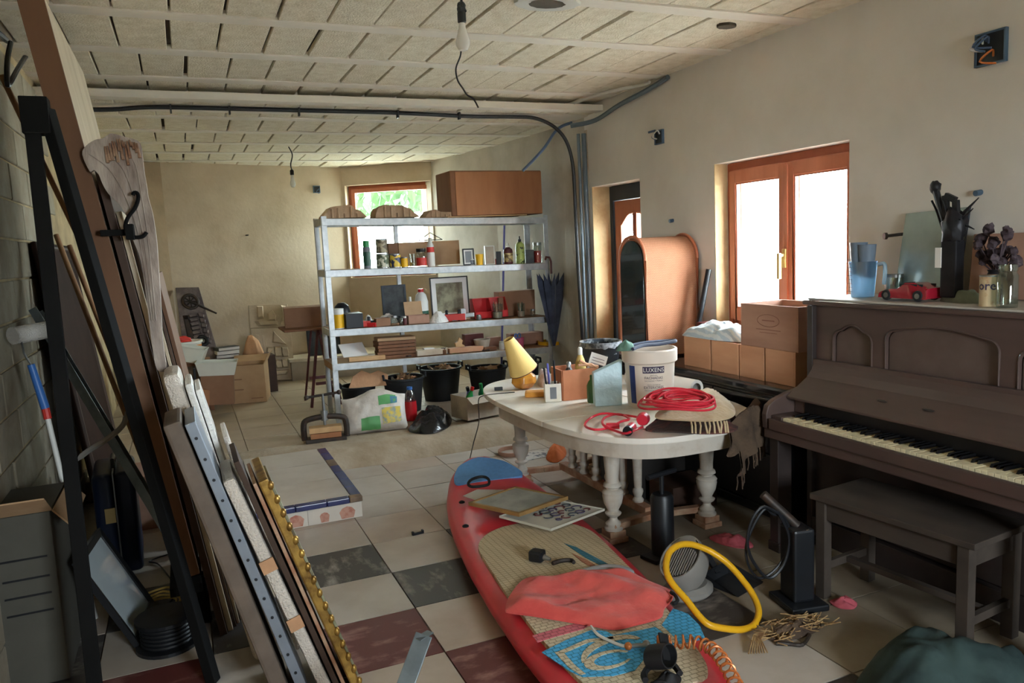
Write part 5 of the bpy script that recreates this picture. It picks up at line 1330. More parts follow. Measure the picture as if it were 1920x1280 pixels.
# ------------------------------------------------------------------ heap by the left far corner
sx, sy = P(362, 700, y=8.5).x, 8.5
stl = thing('work_stool', 'low wooden work stool carrying plastic tubs in the far left corner', 'stool', (sx - .10, sy, PZ))
SH = .50
obj('seat', MB().bx(-.28, .28, -.22, .22, SH - .03, SH), 'brown_wood', stl, bevel=.003)
for a in (-.25, .25):
    for b in (-.19, .19): obj('leg', MB().bx(a - .02, a + .02, b - .02, b + .02, 0, SH - .03), 'brown_wood', stl)
zz = PZ + SH + .002
p = P(350, 640, y=8.6)
bk_ = thing('plaster_bucket', 'white bucket with an orange band on the work stool', 'bucket', (p.x - .02, 8.6, zz), 0)
r = 31 * mpp(p); hb_ = p.z - zz
hb_ = max(.2, hb_)
obj('shell', MB().lathe([(r * .8, 0), (r * .95, hb_ * .88), (r * 1.02, hb_ * .9), (r * 1.02, hb_), (r * .93, hb_), (r * .9, hb_ * .9), (r * .75, .02)], 24), 'white_plastic', bk_, smooth=True)
obj('band', MB().lathe([(r * .89, hb_ * .45), (r * .955, hb_ * .8)], 24, cap=False), 'orange_plastic', bk_, smooth=True)
obj('packet', MB().ball((-.03, 0, hb_), (r * .6, r * .5, .05), 12, 8, None, .4, 3.0), 'red_label', bk_)
px_ = P(322, 660, y=8.5); tag(obj('red_can', MB().lathe([(.045, 0), (.045, .2), (.03, .23), (.03, .25)], 14), 'maroon', None, smooth=True, loc=(px_.x, 8.42, zz)), 'dark red can left of the white bucket', 'can')
p = P(362, 700, y=8.32)
wt = thing('plastic_tub', 'translucent white tub lying tilted in front of the bucket', 'tub', (p.x - .03, 8.25, zz + .03), rot=(0, .25, -.2))
obj('shell', MB().add(*(lambda a, b, h, t: ([(-a, -b, 0), (a, -b, 0), (a, b, 0), (-a, b, 0), (-a - t, -b - t, h), (a + t, -b - t, h), (a + t, b + t, h), (-a - t, b + t, h)], [(3, 2, 1, 0), (0, 1, 5, 4), (1, 2, 6, 5), (2, 3, 7, 6), (3, 0, 4, 7)]))(.13, .08, .15, .02)), 'clear_plastic', wt)
obj('rim', MB().tube([(-.15, -.10, .15), (.15, -.10, .15), (.15, .10, .15), (-.15, .10, .15)], .006, 6, True), 'clear_plastic', wt)
# clamp, wood piece
p = P(350, 740, y=7.9)
wb = thing('clamped_block', 'orange wooden block held by a black bench clamp beside the frames', 'wood block', (p.x + .04, 7.72, PZ), .3)
obj('block', MB().prism([(-.1, 0), (.12, 0), (.16, .3), (-.1, .36)], -.05, .05, Matrix(((1, 0, 0, 0), (0, 0, 1, 0), (0, 1, 0, 0), (0, 0, 0, 1)))), 'orange_wood', wb, bevel=.003)
obj('clamp_bar', MB().bx(-.2, .08, -.015, .015, .38, .41).bx(-.2, -.17, -.015, .015, .32, .42).cyl((.05, 0, .36), (.05, 0, .52), .012, 8), 'black_plastic', wb)
# open cardboard box
p = P(444, 758, z=PZ); k = mpp(p)
cb2 = thing('cardboard_box', 'open cardboard box on the far floor lit from the window side', 'box', (p.x + .16, p.y + .17, PZ + .002), -.22)
a, b, hb2 = .18, .17, .40
for s in (-1, 1):
    obj('wall', MB().bx(-a, a, s * b - .003, s * b + .003, 0, hb2), 'cardboard', cb2); obj('wall', MB().bx(s * a - .003, s * a + .003, -b, b, 0, hb2), 'cardboard', cb2)
obj('bottom', MB().bx(-a, a, -b, b, 0, .004), 'cardboard', cb2)
obj('flap', MB().bx(-a, a, 0, .12, -.002, .002, TR((0, b, hb2), (.5, 0, 0))), 'cardboard', cb2)
obj('flap', MB().bx(0, .12, -b, b, -.002, .002, TR((a, 0, hb2), (0, -1.1, 0))), 'cardboard', cb2)
obj('flap', MB().bx(-.14, 0, -b, b, -.002, .002, TR((-a, 0, hb2), (0, .15, 0))), 'cardboard', cb2)
for (x, z, w2) in ((-.1, .25, .10), (-.1, .14, .12), (.09, .04, .12)): obj('printing', MB().bx(x - w2 / 2, x + w2 / 2, -b - .0042, -b - .003, z, z + .012), 'cardboard_dark', cb2)
# white tub next to the box, paper and books behind
p = P(425, 690, y=8.5)
tub2 = thing('plastic_tray', 'white plastic tray bridging the stool and the cardboard box', 'tray', (sx + .22, 8.02, PZ + .40), rot=(0, .05, -.1))
obj('shell', MB().add([(-.16, -.09, 0), (.16, -.09, 0), (.16, .09, 0), (-.16, .09, 0), (-.19, -.12, .13), (.19, -.12, .13), (.19, .12, .13), (-.19, .12, .13)], [(3, 2, 1, 0), (0, 1, 5, 4), (1, 2, 6, 5), (2, 3, 7, 6), (3, 0, 4, 7)]), 'clear_plastic', tub2)
obj('rim', MB().tube([(-.19, -.12, .13), (.19, -.12, .13), (.19, .12, .13), (-.19, .12, .13)], .006, 6, True), 'clear_plastic', tub2)
obj('foot', MB().bx(-.15, .15, -.08, .08, -.29, -.002), 'cardboard_dark', tub2)
bx3 = P(440, 690, y=9.2)
tag(obj('crate_stand', MB().bx(-.28, .28, -.16, .16, 0, .42), 'dark_wood', None, bevel=.004, loc=(bx3.x + .14, 9.12, PZ + .002), rot=(0, 0, .1)), 'dark wooden chest behind the open cardboard box', 'chest')
zc = PZ + .425
for k2, (m, lab) in enumerate((('black_wood', 'dark book at the bottom of the pile behind the open box'), ('paper', 'white book in the pile behind the open box'), ('dark_panel', 'grey book on top of the pile behind the open box'))):
    pbk = P(427, 675, y=9.15); bo = thing('book', lab, 'book', (pbk.x, 9.15, zc + k2 * .042), .15 * k2, 'books piled behind the open box')
    obj('cover', MB().bx(-.12, .12, -.08, .08, 0, .004).bx(-.12, .12, -.08, .08, .034, .038).bx(-.12, -.115, -.08, .08, .004, .034), m, bo); obj('pages', MB().bx(-.114, .117, -.077, .077, .0045, .0335), 'paper', bo)
pk = P(455, 670, y=9.25)
tag(obj('packing_paper', heap([(pk.x + .12 + .12 * math.cos(x), 9.25 + .11 * math.sin(x)) for x in [2 * PI * i / 9 for i in range(9)]], zc, .2, .06, 12, 8, 54, seed=31), 'kraft_paper', smooth=30), 'crumpled brown packing paper beside the ship relief', 'paper')
# ------------------------------------------------------------------ left side: boards leaning on the wall
mat('board_brown', (112, 78, 52), 0.7, alt=(90, 60, 40), scale=5, stretch=(1, 1, .2), altpos=(0.3, 0.75))
mat('board_cream', (206, 192, 168), 0.75, alt=(180, 164, 138), scale=5, stretch=(1, 1, .2), altpos=(0.35, 0.75))
mat('board_dark', (66, 48, 36), 0.7, var=0.25, scale=6)
mat('board_grey', (150, 146, 140), 0.6, alt=(110, 106, 102), scale=8, altpos=(0.35, 0.75))
mat('driftwood', (176, 164, 154), 0.75, alt=(116, 100, 92), scale=8, stretch=(2, 1, .5), bump=0.7, bscale=30, altpos=(0.35, 0.7))
mat('driftwood_end', (120, 86, 66), 0.85, alt=(156, 128, 106), scale=14, bump=0.8, bscale=40)
mat('black_steel', (15, 15, 15), 0.8, 0.0, var=0.25, spec=0.15)
mat('bubble_wrap', (216, 206, 194), 0.3, var=0.06, bump=1.0, bscale=140, spec=0.6)
mat('wrap_brown', (112, 98, 86), 0.7, alt=(88, 76, 66), scale=6, altpos=(0.35, 0.7))
mat('frame_metal', (132, 140, 150), 0.4, 0.3, var=0.1)
mat('gold_leaf', (176, 140, 70), 0.35, 0.7, alt=(110, 80, 40), scale=20, altpos=(0.4, 0.7))
mat('stick', (150, 112, 76), 0.7, alt=(112, 78, 52), scale=9, stretch=(1, 1, .2))
mat('stud_grey', (132, 142, 146), 0.4, 0.6, alt=(98, 106, 110), scale=8, altpos=(0.35, 0.75))
mat('roller_pile', (226, 222, 214), 0.95, var=0.06, bump=1.0, bscale=200)
mat('suitcase_blue', (28, 40, 66), 0.4, var=0.15)
mat('mirror_face', (206, 220, 226), 0.15, 0.0, var=0.04, coat=0.6, spec=0.8)  # pale base colour stands in for daylight reflected in the glass
mat('carton_grey', (84, 82, 74), 0.9, var=0.12, scale=4)
mat('cable_yellow', (206, 176, 96), 0.5, var=0.1)
def lean(name, label, y0, dep, bot, top, th, m, cat='board', group=None, z0=0.0):
    """a board leaning towards the left wall: near edge in the plane y0, bot/top = (x, z) of its left edge"""
    t = thing(name, label, cat, (bot[0], y0, bot[1]), 0, group)
    d = Vector((top[0] - bot[0], 0, top[1] - bot[1])); L = d.length; d.normalize(); nx = Vector((d.z, 0, -d.x))
    c = [Vector(), nx * th, d * L + nx * th, d * L]
    vs = [tuple(p) for p in c] + [tuple(p + Vector((0, dep, 0))) for p in c]
    mb = MB().add(vs, [(0, 1, 2, 3), (7, 6, 5, 4), (0, 4, 5, 1), (1, 5, 6, 2), (2, 6, 7, 3), (3, 7, 4, 0)])
    return t, mb, d, nx, L
def at_px(y, *uv): return [(lambda p: (p.x, p.z))(P(u, v, y=y)) for u, v in uv]
(b0, t0) = at_px(3.45, (334, 1085), (29, -14))
t, mb, d, nx, L = lean('door_panel', 'tall thick panel with brown edge and cream face leaning on the left wall', 3.45, 1.35, (b0[0], .305), t0, .085, None)
obj('core', mb, 'board_cream', t, bevel=.003)
e = MB(); c = [nx * -.002, nx * .087, d * L + nx * .087, d * L - nx * .002]
e.add([tuple(p + Vector((0, -.006, 0))) for p in c] + [tuple(p + Vector((0, .02, 0))) for p in c], [(0, 1, 2, 3), (7, 6, 5, 4), (0, 4, 5, 1), (1, 5, 6, 2), (2, 6, 7, 3), (3, 7, 4, 0)])
obj('edge_band', e, 'board_brown', t)
sl = (t0[0] - b0[0]) / (t0[1] - .305)         # lean of the panel
defs = [('dark board next to the big brown edged panel', .03, 2.02, 'board_dark'), ('cream edged board, first pale strip behind the driftwood', .022, 1.86, 'board_cream'), ('thin dark board between two pale strips', .012, 1.80, 'board_dark'), ('second cream edged board in the leaning row', .012, 1.76, 'board_cream'), ('narrow dark board right of the second pale strip', .012, 1.66, 'board_dark'), ('thin brown board at the right of the leaning row', .016, 1.60, 'board_brown')]
x = b0[0] - sl * .305 + .10
for k, (lab, th, ztop, m) in enumerate(defs):
    y0 = 3.475 + .03 * k
    t_, mb, d, nx, L = lean('leaning_board', lab, y0, .95, (x, 0.002), (x + sl * ztop, ztop), th, m, group='boards leaning on the left wall')
    bpy.data.objects.remove(t_)
    o = obj('leaning_board', mb, m, None, bevel=.0015, loc=(x, y0, .002)); tag(o, lab, 'board', 'boards leaning on the left wall')
    x += th / d.z * 1.02 + .003
o = obj('pine_plank', MB().bar((.05, 4.75, .003), (-.17, 4.80, 1.35), .11, .03), 'orange_wood', None, bevel=.002)
tag(o, 'orange pine plank leaning behind the boards near the white bucket', 'plank')
# driftwood coat rack
DY = 3.42
out = [(154, 291), (161, 275), (178, 264), (192, 261), (207, 252), (222, 254), (237, 258), (252, 262), (264, 270), (268, 295), (271, 321), (276, 350), (279, 371), (286, 396), (290, 418), (295, 455), (298, 500), (302, 560), (306, 640), (312, 690),
       (296, 692), (287, 655), (280, 600), (270, 520), (262, 480), (250, 450), (243, 425), (239, 409), (226, 386), (214, 374), (202, 362), (192, 345), (185, 328), (176, 320), (168, 322)]
pts = [P(u, v, y=DY) for u, v in out]
dw = thing('driftwood_rack', 'weathered grey driftwood plank with an iron coat hook leaning upright', 'coat rack', (pts[19].x, DY, pts[19].z))
pp = [Vector((p.x - dw.location.x, 0, p.z - dw.location.z)) for p in catmull(pts, 3, True)]
n = len(pp); cen = sum(pp, Vector()) / n
vs = []; fs = []
vs += [(p.x + (cen.x - p.x) * .02, -.022 + .012 * noise.noise(p * 9), p.z) for p in pp]
vs += [(p.x, .018, p.z) for p in pp]
fs.append(tuple(range(n))); fs.append(tuple(reversed(range(n, 2 * n))))
fs += [(i, (i + 1) % n, n + (i + 1) % n, n + i) for i in range(n)]
obj('plank', MB().add(vs, fs), 'driftwood', dw, smooth=50)
random.seed(11)
for i in range(14):
    a = P(200 + i * 4.6, 258 + (i - 7) ** 2 * .25 + random.uniform(0, 6), y=DY); a = a - dw.location
    obj('splinter', MB().cyl((a.x, -.03, a.z - random.uniform(.03, .10)), (a.x - .006, -.024, a.z - .006), .007, 5, .003), 'driftwood_end', dw)
for q in range(3):
    line = [P(u, v, y=DY) - dw.location for u, v in [((168 + 40 * q, 290 + 4 * q), (205 + 26 * q, 318), (236 + 15 * q, 370), (262 + 8 * q, 450), (285 + 4 * q, 600))][0]]
    obj('grain_ridge', MB().tube([(p.x, -.024, p.z) for p in catmull(line, 5)], .003, 5), 'driftwood', dw, smooth=True)
hk = [P(u, v, y=DY - .07) - dw.location for u, v in ((249, 366), (252, 361), (258, 363), (259, 374), (253, 390), (242, 404), (236, 418), (236, 431), (243, 441), (256, 445), (268, 443), (275, 435))]
obj('coat_hook', MB().tube(catmull(hk, 3), .0075, 8), 'black_steel', dw, smooth=True)
hm_ = P(226, 436, y=DY - .03) - dw.location
obj('hook_mount', MB().bx(-.07, .05, -.02, .02, -.012, .012, TR(hm_)).bx(.02, .05, -.07, .01, -.03, .03, TR(hm_)), 'black_steel', dw, bevel=.003)
# black easel
ez = thing('studio_easel', 'tall black easel frame standing at the left in front of the panels', 'easel', (-.25, 3.2, 0))
W_ = lambda x, y, z: (x + .25, y - 3.2, z)
topz = P(75, 205, y=3.3); tx = topz.x; tzz = topz.z
obj('left_leg', MB().bar(W_(-.43, 3.02, 0), W_(tx - .03, 3.3, tzz), .05, .045), 'black_steel', ez, bevel=.003)
obj('right_leg', MB().bar(W_(-.035, 3.10, 0), W_(tx + .02, 3.3, tzz), .045, .04), 'black_steel', ez, bevel=.003)
obj('head_block', MB().bx(tx + .25 - .06, tx + .25 + .03, .06, .14, tzz - .09, tzz + .04), 'black_steel', ez, bevel=.004)
obj('ledge', MB().bx(-.17 + .25, -.045 + .25, .18, .50, .26, .30), 'black_steel', ez, bevel=.003)
obj('ledge_post', MB().bx(-.13 + .25, -.09 + .25, .46, .50, 0, .26), 'black_steel', ez)
obj('rear_leg', MB().bar(W_(-.04, 3.66, 0), W_(-.06, 3.6, .26), .035, .03), 'black_steel', ez)
# sticks
for k, (a, b, lab, m) in enumerate((((2, 140), (240, 640), 'long wooden stick leaning across the block wall at the far left', 'stick'), ((105, 440), (285, 905), 'wooden broom handle left of the dark headboard', 'stick'), ((130, 460), (305, 905), 'second wooden pole beside the broom handle', 'stick'))):
    ya, ybm = ((4.3, 4.9) if k == 0 else (5.0, 4.6)) if k < 2 else (5.1, 4.7)
    pa = P(*a, y=ya if k else 4.6); pa.x = max(pa.x, XL + .03)
    pb2 = P(b[0], b[1], y=ybm)
    dv = (pb2 - pa); s_f = (pa.z - .004) / (pa.z - pb2.z); foot = pa + dv * s_f
    foot.y = min(foot.y, 6.0)
    tag(obj('wooden_pole', MB().cyl(tuple(foot), tuple(pa), .014, 10), m, None, smooth=True), lab, 'pole', 'wooden poles leaning at the left')
# grey steel studs
for k, (a, b, lab) in enumerate((((60, 585), (285, 960), 'wide grey galvanised stud leaning on the block wall'),)):
    pa = P(*a, x=XL + .05) if k == 0 else P(*a, y=4.5); pb2 = P(*b, y=pa.y - .45); s_f = (pa.z - .003) / (pa.z - pb2.z); foot = pa + (pb2 - pa) * s_f
    tt = thing('steel_stud', lab, 'stud', foot, 0, 'grey steel studs'); Lc = pa - foot
    M_, L_ = along((0, 0, 0), tuple(Lc), .6)
    w2 = .075 if k == 0 else .045
    obj('web', MB().box((0, 0, L_ / 2), (w2, .003, L_), M_), 'stud_grey', tt)
    for s in (-1, 1): obj('flange', MB().box((s * w2 / 2, .02, L_ / 2), (.003, .04, L_), M_), 'stud_grey', tt)
# paint roller
pr = P(42, 625, x=XL + .09); ph = P(70, 725, y=pr.y - .02); pbm = P(160, 1000, y=pr.y - .1)
rl = thing('paint_roller', 'paint roller with blue grip on a long white pole against the block wall', 'paint roller', (pbm.x, pbm.y, .003))
f0 = Vector((0, 0, 0)); g0 = ph - rl.location; g1 = P(85, 765, y=pr.y - .02) - rl.location; g2 = P(58, 683, y=pr.y - .02) - rl.location; hd = pr - rl.location
obj('pole', MB().cyl(tuple(f0), tuple(g1), .012, 10), 'white_plastic', rl, smooth=True)
obj('collar', MB().cyl(tuple(g1 + (f0 - g1).normalized() * .05), tuple(g1), .017, 10), 'red_label', rl)
obj('grip', MB().cyl(tuple(g1), tuple(g2), .019, 12, .016), 'blue_plastic', rl, smooth=True)
obj('wire', MB().tube(catmull([g2, g2 + Vector((-.02, 0, .05)), hd + Vector((.0, -.03, -.06)), hd + Vector((-.0, -.055, -.02)), hd + Vector((0, -.05, 0))], 5), .005, 6), 'steel', rl, smooth=True)
obj('sleeve', MB().cyl(tuple(hd + Vector((-.03, -.05, -.004))), tuple(hd + Vector((.10, .09, .004))), .04, 18), 'roller_pile', rl, smooth=True)
tag(obj('bent_strap', MB().tube(catmull([P(u, v, y=4.0) for u, v in ((236, 772), (234, 790), (222, 806), (196, 826), (165, 845), (138, 868))], 5), [.006] * 3 + [.014] * 20 + [.008] * 3, 6), 'board_grey', None, smooth=True), 'curved grey strap bent across the poles', 'strap')
q = [P(u, v, x=XL + .03) for u, v in ((-10, 58), (12, 75), (35, 92), (58, 108), (80, 140), (95, 165))]
tag(obj('cable_bundle', MB().tube(catmull(q, 4), .018, 8), 'black_plastic', None, smooth=True), 'thick black cable at the top of the block wall', 'cable')
q = [P(u, v, x=XL + .07) for u, v in ((20, 80), (14, 110), (13, 140), (16, 160), (34, 128), (52, 100))]
tag(obj('cable_loop', MB().tube(catmull(q, 4), .013, 8), 'black_plastic', None, smooth=True), 'black cable loop hanging high on the block wall', 'cable')
q = [P(u, v, z=ZC - .02) for u, v in ((110, 92), (116, 104), (124, 112))]
tag(obj('ceiling_cable_end', MB().tube(catmull(q, 4), .012, 7), 'black_plastic', None, smooth=True), 'short black cable end poking from the ceiling by the tall panel', 'cable')
# dark headboard behind
mat('head_wood', (44, 30, 24), 0.9, var=0.2, spec=0.1)
hbx = thing('headboard', 'dark wooden headboard panel leaning behind the poles', 'headboard', (-.56, 5.15, 0.006), rot=(0, -.11, 0))
obj('panel', MB().bx(0, .03, -.2, 1.2, 0, 1.8), 'head_wood', hbx, bevel=.01)
obj('rim', MB().tube([(.03, -.17, .1), (.03, -.17, 1.68), (.03, -.09, 1.77), (.03, 1.1, 1.77), (.03, 1.18, 1.68), (.03, 1.18, .1)], .014, 6), 'board_dark', hbx, smooth=True)
tag(obj('terracotta_box', MB().bx(-.16, .16, -.2, .2, 0, .34), 'crate_old', None, bevel=.004, loc=(-.36, 5.35, .002)), 'reddish wooden box on the floor behind the suitcase', 'box')
# suitcase
p = P(238, 1108, z=0)
su = thing('suitcase', 'dark blue hard shell suitcase standing on its end', 'suitcase', (p.x * 1.09, p.y + .42, .004), .05)
for s in (-1, 1):
    m_ = MB().box((s * .052, 0, .285), (.10, .42, .55)); obj('half_shell', m_, 'suitcase_blue', su, bevel=.035, segs=4, smooth=50)
obj('seam', MB().box((0, 0, .285), (.008, .425, .555)), 'steel', su, bevel=.002)
obj('handle', MB().tube([(0, -.08, .56), (0, -.07, .60), (0, .07, .60), (0, .08, .56)], .012, 8), 'black_plastic', su, smooth=True)
obj('latch', MB().box((-.03, -.215, .34), (.05, .012, .08)), 'brass', su, bevel=.002)
# glazed panel leaning
A = P(243, 1222, z=0); B = P(262, 1150, z=.03); 
gl = thing('glazed_frame', 'dark framed glass panel tilted in front of the suitcase reflecting daylight', 'frame', (A.x + .02, A.y, .002), -.12)
q = [Vector((0, 0, .01)), Vector((-.20, 0, .42)), Vector((-.20, .42, .42)), Vector((0, .42, .01))]
nn = (q[1] - q[0]).cross(q[3] - q[0]).normalized(); nn = nn if nn.x > 0 else -nn
bd = MB()
def inset(a): c_ = sum(q, Vector()) / 4; return [p_.lerp(c_, a) for p_ in q]
i1 = inset(.14)
vs = [tuple(p_) for p_ in q] + [tuple(p_) for p_ in i1] + [tuple(p_ + nn * .025) for p_ in q] + [tuple(p_ + nn * .02) for p_ in i1]
fs = []
for i in range(4):
    j = (i + 1) % 4; fs += [(i, j, 4 + j, 4 + i), (8 + i, 12 + i, 12 + j, 8 + j), (i, 8 + i, 8 + j, j), (4 + i, 4 + j, 12 + j, 12 + i)]
obj('frame', bd.add(vs, fs), 'black_plastic', gl)
obj('glass', MB().add([tuple(p_ + nn * .012) for p_ in i1] + [tuple(p_ + nn * .006) for p_ in i1], [(0, 1, 2, 3), (7, 6, 5, 4), (0, 4, 5, 1), (1, 5, 6, 2), (2, 6, 7, 3), (3, 7, 4, 0)]), 'mirror_face', gl)
# carton at the left edge
cg = thing('moving_carton', 'tall grey brown carton with open flap at the left edge of the room', 'carton', (-.67, 3.62, .003), .0)
obj('body', MB().bx(-.105, .105, -.22, .22, 0, .70), 'carton_grey', cg, bevel=.004)
obj('flap', MB().bx(-.115, .115, -.16, 0, -.003, .003, TR((0, -.22, .705), (-.55, 0, 0))), 'cardboard', cg)
obj('flap', MB().bx(0, .10, -.22, .22, -.003, .003, TR((.115, 0, .702), (0, .9, 0))), 'cardboard', cg)
for z in (.30, .37, .44, .52): obj('printing', MB().bx(-.08, .08, -.2215, -.22, z, z + .008), 'black_plastic', cg)
# cable reel and yellow cable
p = P(345, 1228, z=0)
rr = thing('cable_reel', 'round black cable reel on the floor under the easel', 'cable reel', (p.x - .06, p.y + .13, .003))
obj('flange', MB().lathe([(.13, 0), (.13, .015)], 28), 'black_plastic', rr); obj('flange', MB().lathe([(.125, .12), (.125, .135), (.03, .14)], 28), 'black_plastic', rr)
obj('drum', MB().lathe([(.09, .015), (.1, .03), (.1, .1), (.09, .12)], 24), 'black_rubber', rr, smooth=True)
for k in range(5): obj('cable_turn', MB().tube([(.103 * math.cos(x), .103 * math.sin(x), .03 + k * .018) for x in [2 * PI * i / 24 for i in range(24)]], .008, 6, True), 'black_plastic', rr, smooth=True)
p = P(310, 1165, z=0); m_ = MB(); random.seed(4)
for k in range(4):
    pts = [(p.x - .03 + (.07 + .012 * k) * math.cos(x) + .015 * math.sin(3 * x + k), p.y + .16 + (.10 + .015 * k) * math.sin(x), .008 + .011 * k + .004 * math.sin(2 * x)) for x in [2 * PI * i / 28 for i in range(28)]]
    m_.tube(pts, .0055, 6, True)
tag(obj('yellow_cable', m_, 'cable_yellow', None, smooth=True), 'loosely coiled yellow cable on the floor behind the reel', 'cable')
m_ = MB().tube(catmull([P(u, v, z=.006) for u, v in ((290, 1150), (330, 1110), (300, 1060), (280, 1052), (318, 1038))], 6), .004, 6)
tag(obj('black_cable', m_, 'black_plastic', None, smooth=True), 'thin black cable trailing on the floor beside the suitcase', 'cable')

# ------------------------------------------------------------------ stack of wrapped frames
def frame_stack(name, label, Y, topuv, botuv, th, dep, m, cat='frame', extra=None):
    (b, t_) = at_px(Y, botuv, topuv)
    k = (0.003 - t_[1]) / (b[1] - t_[1]); bx0 = t_[0] + (b[0] - t_[0]) * k
    tt, mb, d, nx, L = lean(name, label, Y, dep, (bx0, .003), t_, th, m, cat, 'picture frames stacked at the left')
    return tt, mb, d, nx, L
def plain(name, label, Y, tu, bu, th, dep, m, pname='panel', bev=.006, dressing=None):
    tt, mb, d, nx, L = frame_stack(name, label, Y, tu, bu, th, dep, m)
    obj(pname, mb, m, tt, bevel=bev)
    if dressing: dressing(tt, d, nx, L, th, dep)
    return tt
def rivets(tt, d, nx, L, th, dep):
    for i in range(14):
        c = d * (L * (.04 + i * .07)) + nx * th * .5
        obj('rivet', MB().cyl((c.x, -.004, c.z), (c.x, .001, c.z), .0055, 8), 'black_plastic', tt)
def wrap_bands(tt, d, nx, L, th, dep):
    for f in (.35, .62):
        c0 = d * (L * f)
        ps = [c0 - nx * .004 + Vector((0, -.006, 0)), c0 + nx * (th + .004) + Vector((0, -.006, 0))]
        obj('tape', MB().bar(tuple(ps[0]), tuple(ps[1]), .004, .05, 0), 'kraft_paper', tt)
def back_board(tt, d, nx, L, th, dep):
    c = [nx * (th + .001), nx * (th + .008)]
    b_ = .035
    vs = []
    for q_ in c:
        for (s, y) in ((b_, b_), (L - b_, b_), (L - b_, dep - b_), (b_, dep - b_)): vs.append(tuple(q_ + d * s + Vector((0, y, 0))))
    obj('picture', MB().add(vs, [(0, 1, 2, 3), (7, 6, 5, 4), (0, 4, 5, 1), (1, 5, 6, 2), (2, 6, 7, 3), (3, 7, 4, 0)]), 'picture_art', tt)
    for i in range(16):
        cc = d * (L * (i + .5) / 16) + nx * th * 1.0
        obj('gilt_bead', MB().ball((cc.x, .004, cc.z), (.012, .01, .018), 8, 6), 'gold_leaf', tt, smooth=True)
plain('wrapped_artwork', 'thick brown wrapped panel at the left of the frame stack', 2.80, (304, 800), (506, 1290), .06, .28, 'wrap_brown', 'wrapping', .012)
plain('riveted_picture', 'blue grey frame edge with a row of rivets', 2.78, (346, 797), (556, 1290), .036, .30, 'frame_metal', 'side', .003, rivets)
plain('wrapped_picture', 'frame in white bubble wrap taped twice, in the middle of the stack', 2.78, (416, 905), (598, 1290), .044, .30, 'bubble_wrap', 'wrapping', .014, wrap_bands)
plain('wooden_picture', 'dark wooden frame right of the bubble wrapped one', 2.78, (438, 868), (628, 1290), .02, .30, 'board_dark', 'side', .003)
plain('wooden_picture', 'pale wooden frame edge beside the gold frames', 2.78, (474, 908), (644, 1290), .013, .30, 'table_wood', 'side', .003)
plain('gilt_picture', 'ornate gilt picture frame at the right of the stack', 2.76, (484, 905), (660, 1290), .034, .34, 'gold_leaf', 'side', .006, back_board)
plain('wrapped_picture', 'plump bubble wrapped bundle at the top of the stack', 3.16, (302, 706), (464, 1200), .064, .28, 'bubble_wrap', 'wrapping', .025)
plain('wrapped_picture', 'frame in shiny clear film behind the bubble wrapped bundle', 3.16, (346, 722), (508, 1200), .026, .29, 'wrap', 'wrapping', .008)
plain('wrapped_picture', 'tall pale frame in clear film nearest the tiled step', 3.18, (366, 732), (526, 1200), .02, .30, 'wrap', 'wrapping', .006)
plain('wrapped_picture', 'low white wrapped frame leaning in front of the tall pale one', 3.18, (418, 820), (548, 1200), .02, .30, 'bubble_wrap', 'wrapping', .008)
# metal bar poking up at the bottom edge
pa = P(795, 1190, z=.42); pb2 = P(735, 1275, z=.36)
ft = pa + (pb2 - pa) * 2.4; ft.z = .003
tag(obj('metal_bar', MB().bar(tuple(ft), tuple(pa), .055, .02, .5).bar(tuple(pa + Vector((0, 0, -.004))), tuple(pa), .06, .03, .5), 'stud_grey', None, bevel=.002), 'square grey metal bar rising from the bottom edge of the picture', 'bar')
# ------------------------------------------------------------------ things on the white table
mat('shade_yellow', (222, 190, 116), 0.8, var=0.05, scale=6)
mat('gold_glaze', (200, 140, 56), 0.25, alt=(172, 108, 38), scale=6, spec=0.6)
mat('lilac_cloth', (214, 200, 206), 0.9, var=0.06, bump=0.4, bscale=30)
mat('green_cloth', (96, 128, 112), 0.9, var=0.2, bump=0.4, bscale=30)
mat('sponge', (214, 148, 64), 0.9, var=0.1, bump=0.5, bscale=120)
mat('box_salmon', (196, 128, 92), 0.8, alt=(172, 104, 72), scale=5, altpos=(0.35, 0.75))
mat('tub_white', (226, 214, 202), 0.45, var=0.03)
mat('tub_blue', (44, 62, 122), 0.45, var=0.12)
mat('ink', (70, 60, 84), 0.6, var=0.1)
mat('ink_light', (120, 108, 116), 0.6, var=0.1)
mat('green_glass', (70, 110, 56), 0.2, var=0.15, spec=0.6)
mat('blue_bag', (196, 226, 236), 0.35, var=0.06, bump=0.5, bscale=20)
mat('cable_red', (206, 44, 62), 0.35, var=0.1)
mat('blanket_cream', (214, 194, 158), 0.95, alt=(190, 166, 128), scale=6, bump=0.6, bscale=60, sheen=0.3)
mat('blanket_dark', (70, 56, 52), 0.95, alt=(122, 72, 64), scale=5, bump=0.6, bscale=60, stretch=(1, 4, 1), altpos=(0.5, 0.7))
mat('blanket_brown', (92, 74, 58), 0.95, alt=(68, 54, 44), scale=7, bump=0.6, bscale=60)
mat('liner', (150, 152, 156), 0.2, alt=(60, 64, 70), scale=14, altpos=(0.4, 0.6), spec=0.7)
mat('stripe_cloth', (186, 204, 216), 0.9, alt=(216, 224, 228), wave=14, bump=0.4, bscale=30)
p = P(990, 731, z=TZ)
lm = thing('table_lamp', 'small lamp with a tilted yellow cone shade and gold lobed base', 'lamp', (p.x, p.y + .06, TZ + .002))
vs = []; fs = []; prof = [(.03, 0), (.06, .012), (.085, .045), (.08, .085), (.05, .11), (.02, .125)]
for r, z in prof:
    for i in range(30):
        a = 2 * PI * i / 30; q = r * (1 + .07 * math.cos(6 * a)); vs.append((q * math.cos(a), q * math.sin(a), z))
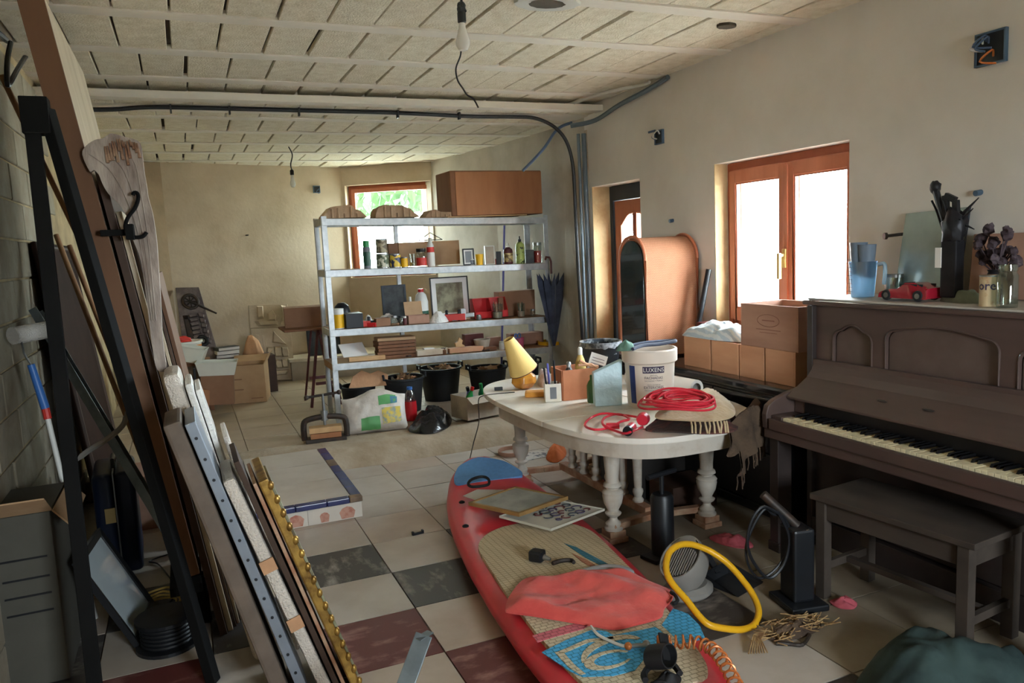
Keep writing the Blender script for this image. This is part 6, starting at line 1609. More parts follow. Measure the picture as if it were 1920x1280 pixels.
for k in range(len(prof) - 1):
    for i in range(30): j = (i + 1) % 30; fs.append((k * 30 + i, k * 30 + j, (k + 1) * 30 + j, (k + 1) * 30 + i))
fs.append(tuple(reversed(range(30)))); fs.append(tuple(5 * 30 + i for i in range(30)))
obj('base', MB().add(vs, fs), 'gold_glaze', lm, smooth=True)
obj('socket', MB().cyl((0, 0, .12), (.01, 0, .17), .016, 12), 'brass', lm, smooth=True)
a0 = Vector((.0, 0, .125)); ax = Vector((-.42, -.05, .9)).normalized()
M_, _ = along(tuple(a0), tuple(a0 + ax))
obj('shade', MB().lathe([(.098, 0), (.1, .002), (.036, .25), (.034, .25), (.096, .004)], 28, M_, cap=False), 'shade_yellow', lm, smooth=30)
obj('shade_rim', MB().tube([tuple(M_ @ Vector((.099 * math.cos(x), .099 * math.sin(x), 0))) for x in [2 * PI * i / 28 for i in range(28)]], .003, 5, True), 'maroon', lm)
px_heap('pale_rag', 'crumpled pale lilac rag beside the lamp base', 'rag', [(1008, 722), (1020, 727), (1033, 722), (1034, 712), (1022, 706), (1010, 710)], TZ, .085, 'lilac_cloth', .02, 20, 4, power=3)
px_heap('green_rag', 'crumpled green grey rag right of the pale rag', 'rag', [(1036, 729), (1044, 731), (1052, 726), (1052, 717), (1044, 714), (1036, 719)], TZ, .05, 'green_cloth', .02, 20, 8, power=3)
p = P(1018, 746, z=TZ)
tag(obj('sponge', MB().bx(-.085, .085, -.05, .05, 0, .035), 'sponge', None, bevel=.012, loc=(p.x, p.y + .07, TZ + .001), rot=(0, 0, -.45)), 'flat orange sponge lying before the lamp', 'sponge')
p = P(1058, 750, z=TZ); k = mpp(p)
cp = thing('pencil_pot', 'square cream pot holding black pens before the salmon box', 'pot', (p.x - .065, p.y + .03, TZ + .001), -.35)
hh = 34 * k
obj('pot', MB().bx(-.05, .05, -.05, -.044, 0, hh).bx(-.05, .05, .044, .05, 0, hh).bx(-.05, -.044, -.044, .044, 0, hh).bx(.044, .05, -.044, .044, 0, hh).bx(-.05, .05, -.05, .05, 0, .004), 'cream_paint', cp)
obj('label', MB().bx(-.02, .02, -.0515, -.05, .02, hh - .02), 'grey_print', cp)
for i, (dx, dy) in enumerate(((-.03, -.02), (-.01, .02), (.02, 0))): obj('pen', MB().cyl((dx, dy, .006), (dx * 1.3 - .01, dy, hh + .10 + .02 * i), .006, 8), 'black_plastic' if i != 1 else 'purple_plastic', cp)
p = P(1088, 750, z=TZ); k = mpp(p)
sb2 = thing('salmon_box', 'open salmon coloured wooden box of bottles on the table', 'box', (p.x + .04, p.y + .12, TZ + .001), -.1)
hh = .19; a, b = .13, .10
for s in (-1, 1): obj('wall', MB().bx(-a, a, s * b - .005, s * b + .005, 0, hh), 'box_salmon', sb2, bevel=.002); obj('wall', MB().bx(s * a - .005, s * a + .005, -b + .005, b - .005, 0, hh), 'box_salmon', sb2, bevel=.002)
obj('bottom', MB().bx(-a + .006, a - .006, -b + .006, b - .006, 0, .005), 'box_salmon', sb2)
L0 = sb2.location
def table_bottle(name, label, loc, r, h, m, capm, band=None):
    t = thing(name, label, 'bottle', loc)
    obj('body', MB().lathe([(r * .92, 0), (r, .01), (r, h * .62), (r * .75, h * .74), (r * .4, h * .84)], 16), m, t, smooth=True)
    obj('cap', MB().lathe([(r * .42, h * .84), (r * .42, h * .97), (r * .3, h)], 14), capm, t, smooth=True)
    if band: obj('label', MB().lathe([(r * 1.015, h * .15), (r * 1.015, h * .5)], 16, cap=False), band, t, smooth=True)
    return t
table_bottle('glue_bottle', 'beige bottle with blue band rising out of the salmon box', (L0.x + .05, L0.y + .03, TZ + .008), .035, .30, 'shade_yellow', 'white_plastic', 'blue_plastic')
table_bottle('varnish_bottle', 'round bottle with silver cap in the salmon box', (L0.x - .05, L0.y + .0, TZ + .008), .035, .22, 'dark_panel', 'steel')
p = P(1118, 756, z=TZ)
table_bottle('wine_bottle', 'short dark green glass bottle before the pale blue bag', (p.x, p.y + .04, TZ + .001), .036, .17, 'green_glass', 'green_glass')
# pale blue paper bag
p = P(1152, 762, z=TZ)
bg = thing('blue_bag', 'pale blue upright bag leaning between green bottle and paint tub', 'bag', (p.x, p.y + .07, TZ + .001), -.35)
vs = [(-.085, -.045, 0), (.075, -.045, 0), (.075, .045, 0), (-.085, .045, 0), (-.09, -.03, .2), (.085, -.03, .27), (.085, .03, .27), (-.09, .03, .2)]
obj('bag', MB().add(vs, [(3, 2, 1, 0), (0, 1, 5, 4), (1, 2, 6, 5), (2, 3, 7, 6), (3, 0, 4, 7), (4, 5, 6, 7)]), 'blue_bag', bg, bevel=.006)
pn = thing('paper_note', 'tilted printed sheet stuck in the salmon box', 'paper', (L0.x + .10, L0.y - .02, TZ + .1), rot=(-.2, .35, -.4))
obj('sheet', MB().bx(-.05, .06, -.001, .001, 0, .17), 'paper', pn)
for i in range(7): obj('text_line', MB().bx(-.035, .045, -.0016, -.001, .03 + i * .018, .034 + i * .018), 'ink_light', pn)
pls = thing('pliers', 'pliers with pale wooden handles lying over the box and bag', 'pliers', (L0.x + .13, L0.y - .10, TZ + .20), rot=(.3, .9, -.3))
pls.location = (L0.x + .10, L0.y - .112, TZ + .196); pls.rotation_euler = (0, 1.95, -.15)
obj('handle', MB().tube([(0, 0, -.13), (.012, 0, -.05), (0, 0, 0)], .008, 8), 'crate_wood', pls); obj('handle', MB().tube([(.03, 0, -.13), (.0, 0, -.05), (.01, 0, 0)], .008, 8), 'crate_wood', pls)
obj('jaw', MB().bx(-.012, .018, -.006, .006, 0, .05), 'iron', pls, bevel=.003)
# paint tub
p = P(1220, 768, z=TZ)
tb_ = thing('paint_tub', 'big white paint tub with LUXENS lettering and a blue stripe', 'tub', (p.x + .075, p.y + .115, TZ + .001), FACE - .18)
R_ = .150; H_ = .34
obj('body', MB().lathe([(R_ * .86, 0), (R_ * .88, .006), (R_ * .97, H_ * .78), (R_ * .99, H_ * .79), (R_ * .93, H_ * .79), (R_ * .84, .01)], 40), 'tub_white', tb_, smooth=30)
obj('collar', MB().lathe([(R_ * .985, H_ * .76), (R_ * 1.07, H_ * .79), (R_ * 1.08, H_ * .98), (R_ * 1.05, H_), (R_ * .98, H_), (R_ * .96, H_ * .8)], 40, cap=False), 'tub_white', tb_, smooth=30)
def tub_r(z): return R_ * (.88 + (.97 - .88) * z / (H_ * .78)) + .0012
def wrap_patch(name, a0, a1, z0, z1, m, off=0.0):
    n = 8; vs = []; fs = []
    for j in (0, 1):
        z = z0 if j == 0 else z1
        for i in range(n + 1):
            a = a0 + (a1 - a0) * i / n; r = tub_r(z) + off; vs.append((r * math.sin(a), -r * math.cos(a), z))
    for i in range(n): fs.append((i, i + 1, n + 2 + i, n + 1 + i))
    return obj(name, MB().add(vs, fs), m, tb_, smooth=True)
wrap_patch('blue_stripe', -.92, -.62, .03, H_ * .74, 'tub_blue')
wrap_patch('badge', -.28, .60, H_ * .62, H_ * .735, 'ink')
def tub_text(s, size, z, m, a=.16, off=.0016, bold=False):
    me = text_mesh(s, size, 0.0, bold, tub_r(z) + off)
    for v in me.vertices:
        x, y, zz = v.co; v.co = (x * math.cos(a) - y * math.sin(a), x * math.sin(a) + y * math.cos(a), zz + z)
        r = math.hypot(v.co.x, v.co.y); q = (tub_r(v.co.z) + off) / r; v.co.x *= q; v.co.y *= q
    obj('lettering', me, m, tb_)
tub_text('LUXENS', .034, H_ * .675, 'white_print', a=.16)
tub_text('PINTURA', .010, H_ * .585, 'ink_light'); tub_text('FACHADAS', .021, H_ * .54, 'ink', bold=False); tub_text('FACHADAS Y MUROS', .011, H_ * .49, 'ink_light')
tub_text('TINTA EXTERIOR', .010, H_ * .42, 'ink_light'); tub_text('EXTERIORES', .021, H_ * .375, 'ink', bold=False); tub_text('FACHADAS E MUROS', .011, H_ * .325, 'ink_light')
Ltb = tb_.location
tag(obj('dark_strap', MB().tube(catmull([Ltb + Vector(q) for q in ((-.15, -.06, H_ + .012), (-.05, -.02, H_ + .02), (.08, .0, H_ + .014), (.2, .02, H_ + .02), (.16, .07, H_ + .018), (.0, .06, H_ + .022), (-.12, .04, H_ + .014))], 6), .011, 7), 'navy_cloth', None, smooth=True), 'dark blue strap slung across the rim of the paint tub', 'strap')
tag(obj('green_net', heap([(Ltb.x - .16 + .06 * math.cos(x), Ltb.y + .0 + .04 * math.sin(x)) for x in [2 * PI * i / 8 for i in range(8)]], Ltb.z + H_ + .001, .05, .02, 30, 6, 40, seed=5), 'green_cloth', smooth=40), 'scrap of green netting on the left rim of the tub', 'netting')
# black bucket with shiny liner behind
p = P(1143, 742, z=TZ)
bl_ = thing('lined_bucket', 'black bucket with a shiny crinkled liner behind the pale blue bag', 'bucket', (2.62, 4.62, TZ + .001))
obj('shell', MB().lathe([(.1, 0), (.135, .26), (.142, .265), (.142, .28), (.13, .28), (.095, .01)], 26), 'black_plastic', bl_, smooth=True)
vs = []; fs = []
for k, (r, z) in enumerate(((.126, .20), (.128, .282), (.146, .288), (.15, .25))):
    for i in range(40): a = 2 * PI * i / 40; q = r + (.006 * noise.noise(Vector((i * .9, k, 2))) if k != 1 else 0); vs.append((q * math.cos(a), q * math.sin(a), z + (.02 * noise.noise(Vector((i * .7, 1, k))) if k == 3 else 0)))
for k in range(3):
    for i in range(40): j = (i + 1) % 40; fs.append((k * 40 + i, k * 40 + j, (k + 1) * 40 + j, (k + 1) * 40 + i))
obj('liner', MB().add(vs, fs), 'liner', bl_, smooth=30)
# paper roll
tag(obj('paper_roll', MB().lathe([(.035, 0), (.055, 0), (.055, .62), (.035, .62)], 20, along((2.80, 3.78, TZ + .058), (2.72, 4.36, TZ + .058))[0], cap=False), 'white_print', None, smooth=30), 'white paper roll lying behind the blanket', 'paper roll')
tag(obj('paper_sheet', MB().bx(-.15, .15, -.2, .2, 0, .003), 'paper', None, loc=(2.60, 4.25, TZ + .001), rot=(0, 0, .2)), 'blank white sheet lying right of the paint tub', 'paper')
# blankets
def px_poly(pts, z): return [P(u, v, z=z) for u, v in pts]
bq = px_poly([(1210, 806), (1270, 812), (1330, 815), (1376, 810), (1384, 795), (1370, 772), (1340, 750), (1308, 752), (1268, 772)], TZ)
tag(obj('dark_blanket', heap(bq, TZ + .002, .05, .018, 14, 12, 72, power=3.2, seed=2, edge=.008), 'blanket_dark', None, smooth=True), 'dark striped blanket folded flat on the table end', 'blanket')
bq = px_poly([(1228, 792), (1290, 800), (1345, 800), (1374, 792), (1378, 778), (1362, 758), (1336, 742), (1308, 744), (1270, 760)], TZ + .05)
cbk = thing('cream_blanket', 'cream fringed blanket lying on top of the dark one', 'blanket', (0, 0, 0))
cbk.location = (bq[0].x, bq[0].y, TZ + .06)
mbk = heap(bq, TZ + .078, .05, .014, 14, 12, 72, power=2.6, seed=12, edge=.006); mbk.v = [tuple(Vector(v) - cbk.location) for v in mbk.v]
obj('fold', mbk, 'blanket_cream', cbk, smooth=True)
random.seed(9)
fp = px_poly([(1296, 800), (1322, 801), (1345, 800), (1362, 799)], TZ + .085)
fpp = catmull(fp, 3)
for q in fpp:
    a = q - cbk.location; obj('tassel', MB().tube([(a.x, a.y, .05), (a.x - .006, a.y - .014, .035), (a.x - .008 + random.uniform(-.01, .01), a.y - .02, .0)], .0045, 5), 'blanket_cream', cbk)
# brown throw draped over the near right end of the table
tl_ = thing('brown_throw', 'brown fringed throw hanging over the right end of the table', 'throw', (2.74, 3.26, TZ))
oa = Vector((.66, -.75, 0)).normalized(); ob_ = Vector((.75, .66, 0)); NA, NB = 22, 20
def drape(a, b):
    p = Vector((2.74, 3.26, 0)) + oa * a + ob_ * b; d = p - Vector((TC.x, TC.y, 0))
    f = (abs(d.x) / TA) ** 3 + (abs(d.y) / TB) ** 3
    th = .065 + .03 * noise.noise(Vector((p.x * 7, p.y * 7, 2)))
    if f <= 1: return Vector((p.x, p.y, TZ + th * min(1, (a + .01) / .03)))
    e = Vector((TC.x, TC.y, 0)) + d * f ** (-1 / 3); ds = (p - e).length; o_ = (p - e).normalized()
    q = e + o_ * (.012 + .02 * min(1, ds / .06) + .02 * math.sin(b * 38) * min(1, ds / .1))
    return Vector((q.x, q.y, TZ + th - max(0, ds - .03) * 1.0))
vs = []; fs = []
for i in range(NA + 1):
    for j in range(NB + 1): vs.append(drape(.0 + .26 * i / NA, -.44 + .50 * j / NB + .05 * math.sin(i * .5)) - tl_.location)
n1 = len(vs); vs += [v + Vector((oa.x * .008, oa.y * .008, .007)) for v in vs]
for o_ in (0, n1):
    for i in range(NA):
        for j in range(NB): a = o_ + i * (NB + 1) + j; fs.append((a, a + 1, a + NB + 2, a + NB + 1))
obj('cloth', MB().add([tuple(v) for v in vs], fs), 'blanket_brown', tl_, smooth=True)
for j in range(0, NB + 1, 1):
    q = vs[NA * (NB + 1) + j]; obj('tassel', MB().tube([q, q + Vector((.004, 0, -.03)), q + Vector((.0, .006 * (-1) ** j, -.07))], .004, 5), 'blanket_brown', tl_)
# red cable
rc_ = thing('extension_cable', 'coiled red extension cable with a black plug thrown on the table end', 'cable', (2.2, 3.4, TZ))
cc = P(1268, 764, z=TZ + .155)
ccl = cc - rc_.location
for k in range(13):
    m_ = MB(); a_ = .185 - .008 * k; b_ = .115 - .006 * k
    pts = []
    for i in range(36):
        x = 2 * PI * i / 36
        px2 = a_ * math.cos(x); py2 = b_ * math.sin(x) + .012 * (k % 4)
        rr_ = -.75; pts.append((ccl.x + px2 * math.cos(rr_) - py2 * math.sin(rr_) + .004 * k, ccl.y + px2 * math.sin(rr_) + py2 * math.cos(rr_), ccl.z + .012 * (k % 3) + .012 + .006 * math.sin(3 * x + k) + .03 * max(0, math.sin(x))))
    obj('coil_turn', m_.tube(pts, .0055, 6, True), 'cable_red', rc_, smooth=True)
lp = [(1198, 782), (1170, 778), (1130, 775), (1105, 785), (1097, 798), (1115, 805), (1140, 802), (1165, 790), (1180, 785), (1160, 776), (1135, 782), (1130, 795), (1150, 806), (1172, 812), (1190, 806), (1205, 800)]
obj('lead', MB().tube(catmull([P(u, v, z=TZ + .012 + .008 * (i % 3)) - rc_.location for i, (u, v) in enumerate(lp)], 6), .0065, 6), 'cable_red', rc_, smooth=True)
q = P(1200, 780, z=TZ + .045) - rc_.location; obj('tie', MB().lathe([(.03, 0), (.034, .02), (.034, .06), (.028, .08)], 14, TR(q - Vector((0, .04, 0)), (1.5, 0, -.7))), 'cable_red', rc_, smooth=True)
q = P(1179, 806, z=TZ + .028) - rc_.location; obj('plug', MB().cyl(tuple(q + Vector((.05, .05, 0))), tuple(q), .024, 16), 'cable_red', rc_, smooth=True); obj('plug_face', MB().cyl(tuple(q), tuple(q - Vector((.02, .02, 0))), .025, 16), 'black_plastic', rc_)
q = P(1148, 798, z=TZ + .02) - rc_.location; obj('socket', MB().cyl(tuple(q + Vector((-.03, .01, 0))), tuple(q + Vector((.03, -.02, 0))), .017, 12), 'cable_red', rc_)
tag(obj('plush_scrap', heap(px_poly([(1222, 762), (1240, 768), (1262, 764), (1270, 755), (1255, 748), (1232, 752)], TZ + .12), TZ + .135, .02, .012, 30, 6, 40, seed=41), 'blanket_cream', None, smooth=True), 'small cream cloth scrap inside the red cable coil', 'cloth')
# little black box and lead at the left tip
p = P(938, 733, z=TZ); tag(obj('adapter', MB().bx(-.028, .028, -.014, .014, 0, .022), 'black_plastic', None, bevel=.003, loc=(p.x, p.y + .03, TZ + .001), rot=(0, 0, -.3)), 'little black adapter near the left tip of the table', 'adapter')
q = [P(905, 742, z=TZ + .007), P(897, 752, z=TZ - .03), P(898, 790, y=4.6), P(888, 830, y=4.66), P(880, 865, z=.02), P(878, 885, z=.005)]
tag(obj('lamp_lead', MB().tube(catmull([P(965, 735, z=TZ + .006), P(930, 738, z=TZ + .006)] + q, 6), .0035, 6), 'iron', None, smooth=True), 'thin dark lead hanging off the left tip of the table to the floor', 'lead')

# ------------------------------------------------------------------ things on the sideboard and crates
px2 = [(3.06, 4.28), (3.05, 4.08), (3.06, 3.9), (3.12, 3.74), (3.3, 3.72), (3.38, 3.95), (3.36, 4.2), (3.2, 4.3)]
tag(obj('striped_cloth', heap(px2, .997, .075, .03, 9, 14, 72, power=3, seed=21, folds=.8), 'stripe_cloth', None, smooth=True), 'pale blue striped cloth thrown over the left crates', 'cloth')
tag(obj('red_tin', MB().bx(-.05, .05, -.07, .07, 0, .08), 'maroon', None, bevel=.004, loc=(3.36, 4.42, .802), rot=(0, 0, .2)), 'dark red tin box behind the striped cloth', 'tin')
o = bpy.data.objects['red_tin']; o.location = (3.34, 4.36, .802); o.scale = (1, 1, 3.2)
tag(obj('black_tube', MB().cyl((3.30, 4.50, .803), (3.425, 4.46, 1.42), .02, 12), 'black_plastic', None, smooth=True), 'black tube leaning on the wall right of the rattan cabinet', 'tube')

# ------------------------------------------------------------------ things on the piano
PT = 1.307
def on_piano(u0, u1, v0, v1, x):
    """a pixel box standing on the piano at depth x: location, width (along y), height"""
    p = P((u0 + u1) / 2, v1, x=x); k = mpp(p)
    return Vector((x, p.y, PT)), (u1 - u0) * k, (v1 - v0) * k
glass('blue_jug', (0.68, 0.84, 0.95), 0.15, 0.3, frost=0.3)
mat('smoke_grey', (110, 124, 140), 0.3, var=0.06)
mat('car_red', (150, 26, 44), 0.2, var=0.05, coat=0.6)
mat('stone_green', (120, 128, 112), 0.8, var=0.2, scale=12, bump=0.6, bscale=30)
mat('bronze', (44, 44, 48), 0.45, 0.6, var=0.25, scale=12)
mat('mirror_dull', (176, 190, 186), 0.18, 0.5, alt=(150, 164, 160), scale=4, altpos=(0.35, 0.75))
mat('flower_dark', (58, 44, 50), 0.8, alt=(88, 76, 82), scale=10)
mat('tin_cream', (196, 176, 140), 0.5, alt=(170, 120, 80), scale=14, altpos=(0.5, 0.65))
L_, w, h = on_piano(1593, 1642, 484, 550, 3.20)
jg = thing('measuring_jug', 'pale blue measuring jug holding two beakers at the left end of the piano', 'jug', L_)
r = w / 2
obj('body', MB().lathe([(r * .8, 0), (r * .82, .005), (r, h * .93), (r * 1.03, h), (r * .97, h), (r * .78, .01)], 28), 'blue_jug', jg, smooth=30)
obj('handle', MB().tube(catmull([(.03, -r * .97, h * .9), (.04, -r * 1.4, h * .92), (.04, -r * 1.5, h * .7), (.04, -r * 1.42, h * .35)], 5), .010, 8), 'blue_jug', jg, smooth=True)
for i in range(9): obj('scale_mark', MB().bx(-r * .9 - .004, -r * .9 - .002, .01, .028 if i % 2 else .04, .03 + i * .02, .032 + i * .02), 'ink', jg)
for k, (dy, z0, lab) in enumerate(((.028, h * .62, 'grey plastic beaker on the left inside the measuring jug'), (-.026, h * .56, 'shorter grey plastic beaker on the right inside the measuring jug'))):
    bkr = obj('beaker', MB().lathe([(.030, 0), (.043, .16), (.044, .165), (.040, .165), (.028, .004)], 22), 'smoke_grey', None, smooth=30, loc=(L_.x, L_.y + dy, PT + z0)); tag(bkr, lab, 'beaker', 'beakers in the measuring jug')
tag(obj('wall_bolt', MB().cyl((XR + .02, 2.84, 1.62), (XR - .10, 2.90, 1.61), .008, 8).cyl((XR - .10, 2.90, 1.61), (XR - .112, 2.906, 1.61), .018, 10), 'iron', None), 'rusty bolt sticking out of the wall right of the window', 'bolt')
L_, w, h = on_piano(1660, 1692, 500, 540, 3.33)
dsh = thing('glass_jar', 'low glass jar behind the red toy car', 'jar', L_); obj('glass', MB().lathe([(w * .45, 0), (w * .5, .01), (w * .5, h * .85), (w * .44, h * .85), (w * .42, .012)], 22), 'jar_glass', dsh, smooth=30); obj('lid', MB().lathe([(w * .52, h * .86), (w * .52, h)], 22), 'steel', dsh, smooth=30)
# toy car: side silhouette lofted across its width
L_, w, h = on_piano(1641, 1772, 500, 552, 3.14)
car = thing('toy_car', 'red model sports car parked on the piano lid', 'toy car', (L_.x, L_.y, PT + .002), 0)     # nose towards +y
cl_, cw, ch = .27, .115, .085
sil = [(-.5, .18), (-.49, .42), (-.44, .50), (-.30, .62), (-.12, .70), (.02, .98), (.22, 1.0), (.38, .80), (.49, .72), (.5, .3), (.48, .15)]
def car_sec(t): return [(x * cl_ * -1 * -1, y * ch * (1 if y < .7 else 1) ) for x, y in sil]
vs = []; fs = []; n = len(sil)
for wy, sc_x, sc_z in ((-1, .97, .80), (-.86, 1, .97), (-.5, 1, 1), (.5, 1, 1), (.86, 1, .97), (1, .97, .80)):
    for x, y in sil:
        cab = y > .72; ww = wy * cw / 2 * (.74 if cab else 1)
        vs.append((ww, -x * cl_ * sc_x, y * ch * (sc_z if not cab else 1)))
for a in range(5):
    for i in range(n): j = (i + 1) % n; fs.append((a * n + i, a * n + j, (a + 1) * n + j, (a + 1) * n + i))
fs.append(tuple(range(n))); fs.append(tuple(5 * n + i for i in reversed(range(n))))
obj('body', MB().add(vs, fs), 'car_red', car, smooth=35)
obj('side_window', MB().bx(.041, .046, -.10, .02, ch * .74, ch * .92), 'dark_glass', car); obj('side_window', MB().bx(-.046, -.041, -.10, .02, ch * .74, ch * .92), 'dark_glass', car)
obj('windscreen', MB().add([(-.038, .025, ch * .74), (.038, .025, ch * .74), (.036, -.002, ch * .96), (-.036, -.002, ch * .96)], [(0, 1, 2, 3)], TR((0, .003, .003))), 'dark_glass', car)
for sx_ in (-1, 1):
    for y in (.085, -.085):
        wl_ = obj('wheel', MB().lathe([(.014, -.009), (.024, -.009), (.026, 0), (.024, .009), (.014, .009)], 18, TR((sx_ * (cw / 2 - .006), y, .025), (0, PI / 2, 0))), 'black_rubber', car, smooth=30)
        obj('hub', MB().lathe([(.0, -.0105), (.013, -.0105), (.013, .0105), (.0, .0105)], 10, TR((sx_ * (cw / 2 - .006), y, .025), (0, PI / 2, 0)), cap=False), 'steel', wl_)
obj('headlight', MB().ball((.038, .128, ch * .42), (.012, .006, .008), 8, 6).v and MB().ball((-.038, .128, ch * .42), (.012, .006, .008), 8, 6), 'clear_plastic', car)
# leaning mirror glass
cs = [P(1700, 396, x=XR - .02), P(1820, 388, x=XR - .02), P(1806, 545, x=XR - .10), P(1690, 535, x=XR - .10)]
mrz = thing('mirror_plate', 'pale glass plate leaning on the wall behind the toy car', 'glass plate', (cs[2].x, (cs[0].y + cs[1].y) / 2, PT + .001))
ya, yb_ = cs[1].y - mrz.location.y, cs[0].y - mrz.location.y; zt = cs[0].z - PT; zt = max(.3, zt)
q = [Vector((0, yb_, 0)), Vector((0, ya, 0)), Vector((.075, ya, zt)), Vector((.075, yb_, zt * .97))]
nrm = Vector((.006, 0, -.001))
obj('glass', MB().add([tuple(p_) for p_ in q] + [tuple(p_ + nrm) for p_ in q], [(0, 1, 2, 3), (7, 6, 5, 4), (0, 4, 5, 1), (1, 5, 6, 2), (2, 6, 7, 3), (3, 7, 4, 0)]), 'mirror_dull', mrz)
obj('edge_strip', MB().bar(tuple(q[1]), tuple(q[2]), .008, .008), 'steel_dark', mrz)
# bronze sculpture
L_, w, h = on_piano(1770, 1798, 345, 545, 3.17); k = mpp(L_)
sc3 = thing('bronze_sculpture', 'dark metal sculpture with raised fist and square loop on a stone base', 'sculpture', L_)
def SPX(u, v, dx=0.0): q_ = P(u, v, x=3.17 + dx); return (q_.x - L_.x, q_.y - L_.y, max(0.0, q_.z - PT))
rk = heap([(SPX(1735, 548)[0] + .05 * math.cos(x) + .02, -.045 + .11 * math.sin(x)) for x in [2 * PI * i / 10 for i in range(10)]], .0, .05, .02, 22, 7, 50, power=4, seed=17)
obj('stone_base', rk, 'stone_green', sc3, smooth=40)
cx_, cy_, _ = SPX(1784, 545)
obj('column', MB().box((cx_ + .0, cy_, .15), (.06, .075, .26)), 'bronze', sc3, bevel=.008)
obj('plinth_label', MB().box((cx_ - .032, cy_ + .045, .20), (.004, .03, .09)), 'paper', sc3)
obj('bust', MB().ball((cx_, cy_ - .005, .33), (.045, .055, .085), 16, 10, None, .35, 4.0, 4.0), 'bronze', sc3, smooth=50)
for i in range(9):
    a = 2 * PI * i / 9; obj('spike', MB().cyl((cx_, cy_, .33 + .02 * (i % 3)), (cx_ + .03 * math.cos(a), cy_ - .03 + .085 * math.sin(a), .32 + .045 * (i % 4)), .012, 6, .002), 'bronze', sc3)
arm = [SPX(1779, 440), SPX(1770, 412), SPX(1762, 385), SPX(1757, 365), SPX(1754, 352)]
obj('arm', MB().tube(catmull(arm, 4), [.012 + .004 * (i / 16) for i in range(17)], 8), 'bronze', sc3, smooth=True)
fq = SPX(1753, 351); obj('fist', MB().ball(fq, (.022, .026, .030), 12, 8, None, .3, 2.0, 3.0), 'bronze', sc3, smooth=50)
obj('thin_rod', MB().tube(catmull([SPX(1774, 450), SPX(1764, 420), SPX(1756, 395), SPX(1747, 376)], 4), .005, 6), 'bronze', sc3)
lp = [SPX(1774, 408), SPX(1773, 366), SPX(1792, 375), SPX(1794, 414)]
for a, b in zip(lp, lp[1:] + lp[:1]): obj('square_loop', MB().bar(a, b, .022, .026), 'bronze', sc3, bevel=.003)
obj('square_loop_stem', MB().cyl(SPX(1786, 412), SPX(1786, 440), .012, 8), 'bronze', sc3)
# panel, flowers, tin, jar
pa = P(1826, 440, x=XR - .05); pb_ = P(1935, 412, x=XR - .05)
tag(obj('maroon_board', MB().bx(-.012, .012, pb_.y - .1 - pa.y, 0, 0, pa.z - PT), 'crate_old', None, bevel=.003, loc=(XR - .068, pa.y, PT + .003), rot=(0, .10, 0)), 'reddish board leaning on the wall at the right end of the piano', 'board')
L_, w, h = on_piano(1842, 1890, 418, 556, 3.29)
fl = thing('dried_flowers', 'dark dried flower bouquet in a vase at the right of the piano', 'flowers', L_)
obj('vase', MB().lathe([(.03, 0), (.045, .02), (.05, .08), (.03, .13), (.035, .14)], 16), 'bronze', fl, smooth=True)
random.seed(5)
for i in range(26):
    a = random.uniform(0, 2 * PI); q = random.random() ** .5; z = .17 + random.uniform(0, .15); x_, y_ = .04 * q * math.cos(a), (.02 + .07 * q) * math.sin(a) - .02 * z
    s_ = obj('stem', MB().cyl((0, 0, .12), (x_, y_, z), .003, 4), 'flower_dark', fl); obj('blossom', MB().ball((x_, y_, z), random.uniform(.014, .026), 8, 6, None, .6, i * 1.3, 4.0), 'flower_dark', s_)
L_, w, h = on_piano(1838, 1872, 502, 560, 3.09)
tn = thing('cream_tin', 'cream printed tin can beside the glass jar on the piano', 'tin', L_); r = w / 2
obj('body', MB().lathe([(r, 0), (r, h)], 28), 'tin_cream', tn, smooth=30); obj('rim', MB().lathe([(r * 1.03, h - .006), (r * 1.04, h), (r * .9, h), (r * .9, h - .005)], 28), 'steel', tn, smooth=30)
me = text_mesh('ore', .05, 0, True, r + .001)
for v in me.vertices:
    a = -1.25; x, y, z = v.co; v.co = (x * math.cos(a) - y * math.sin(a), x * math.sin(a) + y * math.cos(a), z + h * .66)
obj('lettering', me, 'ink', tn)
L_, w, h = on_piano(1869, 1907, 482, 562, 3.08); r = w / 2
gj = thing('glass_jar', 'tall empty square shouldered glass jar at the front of the piano', 'jar', L_)
obj('glass', MB().lathe([(r * .9, 0), (r * .95, .01), (r * .95, h * .74), (r * .78, h * .82), (r * .78, h), (r * .7, h), (r * .7, h * .8), (r * .88, h * .72), (r * .88, .015)], 24), 'jar_glass', gj, smooth=30)
obj('neck_ring', MB().lathe([(r * .8, h * .84), (r * .86, h * .86), (r * .86, h * .97), (r * .8, h * .99)], 24, cap=False), 'jar_glass', gj, smooth=30)
# ------------------------------------------------------------------ things on the paddle board
mat('coral_cloth', (222, 92, 84), 0.9, alt=(206, 76, 72), scale=5, bump=0.4, bscale=50, sheen=0.2)
mat('grey_cloth', (170, 172, 178), 0.9, var=0.06)
mat('copper_coil', (190, 112, 60), 0.25, 0.3, var=0.1)
mat('frame_gold_wood', (150, 116, 70), 0.55, var=0.15, scale=10)
mat('picture_pale', (176, 178, 172), 0.25, alt=(150, 156, 150), scale=6, altpos=(0.4, 0.65))
mat('printed_board', (190, 186, 172), 0.6, var=0.05)
mat('hose_yellow', (226, 170, 30), 0.35, var=0.08)
mat('heater_grey', (136, 132, 126), 0.5, var=0.06)
mat('heater_mesh', (100, 102, 104), 0.6, var=0.1)
mat('straw', (176, 146, 100), 0.85, alt=(130, 98, 66), scale=30)
mat('green_dark_cloth', (36, 52, 52), 0.85, alt=(52, 70, 68), scale=4, bump=0.3, bscale=20)
mat('pink_rag', (196, 92, 104), 0.9, var=0.2, bump=0.5, bscale=25)
mat('newsprint', (206, 202, 196), 0.8, alt=(120, 122, 126), scale=18, altpos=(0.5, 0.6))
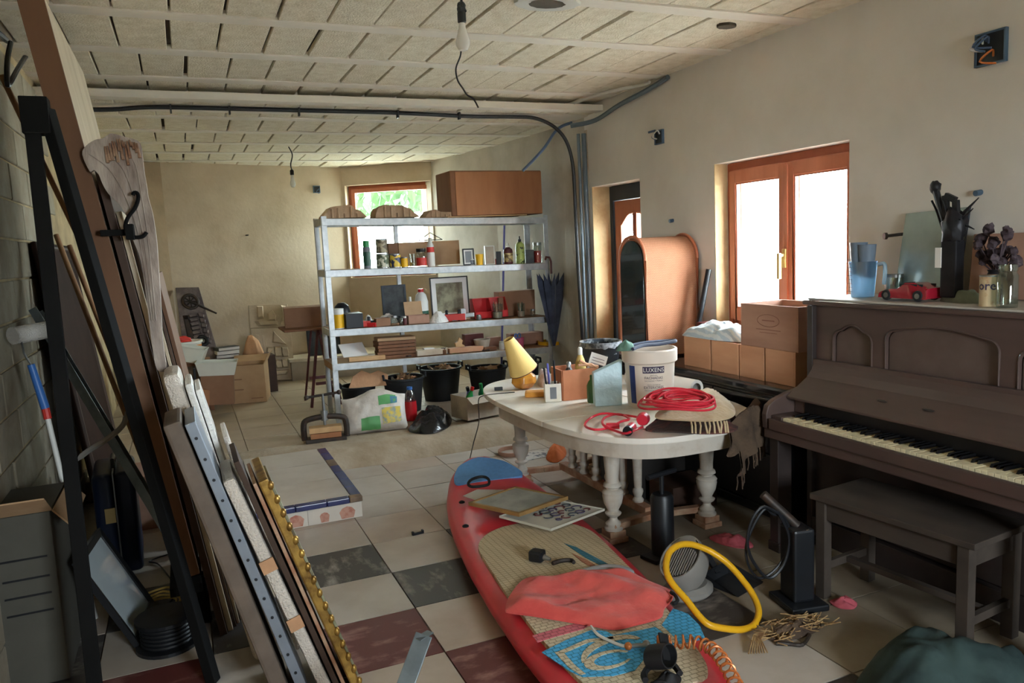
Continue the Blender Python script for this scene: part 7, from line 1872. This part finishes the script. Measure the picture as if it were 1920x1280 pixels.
def flat_frame(name, label, px, zs, m_art, m_frame, th=.018, bord=.08, cat='picture'):
    """a picture lying nearly flat; px = its four corners, zs = height of each"""
    q = [P(u, v, z=z) for (u, v), z in zip(px, zs)]
    c = sum(q, Vector()) / 4; t = thing(name, label, cat, (c.x, c.y, min(zs) - th)); q = [p - t.location for p in q]; c = sum(q, Vector()) / 4
    n = (q[1] - q[0]).cross(q[3] - q[0]).normalized(); n = n if n.z > 0 else -n
    i1 = [p.lerp(c, bord) for p in q]
    vs = [tuple(p) for p in q] + [tuple(p) for p in i1] + [tuple(p - n * th) for p in q] + [tuple(p - n * th) for p in i1]; fs = []
    for i in range(4):
        j = (i + 1) % 4; fs += [(i, j, 4 + j, 4 + i), (8 + i, 12 + i, 12 + j, 8 + j), (i, 8 + i, 8 + j, j), (4 + i, 4 + j, 12 + j, 12 + i)]
    obj('frame', MB().add(vs, fs), m_frame, t)
    obj('picture', MB().add([tuple(p - n * .005) for p in i1] + [tuple(p - n * (th - .002)) for p in i1], [(0, 1, 2, 3), (7, 6, 5, 4), (0, 4, 5, 1), (1, 5, 6, 2), (2, 6, 7, 3), (3, 7, 4, 0)]), m_art, t)
    return t, q, n
t_, q, n = flat_frame('printed_plaque', 'pale board printed with small coloured motifs lying across the paddle board', [(936, 966), (1040, 935), (1134, 953), (1033, 991)], (DZ + .05, DZ + .06, DZ + .03, DZ + .025), 'printed_board', 'printed_board', .014, .03, 'board')
random.seed(3)
def on_q(a, b): return q[0].lerp(q[1], a).lerp(q[3].lerp(q[2], a), b)
for i in range(5):
    for j in range(4):
        c = on_q(.35 + .13 * i, .18 + .2 * j) + n * .002 - n * .005
        ux = (q[1] - q[0]).normalized(); uy = (q[3] - q[0]).normalized(); r = random.uniform(.012, .022); sw = random.uniform(3.5, 6.2)
        obj('motif', MB().tube([tuple(c + ux * r * math.cos(x) * 1.3 + uy * r * math.sin(x)) for x in [sw * k / 9 + i for k in range(10)]], .0035, 4), ('ink', 'maroon', 'steel_dark')[(i + j) % 3], t_)
flat_frame('framed_picture', 'framed picture with grey glass lying on the nose of the paddle board', [(878, 941), (966, 911), (1065, 930), (973, 962)], (DZ + .075, DZ + .08, DZ + .085, DZ + .085), 'picture_pale', 'frame_gold_wood', .02, .09)
# coral garment
co = [(948, 1142), (956, 1118), (986, 1086), (1040, 1081), (1095, 1071), (1140, 1070), (1176, 1072), (1216, 1090), (1256, 1107), (1262, 1120), (1246, 1140), (1238, 1157), (1192, 1171), (1150, 1179), (1108, 1172), (1060, 1164), (1000, 1154), (954, 1148)]
cq = px_poly(co, DZ + .012)
tag(obj('coral_shorts', heap(cq, DZ + .008, .008, .017, 7, 18, 108, power=6, seed=33, edge=.010, smoothed=True, folds=2.2), 'coral_cloth', None, smooth=True), 'coral pink garment spread over the tail of the paddle board', 'clothing')
gq = px_poly([(1085, 1072), (1105, 1064), (1128, 1060), (1172, 1062), (1188, 1074), (1140, 1078)], DZ + .006)
tag(obj('grey_towel', heap(gq, DZ + .0045, .012, .004, 12, 6, 48, power=5, seed=3), 'grey_cloth', None, smooth=True), 'grey cloth edge peeping out from under the coral garment', 'cloth')
# black plug with lead
p = P(1020, 1052, z=DZ + .01)
pg = thing('black_charger', 'black charger plug with a silver tip lying on the beige pad', 'charger', (p.x, p.y, DZ + .006), -.9)
obj('plug', MB().bx(-.07, .0, -.03, .03, .002, .055), 'black_plastic', pg, bevel=.012); obj('pin', MB().cyl((0, .0, .025), (.035, 0, .02), .014, 12, .007), 'steel', pg, smooth=True)
tag(obj('dark_strap_end', MB().tube(catmull([P(u, v, z=DZ + .012) for u, v in ((1036, 1056), (1052, 1051), (1070, 1050), (1076, 1054))], 5), .010, 6), 'iron', None, smooth=True), 'short dark strap end right of the black charger', 'strap')
# leash: copper coloured coil, black cuff, white cord
ls = thing('coil_leash', 'coiled orange brown leash with a black ankle cuff on the board tail', 'leash', (1.5, 2.25, DZ))
path = catmull([P(u, v, z=DZ + .05) for u, v in ((1232, 1204), (1262, 1204), (1300, 1203), (1335, 1216), (1358, 1243), (1378, 1280), (1392, 1310))], 12)
m_ = MB(); pts = []; N = 420
tot = len(path) - 1
for i in range(N + 1):
    f_ = i / N * tot; a = int(min(f_, tot - 1)); c = path[a].lerp(path[a + 1], f_ - a); t__ = (path[min(a + 1, tot)] - path[max(a - 1, 0)]).normalized()
    s1 = t__.cross(Vector((0, 0, 1))).normalized(); ang = 2 * PI * i / N * 17
    pts.append(c - ls.location + s1 * .022 * math.cos(ang) + Vector((0, 0, .022 * math.sin(ang) + .0)))
obj('coil', MB().tube(pts, .0045, 6), 'copper_coil', ls, smooth=True)
p = P(1245, 1262, z=DZ + .02) - ls.location
Mc = TR((p.x, p.y + .02, .072), (1.25, .2, .5))
obj('cuff', MB().lathe([(.052, -.035), (.058, -.035), (.06, 0), (.058, .035), (.052, .035), (.054, 0), (.052, -.035)], 22, Mc, cap=False, sx=1.0, sy=.7), 'strap_black', ls, smooth=40)
obj('cuff_flap', heap([(p.x - .02 + .06 * math.cos(x) * (1 + .25 * math.sin(3 * x)), p.y - .045 + .035 * math.sin(x)) for x in [2 * PI * i / 10 for i in range(10)]], .010, .03, .02, 30, 8, 50, power=3, seed=51), 'strap_black', ls, smooth=40)
obj('cuff_flap', MB().bx(-.03, .03, -.004, .004, 0, .09, TR((p.x + .03, p.y + .02, .05), (-.5, .5, .4))), 'strap_black', ls, bevel=.003)
obj('cuff_strap', MB().tube(catmull([P(u, v, z=DZ + .03) - ls.location for u, v in ((1210, 1275), (1208, 1262), (1222, 1245), (1240, 1238), (1262, 1246), (1275, 1262))], 5), .012, 6), 'strap_black', ls, smooth=True)
obj('cord', MB().tube(catmull([P(u, v, z=DZ + .02) - ls.location for u, v in ((1108, 1174), (1122, 1190), (1145, 1202), (1166, 1210), (1180, 1211))], 5), .006, 6), 'white_cloth', ls, smooth=True)
obj('swivel', MB().cyl(tuple(P(1178, 1211, z=DZ + .02) - ls.location), tuple(P(1214, 1209, z=DZ + .025) - ls.location), .009, 10), 'steel', ls, smooth=True)
for u, v in ((1178, 1211), (1212, 1207)): obj('swivel_end', MB().ball(tuple(P(u, v, z=DZ + .022) - ls.location), .015, 10, 8), 'copper_coil' if u < 1200 else 'steel', ls, smooth=True)
tag(obj('bikini_strap', MB().tube(catmull([P(u, v, z=DZ + .035) for u, v in ((1258, 1110), (1266, 1116), (1270, 1126), (1262, 1132))], 5), .008, 6), 'strap_black', None, smooth=True), 'black and white strap at the right corner of the coral garment', 'strap')

# ------------------------------------------------------------------ floor to the right
hp_ = [(1228, 1085), (1225, 1065), (1231, 1042), (1248, 1028), (1270, 1025), (1298, 1033), (1322, 1046), (1345, 1064), (1368, 1090), (1388, 1118), (1399, 1145), (1398, 1165), (1388, 1180), (1365, 1187), (1335, 1185), (1305, 1178), (1285, 1160), (1262, 1130), (1240, 1105)]
hz_ = []
for u, v in hp_:
    y_ = 2.42 + (1187 - v) / 162 * .33
    p = P(u, v, y=y_)
    if p.z < .016: p = P(u, v, z=.016)
    p.x += .065; hz_.append(p)
tag(obj('yellow_hose', MB().tube(catmull(hz_, 5, True), .0145, 10, True), 'hose_yellow', None, smooth=True), 'looped yellow hose standing behind the paddle board tail', 'hose')
b = hz_[0]; o = bpy.data.objects['yellow_hose']
# fan heater
p = P(1302, 1150, z=0)
ht = thing('fan_heater', 'grey fan heater with a slatted oval grille tipped on the floor', 'heater', (p.x + .09, p.y + .17, .004), .15)
M_ = TR((0, 0, .02), (0, 0, 0))
obj('base', MB().lathe([(.12, 0), (.13, .01), (.13, .03), (.10, .05)], 28, None, sx=1.0, sy=.75), 'heater_grey', ht, smooth=30)
tilt = TR((-.02, 0, .15), (-.15, -.55, .35))
obj('shell', MB().lathe([(.075, -.09), (.10, -.05), (.105, .03), (.10, .05), (.094, .05), (.094, .03)], 30, tilt, sx=1.25, sy=.95), 'heater_grey', ht, smooth=30)
obj('grille', MB().lathe([(.0, .036), (.093, .036)], 30, tilt, cap=False, sx=1.25, sy=.95), 'heater_mesh', ht)
for i in range(-6, 7):
    y_ = i * .012; l_ = .115 * math.sqrt(max(0, 1 - (y_ / .09) ** 2)); obj('slat', MB().box((-.02, y_, .043), (l_ * 1.4, .004, .01), tilt), 'heater_grey', ht)
obj('top_plate', MB().prism([(.06, -.07), (.115, -.03), (.12, .0), (.115, .03), (.06, .07)], .045, .052, tilt), 'heater_grey', ht)
# straw broom
p = P(1445, 1180, z=0)
br_ = thing('straw_broom', 'short straw broom head lying on the floor beside the yellow hose', 'broom', (p.x + .07, p.y - .06, .003), -.3)
random.seed(8); m_ = MB()
for i in range(150):
    a = random.uniform(0, 2 * PI); x, y = .15 * random.uniform(-1, 1), .06 * random.uniform(-1, 1); ln = random.uniform(.03, .08); dx, dy = math.cos(a) * ln, math.sin(a) * ln * .6; z0 = .012 + .045 * (1 - abs(x) / .16) * random.random()
    m_.cyl((x, y, z0), (x + dx, y + dy, max(.006, z0 + random.uniform(-.02, .02))), .0026, 4)
o = obj('straw', m_, 'straw', br_); o['kind'] = 'stuff'
obj('binding', heap([(.14 * math.cos(x), .055 * math.sin(x)) for x in [2 * PI * i / 12 for i in range(12)]], 0, .04, .012, 30, 6, 48, seed=2), 'blanket_brown', br_)
for i in range(8): obj('wheat_ear', MB().tube([(-.15, .0, .04), (-.2, -.03 + .006 * i, .03), (-.22 - .01 * i, -.09 + .004 * i, .008)], .003, 4), 'straw', br_)
obj('bent_rod', MB().tube(catmull([P(u, v, z=.008) - br_.location for u, v in ((1455, 1206), (1480, 1207), (1505, 1208), (1518, 1190))], 4), .008, 6), 'iron', br_)
br_.rotation_euler = (0, 0, 0)
# black vacuum tower with chrome tube
p = P(1500, 1148, z=0)
vc = thing('vacuum_cleaner', 'black upright cleaner with a grey tube and hanging cable beside the bench', 'vacuum cleaner', (p.x + .05, p.y + .07, .003), -.2)
obj('body', MB().bx(-.05, .05, -.06, .06, .03, .36), 'black_plastic', vc, bevel=.012)
obj('foot', MB().bx(-.09, .09, -.11, .09, 0, .03), 'black_plastic', vc, bevel=.008)
obj('tube', MB().cyl((-.0, 0, .36), (-.13, .06, .50), .02, 14), 'iron', vc, smooth=True)
cq_ = [P(u, v, y=vc.location.y - .02) - vc.location for u, v in ((1462, 962), (1440, 955), (1422, 985), (1416, 1030), (1430, 1068), (1452, 1088), (1475, 1060), (1484, 1010), (1470, 970))]
obj('cable', MB().tube(catmull([Vector((q_.x, q_.y, max(.01, q_.z))) for q_ in cq_], 5, True), .007, 6, True), 'black_plastic', vc, smooth=True)
obj('cable', MB().tube(catmull([Vector((q_.x + .03 * math.sin(i), q_.y + .02, max(.012, q_.z * .96))) for i, q_ in enumerate(cq_)], 5, True), .006, 6, True), 'black_plastic', vc, smooth=True)
p = P(1452, 1132, z=0)
dpn = thing('dustpan', 'dark grey dustpan on the floor left of the black cleaner', 'dustpan', (p.x - .03, p.y + .24, .003), .3)
obj('pan', MB().add([(-.10, -.09, 0), (.10, -.09, 0), (.09, .09, 0), (-.09, .09, 0), (-.11, -.09, .005), (.11, -.09, .005), (.10, .10, .06), (-.10, .10, .06)], [(3, 2, 1, 0), (0, 3, 7, 4), (2, 1, 5, 6), (3, 2, 6, 7)]), 'black_rubber', dpn); obj('handle', MB().bar((0, .09, .03), (.02, .17, .10), .03, .015), 'black_rubber', dpn)
# black pedestal and dark cartons under the table
p = P(1254, 1050, z=0)
pdl = thing('pump', 'black hand pump standing under the table', 'pump', (p.x, p.y + .05, .003), .2)
obj('barrel', MB().lathe([(.06, .02), (.06, .32), (.05, .34), (.012, .34), (.012, .44)], 20), 'black_plastic', pdl, smooth=30); obj('foot_plate', MB().bx(-.11, .11, -.06, .06, 0, .02), 'black_plastic', pdl, bevel=.005); obj('handle', MB().cyl((-.10, 0, .445), (.10, 0, .445), .014, 10), 'black_plastic', pdl)
for k, (x, y, dx, dy, dz, m, lab) in enumerate(((2.72, 4.35, .18, .3, .33, 'black_wood', 'dark box under the table in front of the sideboard'), (2.74, 3.86, .16, .13, .16, 'dark_wood', 'low dark wooden box under the right side of the table'))):
    tag(obj('storage_box', MB().bx(-dx, dx, -dy, dy, 0, dz), m, None, bevel=.004, loc=(x, y, .003)), lab, 'box')
for k, (pts, lab, m, H) in enumerate((([(1330, 1008), (1360, 1002), (1400, 1012), (1412, 1026), (1385, 1028), (1350, 1020)], 'dusty pink rag on the floor near the table leg', 'pink_rag', .03), ([(1556, 1128), (1580, 1122), (1606, 1130), (1600, 1142), (1572, 1140)], 'dusty pink rag under the piano bench', 'pink_rag', .02), ([(1024, 858), (1036, 840), (1056, 838), (1062, 852), (1048, 866), (1032, 866)], 'crumpled orange rag on the floor behind the table balusters', 'orange_rag', .08), ([(1126, 895), (1136, 880), (1148, 884), (1146, 902), (1132, 905)], 'red rag lying under the middle of the table', 'red_cloth', .05))):
    px_heap('floor_rag', lab, 'rag', pts, .002, H, m, .02, 18, k * 3 + 1)
px_heap('dark_coat', 'dark green coat heaped on the floor at the bottom right corner', 'coat', [(1600, 1300), (1640, 1235), (1690, 1222), (1735, 1220), (1800, 1250), (1880, 1256), (1960, 1270), (1960, 1340), (1800, 1380), (1640, 1370)], .002, .17, 'green_dark_cloth', .05, 7, 14, power=2.2, seg=90)
bpy.data.objects['dark_coat'].location.z = 0.0
# ring, newspaper, small bracket
p = P(962, 850, z=0)
tag(obj('tambourine', MB().lathe([(.115, 0), (.12, .0), (.12, .03), (.112, .03), (.112, 0), (.115, 0)], 30, cap=False), 'crate_old', None, smooth=30, loc=(p.x, p.y, .003)), 'round wooden hoop on the floor behind the paddle board nose', 'hoop')
p = P(1006, 857, z=0); tag(obj('newspaper', MB().bx(-.14, .14, -.09, .09, 0, .006), 'newsprint', None, loc=(p.x, p.y + .04, .002), rot=(0, 0, .1)), 'folded newspaper on the floor by the table leg', 'newspaper')
p = P(784, 1002, z=0); tag(obj('black_bracket', MB().bx(-.035, .035, -.006, .006, 0, .012).bx(-.035, -.025, -.006, .014, 0, .02).bx(.025, .035, -.006, .014, 0, .02), 'black_plastic', None, loc=(p.x, p.y, .002), rot=(0, 0, .1)), 'small black bracket lying alone on the white tiles', 'bracket')

# ------------------------------------------------------------------ pipes, cables and fittings on the walls and ceiling
mat('conduit_grey', (96, 108, 116), 0.45, var=0.1)
mat('conduit_white', (206, 204, 196), 0.5, var=0.06)
mat('conduit_blue', (74, 92, 118), 0.5, var=0.1)
mat('box_blue', (70, 90, 110), 0.5, var=0.1)
mat('bulb_glass', (236, 234, 226), 0.15, var=0.02)
mat('cable_black', (30, 30, 32), 0.5, var=0.2)
# black pipe across the ceiling and down the corner
px_pts = [(150, 206), (210, 205), (270, 201), (330, 198), (400, 200), (470, 203), (560, 206), (640, 208), (720, 210), (800, 214), (880, 218), (960, 219)]
ypl = 6.16
pp = [P(u, v, y=ypl) for u, v in px_pts]
pp = [Vector((p.x, ypl, min(max(p.z, ZF - .05), ZF - .018))) for p in pp]
down = [P(u, v, y=ypl) for u, v in ((1000, 221), (1030, 232), (1052, 250), (1066, 275), (1074, 310), (1077, 350), (1080, 420), (1084, 500), (1090, 600), (1096, 700))]
down = [Vector((min(p.x, 3.41), p.y, p.z)) for p in down]
cbp = thing('black_pipe', 'black plastic pipe running along the ceiling and bending down the corner', 'pipe', (1.3, ypl, ZF))
obj('pipe', MB().tube([p - cbp.location for p in catmull(pp + down, 5)], .016, 8), 'cable_black', cbp, smooth=True)
for i, u in enumerate((320, 430, 560, 745, 860)):
    p = P(u, 205, y=ypl) - cbp.location; obj('clip', MB().box((p.x, 0, -.03), (.012, .045, .06)), 'cable_black', cbp)
# grey pipes beside the corner, white conduit on the ceiling
for k, (xo, r, m, lab) in enumerate(((3.425, .022, 'conduit_grey', 'grey vertical pipe in the corner beside the door wall'), (3.38, .015, 'conduit_grey', 'thin grey vertical pipe left of the thicker one'))):
    tag(obj('corner_pipe', MB().cyl((xo, 6.20 + .02 * k, .14), (xo, 6.22 + .02 * k, 2.62), r, 12), m, None, smooth=True), lab, 'pipe', 'grey pipes in the corner')
tag(obj('grey_conduit', MB().tube(catmull([P(1070, 236, y=6.15)] + [Vector((XR - .03, y_, z_)) for y_, z_ in ((6.0, 2.70), (5.6, 2.755), (5.2, 2.79), (4.9, 2.83))], 6), .02, 8), 'conduit_grey', None, smooth=True), 'grey conduit running under the ceiling above the door wall', 'conduit')
tag(obj('white_conduit', MB().tube(catmull([P(u, v, z=ZC - .03) for u, v in ((990, 217), (1060, 198), (1100, 184), (1150, 170), (1200, 160), (1218, 154))], 5), .013, 8), 'conduit_white', None, smooth=True), 'white conduit crossing the ceiling to the right wall', 'conduit')
tag(obj('blue_conduit', MB().tube(catmull([P(u, v, y=6.22) for u, v in ((1072, 230), (1055, 236), (1040, 248), (1022, 275), (1000, 300), (980, 320))], 5), .013, 8), 'conduit_blue', None, smooth=True), 'blue grey flexible pipe bending away from the corner', 'pipe')
# bulbs
def bulb(name, label, top, cord_pts, r=.03, wire=None):
    t = thing(name, label, 'light bulb', top)
    rel = [Vector(p) - Vector(top) for p in cord_pts]
    obj('cord', MB().tube(catmull(rel, 6), .006, 6), 'cable_black', t, smooth=True)
    e = rel[-1]
    obj('holder', MB().lathe([(.012, 0), (.02, -.01), (.02, -.05), (.015, -.055)], 14, TR(e)), 'cable_black', t, smooth=True)
    obj('bulb', MB().lathe([(.014, -.055), (.016, -.075), (r * .75, -.105), (r, -.135), (r * .95, -.155), (r * .6, -.175), (0, -.182)], 18, TR(e)), 'bulb_glass', t, smooth=True)
    return t
b0 = P(862, -30, z=ZC - .01); e0 = P(865, 20, y=b0.y)
bulb('hanging_bulb', 'bare bulb on a short black cord near the camera', b0, [b0, b0 + Vector((.004, 0, -.05)), Vector((e0.x, b0.y, e0.z))], .033)
obj('tape_knot', MB().ball((e0.x - b0.x, 0, e0.z - b0.z + .01), (.022, .022, .03), 12, 8, None, .4, 1.0, 4.0), 'cable_black', bpy.data.objects['hanging_bulb'])
b1 = P(541, 275, z=ZF - .008); e1 = P(547, 318, y=b1.y)
bulb('hanging_bulb', 'bare bulb on a bent black cord in front of the far wall', b1, [b1, P(548, 290, y=b1.y), P(545, 308, y=b1.y), e1], .028)
w0 = P(866, 80, z=ZC - .005)
pts = [P(u, v, y=w0.y + (v - 80) * .009) for u, v in ((866, 80), (863, 105), (858, 130), (860, 150), (868, 168), (878, 178), (888, 186), (897, 202))]
pts[0].z = ZC - .002
hw = [Vector((p.x, w0.y, p.z)) for p in [P(u, v, y=w0.y) for u, v in ((866, 80), (863, 105), (855, 128), (858, 150), (868, 166), (876, 178), (888, 186), (897, 202))]]
tag(obj('hanging_wire', MB().tube(catmull(hw, 6), .005, 6), 'cable_black', None, smooth=True), 'thin wavy black wire hanging from the ceiling below the near bulb', 'wire')
# wall boxes
def wall_box(name, label, c, n, s, extra=0):
    t = thing(name, label, 'junction box', c)
    n = Vector(n); ux = Vector((-n.y, n.x, 0)); M_ = Matrix(((ux.x, n.x, 0, 0), (ux.y, n.y, 0, 0), (0, 0, 1, 0), (0, 0, 0, 1)))
    obj('recess', MB().box((0, .006, 0), (s, .012, s), M_), 'black_plastic', t)
    f = MB(); k = .008
    f.box((-s / 2 - k / 2, .01, 0), (k, .02, s + 2 * k), M_).box((s / 2 + k / 2, .01, 0), (k, .02, s + 2 * k), M_).box((0, .01, s / 2 + k / 2), (s, .02, k), M_).box((0, .01, -s / 2 - k / 2), (s, .02, k), M_)
    obj('rim', f, 'box_blue', t)
    random.seed(len(label))
    for i in range(extra):
        a, b_ = random.uniform(-.3, .3) * s, random.uniform(-.3, .3) * s
        obj('wire', MB().tube(catmull([M_ @ Vector(q) for q in ((a, .014, b_), (a + .02, .05, b_ + .02), (a - .03, .06, b_ - .02), (a + random.uniform(-.05, .05), .04, b_ - .04))], 4), .005, 5), ('conduit_blue', 'conduit_white', 'copper_coil')[i % 3], t)
    return t
c = P(1861, 90, x=XR); wall_box('junction_box', 'square junction box with loose wires high on the right wall', c, (-1, 0, 0), .13, 4)
c = P(1238, 257, x=XR); jb = wall_box('junction_box', 'blue junction box with a bent tab above the door wall', c, (-1, 0, 0), .09, 2)
obj('tab', MB().bx(-.03, -.02, .03, .12, .045, .06), 'conduit_blue', jb)
c = P(593, 355, y=9.9)
nF = Vector((FW[4].y - FW[5].y, -(FW[4].x - FW[5].x))).normalized()
pj = PL(593, 355, (FW[5].x, FW[5].y, 0), (nF.x, nF.y, 0)); wall_box('junction_box', 'small dark junction box on the far wall left of the window', pj, (nF.x if nF.y < 0 else -nF.x, nF.y if nF.y < 0 else -nF.y, 0), .075, 1)
for k, (u, v, lab) in enumerate(((1262, 413, 'small blue plug stub in the wall right of the door'), (1839, 360, 'dark stub of conduit in the wall above the piano'))):
    c = P(u, v, x=XR); tag(obj('wall_plug', MB().cyl(tuple(c + Vector((.01, 0, 0))), tuple(c + Vector((-.03, .005, -.005))), .014, 10), 'box_blue', None), lab, 'plug')
c = PL(460, 441, (FW[5].x, FW[5].y, 0), (nF.x, nF.y, 0)); tag(obj('wall_nail', MB().cyl(tuple(c + Vector((0, .02, 0))), tuple(c + Vector((.03, -.05, .0))), .008, 8), 'iron', None), 'rusty nail in the far wall above the reliefs', 'nail')
# plaster patches on the ceiling, broken plaster strip at the corner
def patch(name, label, u, v, rx, ry, z, m='joist', hole=False):
    c = P(u, v, z=z)
    t = thing(name, label, 'plaster patch', (c.x, c.y, z))
    ring = [(rx * (1 + .15 * noise.noise(Vector((i * .8, u, 0)))) * math.cos(2 * PI * i / 24), ry * (1 + .15 * noise.noise(Vector((i * .8, 3, v)))) * math.sin(2 * PI * i / 24)) for i in range(24)]
    obj('blob', MB().prism(ring, -.012, .004), m, t, bevel=.004)
    if hole: obj('hole', MB().prism([(x * .55, y * .55) for x, y in ring], -.0135, -.012), 'gap_dark', t)
patch('ceiling_patch', 'round white plaster ring around a hole in the near ceiling', 1025, 3, .17, .12, ZC - .006, 'conduit_white', True)
patch('ceiling_patch', 'small dark hole in the ceiling near the right wall', 1362, 47, .06, .045, ZC - .006, 'gap_dark')
patch('ceiling_patch', 'dark square hole in the ceiling beside the pipe bend', 940, 206, .10, .06, ZC - .006, 'gap_dark')
n = 30; vs = []; fs = []
for i in range(n + 1):
    z = .15 + 2.5 * i / n; w_ = .045 + .02 * noise.noise(Vector((z * 6, 1, 0)))
    vs += [(XR - .006, 6.249, z), (XR - .006, 6.249 - w_, z), (XR + .004, 6.249 - w_ - .01, z)]
for i in range(n): a = i * 3; fs += [(a, a + 3, a + 4, a + 1), (a + 1, a + 4, a + 5, a + 2)]
struct('trim_6', MB().add(vs, fs), 'concrete')
